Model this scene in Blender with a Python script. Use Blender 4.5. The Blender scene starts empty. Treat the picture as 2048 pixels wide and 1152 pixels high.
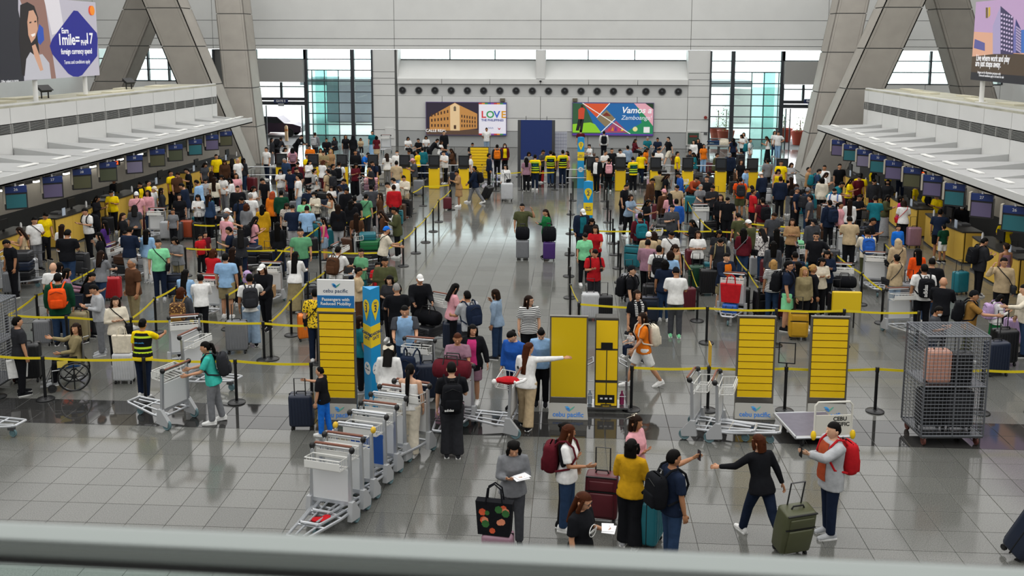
import bpy, bmesh, math, random
from mathutils import Vector, Matrix
random.seed(7)
S = bpy.context.scene
C = S.collection
# ---------------------------------------------------------------- camera
FPX, PX, PY, H = 1930.0, 1024.0, 368.0, 7.1
_Y = Vector((1147-PX, PY-82, -FPX)).normalized()
_Z = Vector((.0023, 1.0, (123*.0023+286)/FPX)).normalized()
_X = _Y.cross(_Z).normalized()
_R = Matrix((_X, _Y, _Z))
cam = bpy.data.cameras.new('camera'); camo = bpy.data.objects.new('camera', cam); C.objects.link(camo)
cam.sensor_width = 36; cam.lens = FPX/2048*36; cam.shift_y = -(576-PY)/2048
cam.clip_start = .05; cam.clip_end = 600
cam.dof.use_dof = True; cam.dof.focus_distance = 24; cam.dof.aperture_fstop = 4.0
m4 = _R.to_4x4(); m4.translation = Vector((0, 0, H)); camo.matrix_world = m4
S.camera = camo
# ---------------------------------------------------------------- world, lights, exposure
S.view_settings.view_transform = 'Standard'; S.view_settings.look = 'None'
S.view_settings.gamma = 1; S.view_settings.use_curve_mapping = False; S.view_settings.exposure = 0.38
w = bpy.data.worlds.new('sky'); S.world = w; w.use_nodes = True
w.node_tree.nodes['Background'].inputs[0].default_value = (.93, .97, 1, 1)
w.node_tree.nodes['Background'].inputs[1].default_value = 3.2
def area(x, y, z, sx, sy, power, col=(1, .99, .97), rx=0, rz=0):
    l = bpy.data.lights.new('skylight_stand_in', 'AREA'); l.shape = 'RECTANGLE'; l.size = sx; l.size_y = sy; l.energy = power; l.color = col
    o = bpy.data.objects.new('skylight_stand_in', l); C.objects.link(o); o.location = (x, y, z); o.rotation_euler = (rx, 0, rz)
    return o
# one broad area lamp under the solid ceiling, standing in for roof glazing
area(-2.4, 26, 16.9, 56, 84, 17500)
# ---------------------------------------------------------------- pixel -> place
def ray(px, py):
    return _R @ Vector((px-PX, PY-py, -FPX))
def at_z(px, py, z=0.0):
    d = ray(px, py); t = (z-H)/d.z; return Vector((d.x*t, d.y*t, z))
def at_y(px, py, y):
    d = ray(px, py); t = y/d.y; return Vector((d.x*t, y, H+d.z*t))
def at_x(px, py, x):
    d = ray(px, py); t = x/d.x; return Vector((x, d.y*t, H+d.z*t))
# ---------------------------------------------------------------- materials
def lin(h):
    h = h.lstrip('#'); c = [int(h[i:i+2], 16)/255 for i in (0, 2, 4)]
    return tuple(x/12.92 if x <= .04045 else ((x+.055)/1.055)**2.4 for x in c)
MATS = {}
def mat(h, rough=.6, metal=0., var=0., scale=40., bump=0., emit=0., trans=0., spec=.5, name=None):
    key = (h, rough, metal, var, scale, bump, emit, trans, spec)
    if key in MATS: return MATS[key]
    m = bpy.data.materials.new(name or ('mat_'+h)); MATS[key] = m; m.use_nodes = True
    nt = m.node_tree; b = nt.nodes['Principled BSDF']; c = lin(h)
    b.inputs['Base Color'].default_value = (*c, 1); b.inputs['Roughness'].default_value = rough
    b.inputs['Metallic'].default_value = metal; b.inputs['Specular IOR Level'].default_value = spec
    if trans: b.inputs['Transmission Weight'].default_value = trans; b.inputs['IOR'].default_value = 1.02
    if emit:
        b.inputs['Emission Color'].default_value = (*c, 1); b.inputs['Emission Strength'].default_value = emit
    if var or bump:
        tc = nt.nodes.new('ShaderNodeTexCoord'); n = nt.nodes.new('ShaderNodeTexNoise')
        n.inputs['Scale'].default_value = scale; n.inputs['Detail'].default_value = 3
        nt.links.new(tc.outputs['Object'], n.inputs['Vector'])
        if var:
            r = nt.nodes.new('ShaderNodeMapRange'); r.inputs[1].default_value = .3; r.inputs[2].default_value = .7
            r.inputs[3].default_value = 1-var; r.inputs[4].default_value = 1+var
            mx = nt.nodes.new('ShaderNodeMix'); mx.data_type = 'RGBA'; mx.blend_type = 'MULTIPLY'; mx.inputs[0].default_value = 1
            mx.inputs[6].default_value = (*c, 1)
            nt.links.new(n.outputs['Fac'], r.inputs[0]); nt.links.new(r.outputs[0], mx.inputs[7]); nt.links.new(mx.outputs[2], b.inputs['Base Color'])
        if bump:
            bp = nt.nodes.new('ShaderNodeBump'); bp.inputs['Strength'].default_value = bump; bp.inputs['Distance'].default_value = .02
            nt.links.new(n.outputs['Fac'], bp.inputs['Height']); nt.links.new(bp.outputs[0], b.inputs['Normal'])
    return m
def fab(h): return mat(h, .9, var=.12, scale=14, bump=.25, spec=.12)
PAL = dict(black='15161a', charcoal='2b2c30', darkgrey='44464b', grey='77797d', lightgrey='a9abae', silver='bfc1c4', white='e4e4e2', cream='d9d0bd',
  beige='b9a483', tan='a5825c', brown='4e3424', rust='a2482b', navy='1a2438', blue='2556a8', brightblue='1f6ed0', lightblue='8fb4d8', denim='2b3f5c', paledenim='8a9fb5',
  teal='1c6c78', turquoise='3fb8aa', mint='86d9a3', green='1d6b3c', darkgreen='16422f', sage='5f9a72', olive='4a4d33', khaki='8d8160', red='b51f26', maroon='5a1a24',
  pink='d99ca4', hotpink='c63a78', mauve='93707f', purple='472a6e', lilac='b89cc4', orange='e0761c', brightorange='e8521a', mustard='c1931b', yellow='f0d010', gold='8f6a34', skin='b98565')
def pal(n): return fab(PAL.get(n, n))
STEEL = mat('b4b6b8', .3, 1.0); DSTEEL = mat('6a6c70', .35, .9); ALU = mat('c4c7cb', .38, .75)
BLK = mat('0c0d0f', .45); RUB = mat('1b1c1e', .7); YEL = mat('f2c80e', .45, var=.03, scale=3); WHT = mat('e6e6e4', .5)
# ---------------------------------------------------------------- mesh builder
class MB:
    def __init__(s): s.v = []; s.f = []; s.m = []
    def add(s, vs, fs, mi=0):
        o = len(s.v); s.v += [tuple(v) for v in vs]; s.f += [tuple(i+o for i in f) for f in fs]; s.m += [mi]*len(fs); return s
    def box(s, c, d, rz=0, mi=0, M=None):
        x, y, z = (q/2 for q in d); ca, sa = math.cos(rz), math.sin(rz); vs = []
        for sx, sy, sz in ((-1,-1,-1),(1,-1,-1),(1,1,-1),(-1,1,-1),(-1,-1,1),(1,-1,1),(1,1,1),(-1,1,1)):
            p = Vector((c[0]+sx*x*ca-sy*y*sa, c[1]+sx*x*sa+sy*y*ca, c[2]+sz*z)); vs.append(M @ p if M else p)
        return s.add(vs, [(3,2,1,0),(4,5,6,7),(0,1,5,4),(1,2,6,5),(2,3,7,6),(3,0,4,7)], mi)
    def hexa(s, vs, mi=0): return s.add(vs, [(3,2,1,0),(4,5,6,7),(0,1,5,4),(1,2,6,5),(2,3,7,6),(3,0,4,7)], mi)
    def loft(s, rings, mi=0, cap=True, closed=False):
        n = len(rings[0]); vs = [p for r in rings for p in r]; fs = []
        for i in range(len(rings)-(0 if closed else 1)):
            a = i*n; b = ((i+1) % len(rings))*n
            for j in range(n): k = (j+1) % n; fs.append((a+j, a+k, b+k, b+j))
        if cap and not closed: fs.append(tuple(range(n-1, -1, -1))); fs.append(tuple((len(rings)-1)*n+j for j in range(n)))
        return s.add(vs, fs, mi)
    def tube(s, pts, r, n=8, mi=0, closed=False, cap=True):
        pts = [Vector(p) for p in pts]; rs = r if isinstance(r, (list, tuple)) else [r]*len(pts); rings = []; up = None; L = len(pts)
        for i, p in enumerate(pts):
            a = pts[(i-1) % L] if (i or closed) else p; b = pts[(i+1) % L] if (i < L-1 or closed) else p
            t = (b-a).normalized()
            if up is None: up = Vector((0,0,1)) if abs(t.z) < .9 else Vector((0,1,0))
            u = t.cross(up)
            if u.length < 1e-4: u = t.orthogonal()
            u.normalize(); v = u.cross(t).normalized(); up = v
            rings.append([p+(u*math.cos(2*math.pi*k/n)+v*math.sin(2*math.pi*k/n))*rs[i] for k in range(n)])
        return s.loft(rings, mi, cap, closed)
    def lathe(s, prof, n=16, c=(0,0,0), mi=0, ax='z'):
        rings = []
        for r, h in prof:
            R = []
            for k in range(n):
                a = 2*math.pi*k/n; p = (r*math.cos(a), r*math.sin(a), h)
                if ax == 'x': p = (p[2], p[0], p[1])
                elif ax == 'y': p = (p[1], p[2], p[0])
                R.append((p[0]+c[0], p[1]+c[1], p[2]+c[2]))
            rings.append(R)
        return s.loft(rings, mi)
    def ell(s, c, r, n=12, k=8, mi=0, M=None):
        rings = []
        for i in range(1, k):
            a = math.pi*i/k - math.pi/2; R = []
            for j in range(n):
                b = 2*math.pi*j/n; p = Vector((r[0]*math.cos(a)*math.cos(b), r[1]*math.cos(a)*math.sin(b), r[2]*math.sin(a)))
                if M: p = M @ p
                R.append(p+Vector(c))
            rings.append(R)
        return s.loft(rings, mi)
    def rbox(s, c, d, r=.04, k=3, mi=0, bulge=0, M=None):
        # box with rounded vertical edges and softened top and bottom
        x, y, z = d[0]/2, d[1]/2, d[2]/2; rings = []
        def ring(zz, ins):
            R = []; rr = max(r-ins*.5, .004)
            for cx, cy, a0 in ((1,1,0),(-1,1,90),(-1,-1,180),(1,-1,270)):
                for q in range(k+1):
                    a = math.radians(a0+90*q/k)
                    p = Vector((cx*(x-ins-rr)+rr*math.cos(a), cy*(y-ins-rr)+rr*math.sin(a), zz))
                    R.append((M @ p if M else p)+Vector(c))
            return R
        for t in range(k+1):
            a = math.pi/2*t/k; rings.append(ring(-z+r*(1-math.cos(a)), r*(1-math.sin(a))))
        if bulge: rings.append(ring(0, -bulge))
        for t in range(k, -1, -1):
            a = math.pi/2*t/k; rings.append(ring(z-r*(1-math.cos(a)), r*(1-math.sin(a))))
        return s.loft(rings, mi)
    def prism(s, poly, y0, y1, mi=0, M=None):
        # polygon in x,z extruded along y
        n = len(poly); vs = [Vector((p[0], y0, p[1])) for p in poly]+[Vector((p[0], y1, p[1])) for p in poly]
        if M: vs = [M @ v for v in vs]
        fs = [tuple(range(n)), tuple(range(2*n-1, n-1, -1))]+[(i, i+n, (i+1) % n+n, (i+1) % n) for i in range(n)]
        return s.add(vs, fs, mi)
    def mesh(s, name, mats, smooth=False):
        me = bpy.data.meshes.new(name); me.from_pydata(s.v, [], s.f)
        for m in (mats if isinstance(mats, (list, tuple)) else [mats]): me.materials.append(m)
        if len(me.materials) > 1: me.polygons.foreach_set('material_index', s.m)
        bm = bmesh.new(); bm.from_mesh(me); bmesh.ops.recalc_face_normals(bm, faces=bm.faces); bm.to_mesh(me); bm.free()
        if smooth:
            me.polygons.foreach_set('use_smooth', [True]*len(me.polygons))
            me.set_sharp_from_angle(angle=math.radians(smooth if smooth is not True else 40))
        return me
    def build(s, name, mats, parent=None, smooth=False, loc=None, rz=0):
        return ob(name, s.mesh(name, mats, smooth), parent, loc, rz)
def ob(name, me, parent=None, loc=None, rz=0):
    o = bpy.data.objects.new(name, me); C.objects.link(o); o.parent = parent
    if loc is not None: o.location = loc
    if rz: o.rotation_euler[2] = rz
    return o
def tag(o, label, cat, group=None):
    o['label'] = label; o['category'] = cat
    if group: o['group'] = group
    return o
def thing(name, label, cat, loc=(0,0,0), rz=0, group=None):
    o = bpy.data.objects.new(name, None); C.objects.link(o); o.location = loc; o.rotation_euler[2] = rz; o.empty_display_size = .1
    return tag(o, label, cat, group)
def struct(o, label=None): o['kind'] = 'structure'; o['label'] = label or o.name.replace('_', ' '); return o
def setmat(o, m, i=0):
    o.material_slots[i].link = 'OBJECT'; o.material_slots[i].material = m
KIDS = {}
def kids(o):
    return [c for c in C.objects if c.parent == o] if o.name not in KIDS else KIDS[o.name]
def copy_tree(o, parent=None, mats=None):
    ks = kids(o); KIDS[o.name] = ks
    c = o.copy(); C.objects.link(c); c.parent = parent
    b = o.name.split('.')[0]
    if mats and b in mats: setmat(c, mats[b])
    for k in ks: copy_tree(k, c, mats)
    return c
ORD = ['first','second','third','fourth','fifth','sixth','seventh','eighth','ninth','tenth','eleventh','twelfth','thirteenth','fourteenth','fifteenth','sixteenth','seventeenth','eighteenth','nineteenth','twentieth']
def nth(i, n, a='left'):
    return ORD[i] if i < len(ORD) else str(i+1)+'th'
TXT = {}
TMP = bpy.data.scenes.new('workbench')
def evaluated(name, data, mods=()):
    # mesh of a curve or of a mesh with modifiers, worked out in a scratch scene
    t = bpy.data.objects.new(name, data); TMP.collection.objects.link(t)
    for ty, kw in mods:
        m = t.modifiers.new(ty, ty)
        for k, v in kw.items(): setattr(m, k, v)
    vl = TMP.view_layers[0]; vl.update(); me = bpy.data.meshes.new_from_object(t.evaluated_get(vl.depsgraph)); bpy.data.objects.remove(t)
    return me
def text(s, size, m, parent, M, name='lettering', bold=False, ext=.002, sx=1.0, shear=0):
    # flat lettering: M places the x (reading) / y (up) plane
    key = (s, round(size, 4), m.name, ext, bold, shear)
    if key not in TXT:
        cu = bpy.data.curves.new('lettering', 'FONT'); cu.body = s; cu.size = size; cu.align_x = 'CENTER'; cu.align_y = 'CENTER'; cu.extrude = ext; cu.resolution_u = 3
        cu.shear = shear
        if bold: cu.offset = size*.022
        me = evaluated('lettering', cu); me.materials.clear(); me.materials.append(m); TXT[key] = me
    o = ob(name, TXT[key], parent); o.matrix_local = M @ Matrix.Diagonal((sx, 1, 1, 1)); return o
def frame(o, xdir, up):
    # matrix with x = reading direction, y = up, z = towards the reader
    x = Vector(xdir).normalized(); z = x.cross(Vector(up)).normalized(); y = z.cross(x)
    m = Matrix((x, y, z)).transposed().to_4x4(); m.translation = Vector(o); return m
# ================================================================ SETTING
W = 64.5                      # far wall
XL, XR = -20.0, 15.1          # bulkheads above the check-in rows
CL, CR = -17.2, 12.2          # canopy edges
# ---- floor: tiles of 0.6 m on a recessed bed
def granite(name, c0, c1, rough, sc=260, spec=.36):
    m = bpy.data.materials.new(name); m.use_nodes = True; nt = m.node_tree; b = nt.nodes['Principled BSDF']
    tc = nt.nodes.new('ShaderNodeNewGeometry'); n = nt.nodes.new('ShaderNodeTexNoise'); n.inputs['Scale'].default_value = sc/4; n.inputs['Detail'].default_value = 4; n.inputs['Roughness'].default_value = .8
    n2 = nt.nodes.new('ShaderNodeTexNoise'); n2.inputs['Scale'].default_value = .7; n2.inputs['Detail'].default_value = 3
    r = nt.nodes.new('ShaderNodeValToRGB'); r.color_ramp.elements[0].position = .36; r.color_ramp.elements[1].position = .64
    r.color_ramp.elements[0].color = (*lin(c0), 1); r.color_ramp.elements[1].color = (*lin(c1), 1)
    nt.links.new(tc.outputs['Position'], n.inputs['Vector']); nt.links.new(tc.outputs['Position'], n2.inputs['Vector'])
    nt.links.new(n.outputs['Fac'], r.inputs[0]); nt.links.new(r.outputs[0], b.inputs['Base Color'])
    mr = nt.nodes.new('ShaderNodeMapRange'); mr.inputs[3].default_value = rough*.6; mr.inputs[4].default_value = rough*1.5
    nt.links.new(n2.outputs['Fac'], mr.inputs[0]); nt.links.new(mr.outputs[0], b.inputs['Roughness']); b.inputs['Specular IOR Level'].default_value = spec
    return m
G = [granite('granite_tile_%d' % i, a, b, .11) for i, (a, b) in enumerate((('454642','797975'),('484945','7c7c78'),('434441','767672'),('3e3f3c','70706c')))]
GD = [granite('dark_granite_%d' % i, a, b, .05) for i, (a, b) in enumerate((('1f1f1f','3a3a39'),('232322','403f3e')))]
floor = struct(MB().box((-2.5, 22, -.06), (62, 100, .1)).build('floor', mat('4c4c4b', .7)), 'polished grey granite tiled terminal floor')
T = .6; o0 = at_z(211, 1006.6); tm = []
for m in G+GD:
    q = MB(); h = T/2-.003; e = .004
    q.loft([[(-h,-h,-.012),(h,-h,-.012),(h,h,-.012),(-h,h,-.012)], [(-h,-h,-.0015),(h,-h,-.0015),(h,h,-.0015),(-h,h,-.0015)], [(-h+e,-h+e,0),(h-e,-h+e,0),(h-e,h-e,0),(-h+e,h-e,0)]])
    tm.append(q.mesh('tile', m))
yb0 = at_z(980, 876.5).y; yb1 = at_z(500, 809).y
jb0 = round((yb0-o0.y)/T); jb1 = round((yb1-o0.y)/T)
jf0, jf1 = round((46.6-o0.y)/T), round((50.6-o0.y)/T)
inv = camo.matrix_world.inverted()
def project(p):
    q = inv @ Vector(p); return (PX+FPX*q.x/-q.z, PY-FPX*q.y/-q.z) if q.z < 0 else None
cells = []
for j in range(-14, 92):
    for i in range(-46, 50):
        x, y = o0.x+(i+.5)*T, o0.y+(j+.5)*T
        if y < 9.5 or y > W or x < -27 or x > 22: continue
        k = 3 if random.random() < .07 else random.choice((0, 0, 1, 2))
        if jb0 <= j < jb1 or jf0 <= j < jf1: k = random.choice((4, 5))
        p = project((x, y, 0)); vis = p and -30 < p[0] < 2078 and p[1] < 1085
        cells.append((0 if vis else 1, y+abs(x)*.05, x, y, k))
cells.sort(); rest = [MB() for _ in tm]
for n, (v, _, x, y, k) in enumerate(cells):
    if n < 300 and not v: ob('tile', tm[k], floor, (x, y, 0))
    else:
        me = tm[k]; rest[k].add([(a.co.x+x, a.co.y+y, a.co.z) for a in me.vertices], [tuple(f.vertices) for f in me.polygons])
allr = MB(); 
for k, q in enumerate(rest): allr.add(q.v, q.f, k)
fr = allr.build('tile_field', G+GD, floor); fr['kind'] = 'stuff'
# ---- ceiling far above, side walls behind the counters
CEIL = mat('b9bab8', .8)
struct(MB().box((-2.5, 24, 17.2), (62, 100, .3)).build('ceiling', CEIL), 'high pale ceiling of the terminal hall')
PANEL = mat('d3d4d2', .55, var=.03, scale=.8); PANEL2 = mat('d2d2d0', .5, var=.03, scale=.8); JOINT = mat('5d5e5d', .8); BEIGE = mat('b9b3a8', .6, var=.04, scale=2); DGREY = mat('3c3d3e', .6)
CONC = mat('97928a', .6, var=.06, scale=1.5); CONC_L = CONC
def fpt(px, py, y=None): return at_y(px, py, W if y is None else y)
for nm, c, d in (('wall_back', (-2.5, -22, 8.5), (62, .3, 17)), ('wall_side_left', (-33.5, 24, 8.5), (.3, 96, 17)), ('wall_side_right', (28.5, 24, 8.5), (.3, 96, 17))):
    struct(MB().box(c, d).build(nm, PANEL), 'plain outer %s of the terminal hall' % nm.replace('_', ' '))
# far wall: backing slabs round the openings, cladding panels proud of them
fw = struct(thing('wall_far', '', 'x'), 'grey panel wall at the far end of the hall'); del fw['category']
def fbox(name, x0, y0, x1, y1, m, parent, d=.12, front=0., back=None):
    a, b = fpt(x0, y1), fpt(x1, y0)
    yy = W-front
    return MB().box(((a.x+b.x)/2, yy+d/2, (a.z+b.z)/2), (b.x-a.x, d, b.z-a.z)).build(name, m, parent)
top_z = 17.0
def fslab(x0, x1, z0, z1, d=.4, y=W+.1, m=JOINT, name='backing'):
    return MB().box(((x0+x1)/2, y+d/2, (z0+z1)/2), (x1-x0, d, z1-z0)).build(name, m, fw)
X_ = lambda px, py=180: fpt(px, py).x
Z_ = lambda py, px=1081: fpt(px, py).z
# upper wall above the windows, panels between joints
zt = Z_(100)
fslab(-46, 40, zt+.02, top_z)
ux = [-46, X_(195), X_(430), X_(790), X_(1081), X_(1379), X_(1650), X_(1900), 40]
uz = [zt, Z_(92), Z_(78), Z_(41), Z_(-40), Z_(-110), top_z]
gp = .03
def panels(xs, zs, y, d=.1, m=PANEL, parent=None, skip=()):
    for i in range(len(xs)-1):
        for j in range(len(zs)-1):
            if (i, j) in skip: continue
            x0, x1 = sorted((xs[i], xs[i+1])); z0, z1 = sorted((zs[j], zs[j+1]))
            MB().box(((x0+x1)/2, y+d/2, (z0+z1)/2), (x1-x0-gp, d, z1-z0-gp)).build('panel', m, parent or fw)
panels(ux, uz, W)
# middle wall between the two glazed bays
xa, xb = X_(745), X_(1420); xn0, xn1, xn2, xn3 = X_(795), X_(1072), X_(1090), X_(1376)
fslab(xa, xn0, 0, zt); fslab(xn3, xb, 0, zt); fslab(xn1, xn2, 0, zt); fslab(xn0, xn3, 0, Z_(159))
panels([xa, X_(790)], [Z_(100), Z_(145), Z_(158), Z_(170), Z_(193), Z_(237), Z_(262), 0.0], W)
panels([xn3, xb], [Z_(100), Z_(145), Z_(158), Z_(170), Z_(193), Z_(237), Z_(262), 0.0], W)
panels([xn1, xn2], [Z_(100), Z_(158)], W)
ms = [xn0, X_(884), X_(980), X_(1081), X_(1177), X_(1275), xn3]
panels(ms, [Z_(158), Z_(169)], W-.12, .22)
panels(ms, [Z_(193), Z_(237), Z_(263)], W)
panels(ms, [Z_(263), 0.0], W+.02, .1, mat('a5a7a7', .55))
# niches with clerestory panes over a sloping sill
GLS = bpy.data.materials.new('window_glass'); GLS.use_nodes = True; nt = GLS.node_tree
for n in list(nt.nodes):
    if n.type != 'OUTPUT_MATERIAL': nt.nodes.remove(n)
tb = nt.nodes.new('ShaderNodeBsdfTransparent'); tb.inputs[0].default_value = (.86, .95, .93, 1); gb = nt.nodes.new('ShaderNodeBsdfGlossy'); gb.inputs['Roughness'].default_value = .02
fz = nt.nodes.new('ShaderNodeFresnel'); fz.inputs[0].default_value = 1.4; mx = nt.nodes.new('ShaderNodeMixShader')
nt.links.new(fz.outputs[0], mx.inputs[0]); nt.links.new(tb.outputs[0], mx.inputs[1]); nt.links.new(gb.outputs[0], mx.inputs[2]); nt.links.new(mx.outputs[0], nt.nodes['Material Output'].inputs[0])
MUL = mat('3a3d42', .45, .4)
def window(n, label):
    o = struct(thing('window_%d' % n, '', 'x'), label); del o['category']; return o
wn = 0
for x0, x1, cuts in ((xn0, xn1, (895, 987)), (xn2, xn3, (1177, 1272))):
    wn += 1; w1 = window(wn, '%s clerestory window strip over the billboard wall' % ('left' if wn == 1 else 'right'))
    zs, zb = Z_(158), Z_(121); bk = W+1.3
    q = MB(); q.add([(x0, W, zs), (x1, W, zs), (x1, bk, zb), (x0, bk, zb), (x0, W, zs-.2), (x1, W, zs-.2), (x1, bk, zb-.2), (x0, bk, zb-.2)], [(0,1,2,3),(4,7,6,5),(0,4,5,1),(2,6,7,3),(0,3,7,4),(1,5,6,2)])
    q.build('sill', PANEL, w1)
    for s in (x0, x1): MB().box((s, W+.7, (zs+zt)/2), (.06, 1.3, zt-zs)).build('reveal', PANEL, w1)
    cc = [x0]+[X_(c, 110) for c in cuts]+[x1]
    for i in range(3):
        MB().box(((cc[i]+cc[i+1])/2, bk, (zb+zt)/2), (cc[i+1]-cc[i]-.07, .03, zt-zb-.05)).build('pane', GLS, w1)
        if i: MB().box((cc[i], bk, (zb+zt)/2), (.07, .1, zt-zb)).build('mullion', MUL, w1)
    MB().box(((x0+x1)/2, bk, zb+.02), (x1-x0, .1, .06)).build('rail', MUL, w1)
# round vents in a recessed band
vb = MB().box(((xn0+xn3)/2, W+.12, (Z_(170)+Z_(193))/2), (xn3-xn0, .1, Z_(170)-Z_(193))).build('vent_band', mat('c2c3c2', .6), fw)
VB = MB().lathe([(.0, -.02), (.235, -.02), (.25, -.07), (.205, -.09), (.19, 0.02), (.0, .03)], 20, ax='y'); vme = VB.mesh('vent_ring', mat('6c6e70', .4, .5), True)
vin = MB().lathe([(0, -.03), (.19, -.03), (.19, -.01), (0, -.01)], 20, ax='y').mesh('vent_core', BLK)
vbl = MB().lathe([(0, -.075), (.05, -.07), (.085, -.03), (0, -.03)], 14, ax='y'); 
for a in range(6): vbl.box((math.cos(a*1.047)*.13, -.04, math.sin(a*1.047)*.13), (.1, .012, .012), 0)
vbl = vbl.mesh('nozzle', mat('55585b', .4, .5), True)
def vent(p, label, grp):
    v = thing('air_vent', label, 'vent', p, 0, grp); ob('vent_ring', vme, v); ob('vent_core', vin, v); ob('nozzle', vbl, v)
for i in range(18):
    p = fpt(805+i*32.45, 180+i*.17); vent((p.x, W+.07, p.z), 'round black air vent, %s from left on the far wall' % nth(i, 18), 'round air vents on the far wall')
# ---- glazed bays: left (513..745) and right (1420..1645), and the bits seen between the legs
def glazed(n, label, xs, rows, gate=None, thick=()):
    w1 = window(n, label); X = [X_(x, 200) for x in xs]; Zr = [Z_(r) for r in rows]
    for i in range(len(X)-1):
        for j in range(len(Zr)-1):
            MB().box(((X[i]+X[i+1])/2, W+.1, (Zr[j]+Zr[j+1])/2), (X[i+1]-X[i]-.03, .03, abs(Zr[j]-Zr[j+1])-.02)).build('pane', GLS, w1)
    for i, x in enumerate(X):
        t = .26 if xs[i] in thick else .12
        MB().box((x, W+.05, (Zr[0]+Zr[-1])/2), (t, .25, abs(Zr[0]-Zr[-1]))).build('mullion', MUL, w1)
    for z in Zr[1:]:
        MB().box(((X[0]+X[-1])/2, W+.06, z), (X[-1]-X[0], .12, .07)).build('transom', MUL, w1)
    return w1
rowsL = [100, 120, 142, 164, 186, 208, 230, 252, 274, 297]
glazed(3, 'left glazed bay beside Gate 5', [613, 706, 745], rowsL, thick=(613, 706))
glazed(4, 'right glazed bay beside the red fire alarm', [1420, 1464, 1563], [r+1 for r in rowsL], thick=(1464, 1563))
def gatebay(n, label, x0, x1, flip):
    w1 = glazed(n, label, [x0, x1], [101, 120])
    a, b = X_(x0), X_(x1)
    # grey roller box over the doors
    MB().box(((a+b)/2, W-.15, (Z_(121)+Z_(166))/2), (b-a-.1, .7, Z_(121)-Z_(166))).build('roller_box', mat('9a9a97', .6), w1)
    for z0, z1 in ((168, 175), (177, 197)):
        for k in range(2): MB().box((a+(b-a)*(.25+.5*k), W+.1, (Z_(z0)+Z_(z1))/2), ((b-a)/2-.08, .03, Z_(z0)-Z_(z1)-.03)).build('pane', GLS, w1)
    MB().box(((a+b)/2, W+.05, (Z_(167)+Z_(198))/2), (.14, .2, Z_(167)-Z_(198))).build('mullion', MUL, w1)
    for z0, z1 in ((175, 177), (198, 204), (206, 213)): MB().box(((a+b)/2, W+.05, (Z_(z0)+Z_(z1))/2), (b-a, .3, Z_(z0)-Z_(z1))).build('transom', MUL, w1)
    for f in (.18, .9) if not flip else (.12, .22): MB().box((a+(b-a)*f, W+.05, Z_(214)/2), (.06, .08, Z_(214))).build('door_frame', MUL, w1)
    for f in ((0, .18), (.9, 1)) if not flip else ((0, .12),): MB().box((a+(b-a)*(f[0]+f[1])/2, W+.1, Z_(214)/2), ((b-a)*(f[1]-f[0])-.06, .03, Z_(214)-.05)).build('pane', GLS, w1)
    return w1
gatebay(5, 'glazed entrance below the Gate 5 sign', 513, 612, False)
gatebay(6, 'glazed entrance below the right gate sign', 1564, 1650, True)
for px, s, lab in ((565, 'GATE 5', 'navy hanging sign reading GATE 5 over the left entrance'), (1620, 'GATE 6', 'navy hanging gate sign over the right entrance')):
    p = fpt(px, 201.5); g = thing('gate_sign', lab, 'sign', (p.x, W-.35, p.z-.13))
    MB().box((0, 0, .13), (.95, .1, .26)).build('sign_box', mat('1a2750', .4), g); text(s, .2, WHT, g, frame((0, -.055, .13), (1,0,0), (0,0,1)), bold=True)
    MB().box((0, 0, -.12), (.4, .06, .2)).build('sign_tab', mat('9fa1a4', .5), g)
for n, x0, x1, mids in ((7, 195, 430, (300, 341)), (8, 1700, 2000, (1857,))):
    glazed(n, 'strip of far windows seen between the %s slanted columns' % ('left' if n == 7 else 'right'), [x0]+list(mids)+[x1], [100, 120, 142, 165])
    fslab(X_(x0), X_(x1), 0, Z_(166))
    panels([X_(x0), X_((x0+x1)/2), X_(x1)], [Z_(166), Z_(215), 0], W)
fslab(-46, X_(195), 0, zt+.1); panels([-46, X_(-60), X_(95), X_(195)], [zt, Z_(121), Z_(158), 0], W)
for i in range(4): p = fpt(2+i*30, 176-i*.5, W-.1); vent((p.x, W-.03, p.z), 'round vent under the left advertising board, %s from left' % nth(i, 4), 'round vents under the left advertising board')
fslab(X_(2000), 40, 0, zt+.1); panels([X_(2000), 40], [zt, 0], W)
fslab(X_(430), X_(513), 0, zt); fslab(X_(1650), X_(1700), 0, zt)
# ---- outdoors beyond the glass
struct(MB().box((-2.5, 110, -.1), (140, 90, .1)).build('road', mat('bdbcb8', .8, var=.05, scale=.5)), 'pale forecourt road outside the glass')
OUTG = mat('8a8d92', .7)
def outbox(name, label, cat, px0, py0, px1, py1, Y, d, m, g=None):
    a, b = at_y(px0, py1, Y), at_y(px1, py0, Y); z0 = max(a.z, 0) if py1 < 284 else 0
    return tag(MB().box(((a.x+b.x)/2, Y+d/2, (z0+b.z)/2), (b.x-a.x, d, b.z-z0)).build(name, m), label, cat, g)
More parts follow.
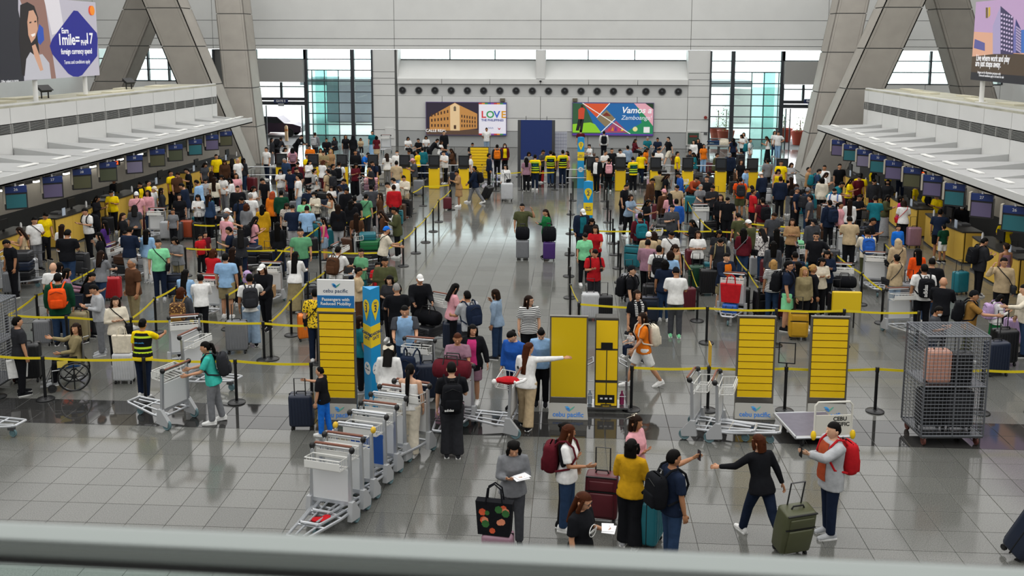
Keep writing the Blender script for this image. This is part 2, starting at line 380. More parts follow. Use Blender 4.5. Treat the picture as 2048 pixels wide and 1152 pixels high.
# ---- bulkheads, ledges, canopies (both sides)
def side(sgn):
    Lf = sgn < 0; X0 = XL if Lf else XR; E = CL if Lf else CR; nm = 'left' if Lf else 'right'
    Y0, Y1 = 14.0, 50.6 if Lf else 49.4
    wall = struct(thing('wall_'+nm, '', 'x'), '%s bulkhead wall above the check-in counters' % nm); del wall['category']
    MB().box((X0+sgn*.35, (Y0+Y1)/2, 2.35), (.6, Y1-Y0, 4.7)).build('backing', JOINT, wall)
    pit = 2.09; ys = []
    ref = at_x(88 if Lf else 1847, 250, X0).y; y = ref
    while y > Y0: y -= pit
    while y < Y1: ys.append(y); y += pit
    ys = [Y0]+[v for v in ys if v > Y0+.2]+[Y1]
    slm = None
    for a, b in zip(ys, ys[1:]):
        for z0, z1 in ((4.12, 4.7), (2.98, 3.77)):
            MB().box((X0+sgn*.04-sgn*.0, (a+b)/2, (z0+z1)/2), (.1, b-a-.03, z1-z0-.02)).build('panel', PANEL2, wall)
        q = MB().box((X0+sgn*.08, (a+b)/2, 3.945), (.06, b-a-.1, .3))
        v = q.build('vent_recess', BLK, wall); q = MB()
        for k in range(7): q.box((X0+sgn*.0, (a+b)/2, 3.82+k*.042), (.06, b-a-.14, .014))
        for k in range(3): q.box((X0+sgn*.0, a+.05+(b-a-.1)*k/2, 3.945), (.07, .05, .32))
        q.build('vent_grille', mat('8f8f8c', .5), v)['kind'] = 'stuff'
        # beige wall and dark plinth under the canopy
        MB().box((X0+sgn*.03, (a+b)/2, 1.4), (.1, b-a-.015, .86)).build('wall_panel', BEIGE, wall)
    MB().box((X0+sgn*.02, (Y0+Y1)/2, .48), (.12, Y1-Y0, .96)).build('plinth', DGREY, wall)
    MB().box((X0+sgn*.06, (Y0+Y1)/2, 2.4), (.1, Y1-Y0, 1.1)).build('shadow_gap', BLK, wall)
    # ledge roof
    LEDGE = mat('a9a797', .8, var=.25, scale=1.2)
    MB().box((X0+sgn*1.3, (Y0+Y1)/2, 4.72), (2.6, Y1-Y0, .1)).build('ledge', LEDGE, wall)
    MB().box((X0+sgn*.1, (Y0+Y1)/2, 4.77), (.16, Y1-Y0, .1)).build('coping', PANEL2, wall)
    for k in range(7):
        MB().box((X0+sgn*random.uniform(.5, 2.2), Y0+18+k*2.6, 4.8), (random.uniform(.3, .9), random.uniform(1, 2.2), .08), random.uniform(-.2, .2)).build('duct_cover', mat('c9c4ae', .7), wall)
    # canopy with saw-tooth bays
    can = struct(thing('trim_1' if Lf else 'trim_2', '', 'x'), '%s saw-tooth canopy over the check-in counters' % nm); del can['category']
    Yc = at_x(505 if Lf else 1635, 247 if Lf else 252, E).y
    MB().box((E+sgn*.05, (Y0+Yc)/2, 2.85), (.1, Yc-Y0, .27)).build('fascia', mat('cdcecc', .5), can)
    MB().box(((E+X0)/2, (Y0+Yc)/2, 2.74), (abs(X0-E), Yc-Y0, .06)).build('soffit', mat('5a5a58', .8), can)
    CAN = mat('aeafae', .55, var=.04, scale=1)
    lamps = []
    for a, b in zip(ys, ys[1:]):
        if a > Yc-.4: continue
        b = min(b, Yc); up = .26
        q = MB(); xe = E+sgn*.02; xi = X0; xm = E+sgn*.9
        q.add([(xi, a, 3.0+up), (xi, b, 3.0), (xm, b, 2.985), (xm, a, 3.02), (xe, b, 2.98), (xe, a, 2.99), (xi, a, 2.9), (xm, a, 2.9), (xe, a, 2.9)],
              [(0,1,2,3), (3,2,4,5), (0,3,7,6), (3,5,8,7)])
        q.build('canopy_panel', CAN, can)
        MB().box((E+sgn*.62, (a+b)/2+.25, 3.03), (.17, 1.0, .035), 0).build('light_slot', mat('f2f2ee', .4), can)
    th = math.radians(-3.5 if Lf else 2.0); pv = Vector((X0, 34, 0)); wall.rotation_euler[2] = th; wall.location = pv-Matrix.Rotation(th, 3, 'Z') @ pv
    return ys, Yc
ysL, YcL = side(-1)
ysR, YcR = side(1)
# ---- slanted clad columns (frames of legs), seams as gaps between cladding lengths
def leg(col, a, b, wx, wy, seams):
    a, b = Vector(a), Vector(b); n = len(seams)-1
    core = MB(); core.hexa([a+Vector((sx*wx*.47, sy*wy*.47, 0)) for sx, sy in ((-1,-1),(1,-1),(1,1),(-1,1))]+[b+Vector((sx*wx*.47, sy*wy*.47, 0)) for sx, sy in ((-1,-1),(1,-1),(1,1),(-1,1))]); core.build('core', JOINT, col)
    for i in range(n):
        p, r = a.lerp(b, seams[i]+.002), a.lerp(b, seams[i+1]-.002)
        # face strips: a narrow border band each side and the wide middle, per side of the leg
        for s in range(4):
            for u0, u1 in ((-.5, -.40), (-.395, .395), (.40, .5)):
                def pt(c, u, off): 
                    if s == 0: return c+Vector((u*wx, -wy/2+off, 0))
                    if s == 1: return c+Vector((wx/2-off, u*wy, 0))
                    if s == 2: return c+Vector((-u*wx, wy/2-off, 0))
                    return c+Vector((-wx/2+off, -u*wy, 0))
                MB().hexa([pt(p, u0, .06), pt(p, u1, .06), pt(p, u1, 0), pt(p, u0, 0), pt(r, u0, .06), pt(r, u1, .06), pt(r, u1, 0), pt(r, u0, 0)]).build('panel', CONC, col)
def frame_cols(sgn):
    nm = 'left' if sgn < 0 else 'right'
    Q = 54.0
    mir = (lambda px: px) if sgn < 0 else (lambda px: 2117-px)
    def P(px, py, y): return at_y(px, py, y)
    if sgn < 0:
        specs = [((470, 335, 53.0), (326, -10, 53.0), 2.0, 1.5, (0, .33, .62, .86, 1.25)), ((502, 335, 55.0), (462, -30, 60.5), 1.75, 1.5, (0, .22, .5, .78, 1.2)), ((178, 290, 57.0), (300, -10, 55.6), 1.9, 1.5, (0, .3, .62, .9, 1.2))]
    else:
        specs = [((1650, 335, 52.0), (1808, -10, 52.0), 2.0, 1.5, (0, .33, .62, .86, 1.25)), ((1628, 335, 54.0), (1708, -30, 59.0), 1.75, 1.5, (0, .22, .5, .78, 1.2)), ((1975, 290, 56.0), (1890, -10, 54.6), 1.9, 1.5, (0, .3, .62, .9, 1.2))]
    for k, (a, b, wx, wy, sm) in enumerate(specs):
        col = struct(thing('slanted_column', '', 'x'), '%s slanted clad column, %s' % (nm, ('front leg', 'rear upright leg', 'outer leg')[k])); del col['category']
        A, B = P(*a), P(*b)
        A2 = A+(B-A)*((0-A.z)/(B.z-A.z)); B2 = A+(B-A)*((13-A.z)/(B.z-A.z))
        leg(col, A2, B2, wx, wy, (0, .2, .36, .52, .68, .84, 1) if k != 1 else (0, .16, .33, .5, .67, .84, 1))
frame_cols(-1); frame_cols(1)
# ---- balcony the picture is taken from: slab, hand rail with glass below
bal = struct(MB().box((0, -3.2, 5.4), (30, 8.6, .3)).build('balcony', mat('8a8a88', .6)), 'balcony slab below the camera')
rp = at_y(1024, 1127, 1.12)
rail = tag(MB().tube([(-3, 1.182, rp.z), (3, 1.058, rp.z)], .0225, 24).build('hand_rail', mat('8b918f', .24, 1.0), smooth=True), 'blurred round stainless steel hand rail along the bottom edge', 'railing')
ob('gasket', MB().box((0, 1.12, rp.z-.0245), (6, .014, .012), -.0207).mesh('gasket', BLK), rail)
for k in range(3): ob('glass_panel', MB().box((-2+2*k, 1.12-(-2+2*k)*.0207, (rp.z-.036+5.55)/2), (1.97, .012, rp.z-.036-5.55), -.0207).mesh('glass_panel', GLS), rail)
# ================================================================ PROPS
LOGO_B = mat('1d7fc4', .5); LOGO_T = mat('2a9aa0', .5); NAVYT = mat('173a63', .5)
def bird(parent, M, s, m1=None):
    # the airline's swoosh bird: three sweeping feathers
    m1 = m1 or mat('1f8fd0', .5); m2 = mat('3f9a86', .5)
    for k, (pts, mm) in enumerate((([(-.5,.25),(-.2,.3),(.05,.12),(.1,-.05),(-.15,-.02)], m1), ([(-.42,.05),(-.1,.08),(.12,-.08),(.02,-.28),(-.2,-.16)], mat('2b6fb5', .5)), ([(.02,-.28),(.12,.0),(.55,.3),(.62,.26),(.35,-.02)], m2))):
        q = MB(); n = len(pts); q.add([(x*s, y*s, .001) for x, y in pts]+[(x*s, y*s, .004) for x, y in pts], [tuple(range(n)), tuple(range(2*n-1, n-1, -1))]+[(i, (i+1) % n, n+(i+1) % n, n+i) for i in range(n)])
        o = q.build('bird_logo', mm, parent); o.matrix_local = M
# ---- belt stanchions
sb_me = MB().lathe([(0, 0), (.175, 0), (.175, .018), (.16, .03), (.05, .042), (.045, .05), (0, .05)], 24).mesh('base', mat('101113', .4), True)
sp_me = MB().lathe([(.03, .04), (.03, .8), (0, .8)], 14).mesh('post', mat('0d0e10', .35), True)
sh_me = MB().lathe([(0, .8), (.037, .8), (.037, .89), (.03, .9), (0, .9)], 14).mesh('belt_cassette', mat('0a0a0b', .4), True)
BELT = mat('e9d21c', .5); SH = .9
def post_row(pts, label, belts=None, grp=None, closed=False):
    P = [at_z(x, y, SH) for x, y in pts]; n = len(P); out = []; deep = abs(pts[0][0]-pts[-1][0]) < 1.3*abs(pts[0][1]-pts[-1][1])
    rank = {i: k for k, i in enumerate(sorted(range(n), key=lambda i: -pts[i][1] if deep else pts[i][0]))}
    for i, p in enumerate(P):
        lab = ('black belt post, %s from %s, ' % (nth(rank[i], n), 'the camera' if deep else 'left')) + label if n > 1 else 'black belt post '+label
        o = thing('queue_post', lab, 'stanchion', (p.x, p.y, 0), 0, grp or 'belt posts '+label)
        ob('base', sb_me, o); ob('post', sp_me, o); ob('belt_cassette', sh_me, o); out.append(o)
        if i < n-1 and (belts is None or belts[i]):
            d = P[i+1]-p; L = d.length; dn = d.normalized(); a = p+dn*.035; rings = []; N = 6; side = Vector((-dn.y, dn.x, 0))*.0015
            for k in range(N+1):
                t = k/N; c = a+dn*(L-.07)*t; z = .855-.05*math.sin(math.pi*t)*min(1, L/3)
                rings.append([Vector((c.x, c.y, z+dz))+side*s-Vector((p.x, p.y, 0)) for s, dz in ((1,-.025),(1,.025),(-1,.025),(-1,-.025))])
            MB().loft(rings).build('belt', BELT, o)
    return out
post_row([(-12,708), (85,712), (287,714), (470,718), (622,724)], 'in the front row left of the aisle')
post_row([(1264,731), (1418,732), (1573,733), (1755,734), (1968,737), (2075,738)], 'in the front row right of the aisle')
post_row([(12,626), (132,631), (391,638), (526,643), (634,648)], 'in the second row behind the wheelchair')
post_row([(12,626+3), (72,588), (190,535)], 'of the diagonal by the loaded bags')[0:0]
post_row([(262,634), (309,594), (352,571)], 'of the diagonal behind the cream puffer jacket')
post_row([(454,588), (544,524), (566,498), (638,452), (730,434), (820,376)], 'of the long diagonal past the green polo shirt')
post_row([(540,641), (581,599), (615,563), (650,541)], 'of the diagonal beside the reduced mobility sign')
post_row([(370,494), (430,496), (552,498), (640,501), (757,503)], 'in the cross row behind the red sweater')
post_row([(386,447), (432,449), (470,430)], 'by the mustard coat')
post_row([(757,503), (806,477), (831,454), (851,435), (866,416), (877,399), (902,378)], 'along the left edge of the aisle')
post_row([(824,384), (846,371), (900,368)], 'left of the aisle by the tan dress')
post_row([(1158,603), (1141,568), (1140,533), (1138,495), (1140,455), (1141,420), (1142,386), (1146,362)], 'along the right edge of the aisle', [1]+[0]*7)
post_row([(1241,506), (1237,481), (1229,457), (1226,437), (1221,419), (1216,400), (1214,376), (1209,363)], 'in the file right of the bag drop sign', [0]*8)
post_row([(1158,605), (1415,613), (1553,617), (1689,618), (1838,622)], 'in the second row on the right')
post_row([(1365,508), (1383,539), (1396,574)], 'of the diagonal beside the white shirt')
post_row([(1472,510), (1496,540), (1519,575)], 'of the diagonal beside the navy open jacket')
post_row([(1674,508), (1725,545), (1767,578)], 'of the diagonal by the blue backpack')
post_row([(1140,457), (1325,458), (1425,460), (1520,461), (1640,463)], 'in the third row on the right')
post_row([(1376,402), (1400,437), (1425,459)], 'of the diagonal by the grey-haired woman')
post_row([(1460,418), (1500,445), (1600,452)], 'of the diagonal by the pink-red polo')
post_row([(1807,517), (1770,486)], 'by the orange hoodie', [1])
post_row([(1110,343), (1043,343), (992,345)], 'in front of the blue partition')
# ---- steel barriers round the self check-in kiosks
def barrier(x0, x1, py, label, y1=None):
    a, b = at_z(x0, py, 0), at_z(x1, y1 or py, 0); o = thing('steel_barrier', label, 'railing', (a.x, a.y, 0)); d = b-a
    n = max(2, int(d.length/2.2)+1)
    for z in (.95, .55): MB().tube([(0,0,z), (d.x, d.y, z)], .022, 8).build('rail', STEEL, o, True)
    for i in range(n): t = i/(n-1); MB().tube([(d.x*t, d.y*t, 0), (d.x*t, d.y*t, .97)], .022, 8).build('upright', STEEL, o, True)
    return o
barrier(690, 985, 368, 'stainless two-rail barrier in front of the left kiosks')
barrier(1132, 1180, 378, 'short stainless barrier beside sign one')
barrier(1186, 1530, 367, 'stainless two-rail barrier in front of the right kiosks', 370)
barrier(480, 560, 372, 'grey steel barrier at the foot of the left columns')
# ---- self check-in kiosks at the far end
km = MB().rbox((0, 0, .5), (.5, .42, 1.0), .03).mesh('pedestal', YEL); kh = MB().prism([(-.26, 1.0), (.26, 1.0), (.26, 1.62), (-.26, 1.62)], -.05, .06).mesh('screen_housing', BLK)
ks = MB().box((0, -.055, 1.36), (.42, .012, .4)).mesh('screen', mat('34373b', .25)); kp = MB().box((0, -.21, 1.02), (.4, .1, .05)).mesh('printer_shelf', mat('2a2b2d', .5))
kx = [565, 628, 685, 747, 810, 869, 928, 1183, 1240, 1310, 1374, 1440, 1503, 1562]
for i, x in enumerate(kx):
    p = at_z(x, 378+(x-1000)*.012, 0); sgn = 'left' if x < 1000 else 'right'; k = i if x < 1000 else i-7
    o = thing('check_in_kiosk', 'yellow self check-in kiosk with black screen, %s from left in the %s bank' % (nth(k, 7), sgn), 'kiosk', (p.x, p.y, 0), 0, 'self check-in kiosks')
    ob('pedestal', km, o); h = ob('screen_housing', kh, o); ob('screen', ks, h); ob('printer_shelf', kp, o)
# ---- totems with yellow slats
def totem(px, py, label, h=1.97, slats=11, head=False, plain=False, rz=0, bad=False, foot=True, w=.72):
    p = at_z(px, py, 0); o = thing('sign_totem', label, 'sign', (p.x, p.y, 0), rz)
    FR = mat('77736c', .35, .6); z0 = .38; hh = h-(.62 if head else 0)
    for s in (-1, 1): MB().box((s*(w/2-.015), 0, hh/2+.05), (.03, .07, hh-.1)).build('frame_post', FR, o)
    MB().box((0, .01, (z0+hh)/2), (w-.06, .03, hh-z0)).build('back_board', mat('4a4640', .6), o)
    MB().box((0, 0, hh), (w, .08, .025)).build('top_rail', FR, o)
    if plain: MB().box((0, -.02, (z0+hh)/2), (w-.06, .03, hh-z0-.03)).build('yellow_panel', mat('d9b80a', .35), o)
    else:
        st = (hh-z0-.03)/slats; sm = MB().box((0, -.02, 0), (w-.07, .035, st-.02)).mesh('slat', YEL)
        for k in range(slats): ob('slat', sm, o, (0, 0, z0+st*(k+.5)))
    MB().box((0, 0, .32), (w-.03, .06, .1)).build('kick_plate', mat('7d7a74', .3, .7), o)
    if foot:
        f = MB().hexa([(-w/2-.02,-.2,0),(w/2+.02,-.2,0),(w/2+.01,.06,0),(-w/2-.01,.06,0),(-w/2-.02,-.2,.015),(w/2+.02,-.2,.015),(w/2-.005,-.04,.27),(-w/2+.005,-.04,.27)]).build('foot_plate', mat('8d8c86', .35, .3), o)
        M = frame((0, -.157, .09), (1,0,0), (0,.53,.85)); text('cebu pacific', .125, mat('1d6fc0', .5), f, M, bold=True); bird(f, frame((.02, -.1, .18), (1,0,0), (0,.53,.85)), .17)
    if head:
        zt = h-.62; b = MB().box((0, 0, zt+.31), (w-.02, .05, .62)).build('header', WHT, o)
        MB().box((0, -.028, zt+.2), (w-.02, .012, .24)).build('blue_band', mat('1a6fae', .5), b); MB().box((0, -.028, zt+.04), (w-.02, .012, .09)).build('yellow_band', YEL, b)
        text('Passengers with\nReduced Mobility', .082, WHT, b, frame((0, -.036, zt+.205), (1,0,0), (0,0,1)), bold=True)
        text('cebu pacific', .1, NAVYT, b, frame((0, -.028, zt+.41), (1,0,0), (0,0,1))); bird(b, frame((0, -.028, zt+.51), (1,0,0), (0,0,1)), .15)
    return o
totem(678, 833, 'tall yellow slat sign headed Passengers with Reduced Mobility', 2.68, head=True)
totem(1136, 832, 'plain mustard yellow panel sign beside the bag tag kiosk', 1.97, plain=True)
totem(1506, 832, 'yellow slat sign between the parked trolleys and empty sign frame', 1.97)
totem(1651, 833, 'yellow slat sign behind the flat platform trolley', 1.97)
totem(959, 372, 'yellow slat sign behind the walking person in navy jacket', 1.95, foot=False, w=.95)
# ---- triangular column signs
def tri(px, py, h, n, label, word, rz=0, w=.34):
    p = at_z(px, py, 0); o = thing('column_sign', label, 'sign', (p.x, p.y, 0), rz); BLUE = mat('1793cf', .45)
    R = w*.62; T3 = [(R*math.sin(math.radians(a)), -R*math.cos(math.radians(a))) for a in (0, 120, 240)]
    MB().loft([[(x, y, 0) for x, y in T3], [(x, y, h) for x, y in T3]]).build('column', BLUE, o)
    zb = h-.98
    for s in (1, -1):
        A, B = Vector((*T3[0], 0)), Vector((*(T3[1] if s > 0 else T3[2]), 0)); c = (A+B)/2; xd = (B-A) if s > 0 else (A-B); L = xd.length; nrm = xd.normalized().cross(Vector((0,0,1)))
        F = lambda z, off=.002: frame(c+Vector((0,0,z))+nrm*off, xd, (0,0,1))
        q = MB().box((0,0,0), (L*.995, .42, .004)).build('yellow_band', mat('f0cf1a', .5), o); q.matrix_local = F(zb+.05)
        text(word, .085, NAVYT, q, Matrix.Translation((0,0,.003)), bold=True)
        # drop-shaped yellow marker with the number
        q = MB(); pts = [(0, -.26)]+[(.125*math.cos(math.radians(a)), .125*math.sin(math.radians(a))+.03) for a in range(-30, 211, 20)]
        m = len(pts); q.add([(x, y, 0) for x, y in pts]+[(x, y, .004) for x, y in pts], [tuple(range(m)), tuple(range(2*m-1, m-1, -1))]+[(i, (i+1) % m, m+(i+1) % m, m+i) for i in range(m)])
        b = q.build('marker', mat('f0cf1a', .5), o); b.matrix_local = F(h-.38); text('Step', .06, NAVYT, b, Matrix.Translation((0,.09,.005))); text(str(n), .2, NAVYT, b, Matrix.Translation((0,-.03,.005)), bold=True)
        b = MB().lathe([(0,0),(.125,0),(.125,.004),(0,.004)], 20).build('white_disc', WHT, o); b.matrix_local = F(zb-.6); text('cebu pacific', .04, NAVYT, b, Matrix.Translation((0,-.02,.005))); bird(b, Matrix.Translation((0,.05,.005)), .1)
    return o
tri(746, 822, 2.46, 3, 'blue three-sided column sign showing step 3', 'BOARDING\nGATE', math.radians(8), .3)
tri(1161, 376, 2.5, 1, 'far blue column sign showing step 1', 'SELF\nCHECK-IN', math.radians(58), .3)
tri(1175, 506, 2.46, 2, 'blue column sign showing step 2 bag drop', 'BAG\nDROP', math.radians(58), .29)
# ---- bag tag kiosk with its trolley frame
p = at_z(1211, 818, 0); k = thing('bag_tag_kiosk', 'slim yellow bag tag kiosk with small black screen', 'kiosk', (p.x, p.y, 0))
MB().rbox((0, 0, .98), (.44, .3, 1.8), .025).build('cabinet', mat('33302a', .5), k)
for x, z, w_, h_ in ((0, 1.55, .42, .56), (-.107, .94, .205, .6), (.107, .94, .205, .6), (-.107, .36, .205, .46), (.107, .36, .205, .46)):
    MB().box((x, -.152, z), (w_-.01, .02, h_-.01)).build('door_panel', YEL, k)
s = MB().box((0, -.166, 1.33), (.22, .012, .13)).build('screen', BLK, k); s = MB().box((0, -.166, .27), (.32, .012, .16)).build('slot_plate', BLK, k)
for x in (-.09, 0, .09): MB().box((x, -.174, .28), (.05, .01, .03)).build('icon', WHT, s)
MB().box((0, -.166, .13), (.2, .012, .07)).build('logo_plate', mat('3a3420', .5), k)
text('cebu pacific', .028, YEL, k, frame((0, -.174, .13), (1,0,0), (0,0,1)))
for sx in (-1, 1):
    MB().tube([(sx*.4, -.1, .12), (sx*.4, -.1, .9), (sx*.25, -.1, .98), (sx*.25, .2, .98), (sx*.4, .2, .9), (sx*.4, .2, .12)], .014, 6).build('side_frame', STEEL, k, True)
    for z in (.3, .6): MB().tube([(sx*.24, -.1, z), (sx*.4, -.1, z), (sx*.4, .2, z)], .008, 6).build('side_rail', STEEL, k, True)
    MB().lathe([(0,-.02),(.05,-.02),(.05,.02),(0,.02)], 12, (sx*.38, -.1, .05), ax='x').build('wheel', RUB, k)
    MB().lathe([(0,.13),(.045,.13),(.045,.3),(.018,.36),(.018,.4),(0,.4)], 10, (sx*.31, -.05, 0)).build('bottle', mat('7b1f4a' if sx > 0 else 'a8b4c0', .3), k, True)
MB().box((0, 0, .1), (.84, .44, .03)).build('tray', STEEL, k)
# ---- posters frame on stand
p = at_z(1573, 733, .9); o = thing('poster_holder', 'empty black sign frame mounted on the belt post', 'sign', (p.x, p.y, .9), math.radians(-8))
for x, z, a, b in ((0, .07, .3, .02), (0, .47, .3, .02), (-.15, .27, .02, .42), (.15, .27, .02, .42), (0, .03, .03, .07)): MB().box((x, 0, z), (a, .02, b)).build('frame_bar', BLK, o)
o = thing('sign_card', 'small card sign seen edge-on above the belt post', 'sign', at_z(1419, 732, .9)); MB().box((0, 0, .25), (.02, .3, .42)).build('card', mat('caa01a', .5), o); MB().box((0, 0, .02), (.02, .03, .06)).build('stem', BLK, o)
# ---- yellow notice box in the right queue
p = at_z(1690, 655, 0); o = thing('notice_box', 'blank yellow notice board standing in the right queue', 'sign', (p.x, p.y, 0)); MB().rbox((0, 0, .66), (.72, .1, .54), .03).build('board', mat('e6c31a', .45), o)
for s in (-1, 1): MB().box((s*.2, 0, .2), (.03, .03, .4)).build('leg', BLK, o)
# ---- blue partition and paper board
p0, p1 = at_z(1034, 376, 0), at_z(1098, 376, 0); wd = (p1-p0).length; o = thing('partition', 'tall dark blue partition panel near the far wall', 'partition', ((p0.x+p1.x)/2, 50.5, 0))
MB().box((0, 0, 1.95), (wd+.1, .05, 2.1)).build('panel', mat('17306e', .7), o)
for s in (-1, 1): MB().box((s*(wd/2+.12), 0, 1.5), (.16, .08, 3.0)).build('post', DSTEEL, o); MB().tube([(s*wd*.35, 0, 3.0), (s*wd*.35, 0, 3.2)], .015, 6).build('hook', DSTEEL, o); MB().box((s*(wd/2+.12), 0, .02), (.3, .5, .04)).build('foot', DSTEEL, o)
o = thing('notice_partition', 'pale grid-patterned notice board right of the blue partition', 'board', (at_z(1113, 372, 0).x, 51.5, 0)); MB().box((0, 0, 1.2), (.95, .04, 2.2)).build('board', mat('b9bcc6', .7), o)
q = MB()
for i in range(7): q.box((-.42+i*.14, -.025, 1.2), (.008, .008, 2.1))
for i in range(12): q.box((0, -.025, .2+i*.18), (.92, .008, .008))
q.build('grid_lines', mat('8d93a8', .7), o)['kind'] = 'stuff'
for s in (-1, 1): MB().box((s*.4, 0, .05), (.05, .4, .1)).build('foot', DSTEEL, o)
# ---- wall billboards
def board(px0, py0, px1, py1, label, depth=.16):
    a, b = at_y(px0, py1, W-.2), at_y(px1, py0, W-.2); o = thing('billboard', label, 'billboard', ((a.x+b.x)/2, W-.1, a.z)); w_, h_ = b.x-a.x, b.z-a.z
    MB().box((0, 0, h_/2), (w_+.08, depth, h_+.08)).build('case', mat('5a4a78', .5), o)
    return o, w_, h_
def flat(o, pts, m, off, name, w_, h_, y=-.085):
    # print on the board: polygon in 0..1 board units
    n = len(pts); P = [((x-.5)*w_, y-off, z*h_) for x, z in pts]; Q = [(a, b+.0015, c) for a, b, c in P]
    return MB().add(P+Q, [tuple(range(n)), tuple(range(2*n-1, n-1, -1))]+[(i, n+i, n+(i+1) % n, (i+1) % n) for i in range(n)]).build(name, m, o)
def pm(h): return mat(h, .6, emit=.18)
o, w_, h_ = board(853, 206, 1012, 269, 'lit billboard of an old building with the words LOVE THE PHILIPPINES')
flat(o, [(0,0),(.66,0),(.66,1),(0,1)], pm('2c2436'), .0, 'night_sky', w_, h_)
flat(o, [(0,0),(.66,0),(.66,.16),(0,.2)], pm('5a4436'), .002, 'street', w_, h_)
flat(o, [(.04,.14),(.04,.55),(.3,.92),(.36,1.0),(.42,.92),(.64,.66),(.64,.2),(.4,.13),(.33,.13)], pm('c28a4a'), .004, 'facade', w_, h_)
flat(o, [(.3,.13),(.3,.9),(.36,.99),(.42,.9),(.42,.13)], pm('e6c79a'), .006, 'corner_tower', w_, h_)
for r in range(3):
    for c in range(6):
        x = .06+c*.04; z = .24+r*.16-(5-c)*.0+c*.012*(r); flat(o, [(x,z),(x+.018,z),(x+.018,z+.09),(x,z+.09)], pm('4a2f20'), .007, 'printed_window', w_, h_)
        x = .44+c*.033; z = .24+r*.15-c*.006*r; flat(o, [(x,z),(x+.015,z),(x+.015,z+.085),(x,z+.085)], pm('4a2f20'), .007, 'printed_window', w_, h_)
flat(o, [(.345,.18),(.375,.18),(.375,.3),(.345,.3)], pm('4a3020'), .008, 'printed_door', w_, h_); flat(o, [(.345,.74),(.375,.74),(.375,.86),(.36,.9),(.345,.86)], pm('6a5a48'), .008, 'printed_door', w_, h_)
flat(o, [(.66,0),(1,0),(1,1),(.66,1)], pm('e8e6f2'), .002, 'white_field', w_, h_)
for i in range(9):
    for z in (0, .955): flat(o, [(.66+i*.0378,z),(.66+(i+1)*.0378,z),(.66+(i+1)*.0378,z+.045),(.66+i*.0378,z+.045)], pm(('c23b3b','d98a2a','3b8f4e','3a59a8','8a4aa0')[i % 5]), .004, 'border_patch', w_, h_)
for i, (ch, c) in enumerate(zip('LOVE', ('d13a3a', '2f9a57', '3a63c0', 'd99a1e'))): text(ch, h_*.3, pm(c), o, frame(((.70+i*.083-.48)*w_, -.095, h_*.63), (1,0,0), (0,0,1)), bold=True, sx=1.05)
text('THE PHILIPPINES', h_*.095, pm('2a3c8c'), o, frame((.33*w_, -.095, h_*.46), (1,0,0), (0,0,1)), bold=True); text('CALLE REAL', h_*.12, pm('f2f2f2'), o, frame((-.38*w_, -.1, h_*.12), (1,0,0), (0,0,1)), bold=True)
text('NAIA', h_*.07, pm('6a7aa8'), o, frame((.31*w_, -.095, h_*.22), (1,0,0), (0,0,1)))
flat(o, [(.895,.24),(.915,.2),(.935,.24),(.925,.18),(.915,.16),(.905,.18)], pm('b53a4a'), .006, 'crest', w_, h_)
o, w_, h_ = board(1145, 207, 1307, 270, 'lit billboard of travel photos with the words Vamos a Zamboanga')
flat(o, [(0,0),(1,0),(1,1),(0,1)], pm('1c66a8'), 0, 'blue_field', w_, h_)
flat(o, [(.6,0),(1,0),(1,1),(.78,1),(.86,.4)], pm('1f8a5a'), .002, 'green_wave', w_, h_); flat(o, [(.76,1),(1,1),(1,.3),(.9,.62)], pm('e6a9b8'), .003, 'pink_wave', w_, h_); flat(o, [(.9,1),(1,1),(1,.82)], pm('1e3a24'), .004, 'leaf_shadow', w_, h_)
flat(o, [(0,.05),(.36,.05),(.3,.14),(.14,.98),(0,1)], pm('2f5a3a'), .004, 'golf_photo', w_, h_); flat(o, [(0,.08),(.36,.08),(.28,.34),(.22,.4),(0,.34)], pm('8fcf2a'), .005, 'fairway', w_, h_)
flat(o, [(.07,.5),(.14,.5),(.15,.82),(.11,.88),(.07,.8)], pm('c8472a'), .007, 'golfer_shirt', w_, h_); flat(o, [(.04,.14),(.08,.14),(.115,.5),(.07,.5)], pm('16161a'), .007, 'golfer_leg', w_, h_); flat(o, [(.09,.1),(.12,.1),(.14,.5),(.1,.5)], pm('16161a'), .007, 'golfer_leg', w_, h_); flat(o, [(.1,.86),(.13,.86),(.13,.94),(.1,.94)], pm('2a1a14'), .007, 'golfer_head', w_, h_)
flat(o, [(.12,.99),(.46,.99),(.3,.55)], pm('d8542a'), .006, 'food_photo', w_, h_); flat(o, [(.42,.8),(.53,.52),(.41,.26),(.3,.52)], pm('8a7a5a'), .006, 'house_photo', w_, h_); flat(o, [(.36,.6),(.48,.6),(.42,.72)], pm('7a2a1e'), .008, 'printed_roof', w_, h_)
flat(o, [(.37,.08),(.7,.08),(.54,.46)], pm('a04a6a'), .006, 'boat_photo', w_, h_)
for i, c in enumerate(('d8302a', 'e08a1a', '7a2a8a', 'd83a6a', 'e8c02a')): x = .44+i*.04; flat(o, [(x,.14),(x+.035,.14),(x+.02,.3-abs(i-2)*.03)], pm(c), .008, 'printed_sail', w_, h_)
for a, b in (((.12,1),(.72,.05)), ((.46,1),(.3,.55)), ((.53,.52),(.36,.1))):
    d = Vector((b[0]-a[0], b[1]-a[1])).normalized(); nn = Vector((-d.y*.5, d.x))*.012; flat(o, [(a[0]-nn.x,a[1]-nn.y),(b[0]-nn.x,b[1]-nn.y),(b[0]+nn.x,b[1]+nn.y),(a[0]+nn.x,a[1]+nn.y)], pm('f0f0f0'), .009, 'white_divider', w_, h_)
flat(o, [(0,0),(1,0),(1,.05),(0,.05)], pm('5a3a9a'), .01, 'border', w_, h_)
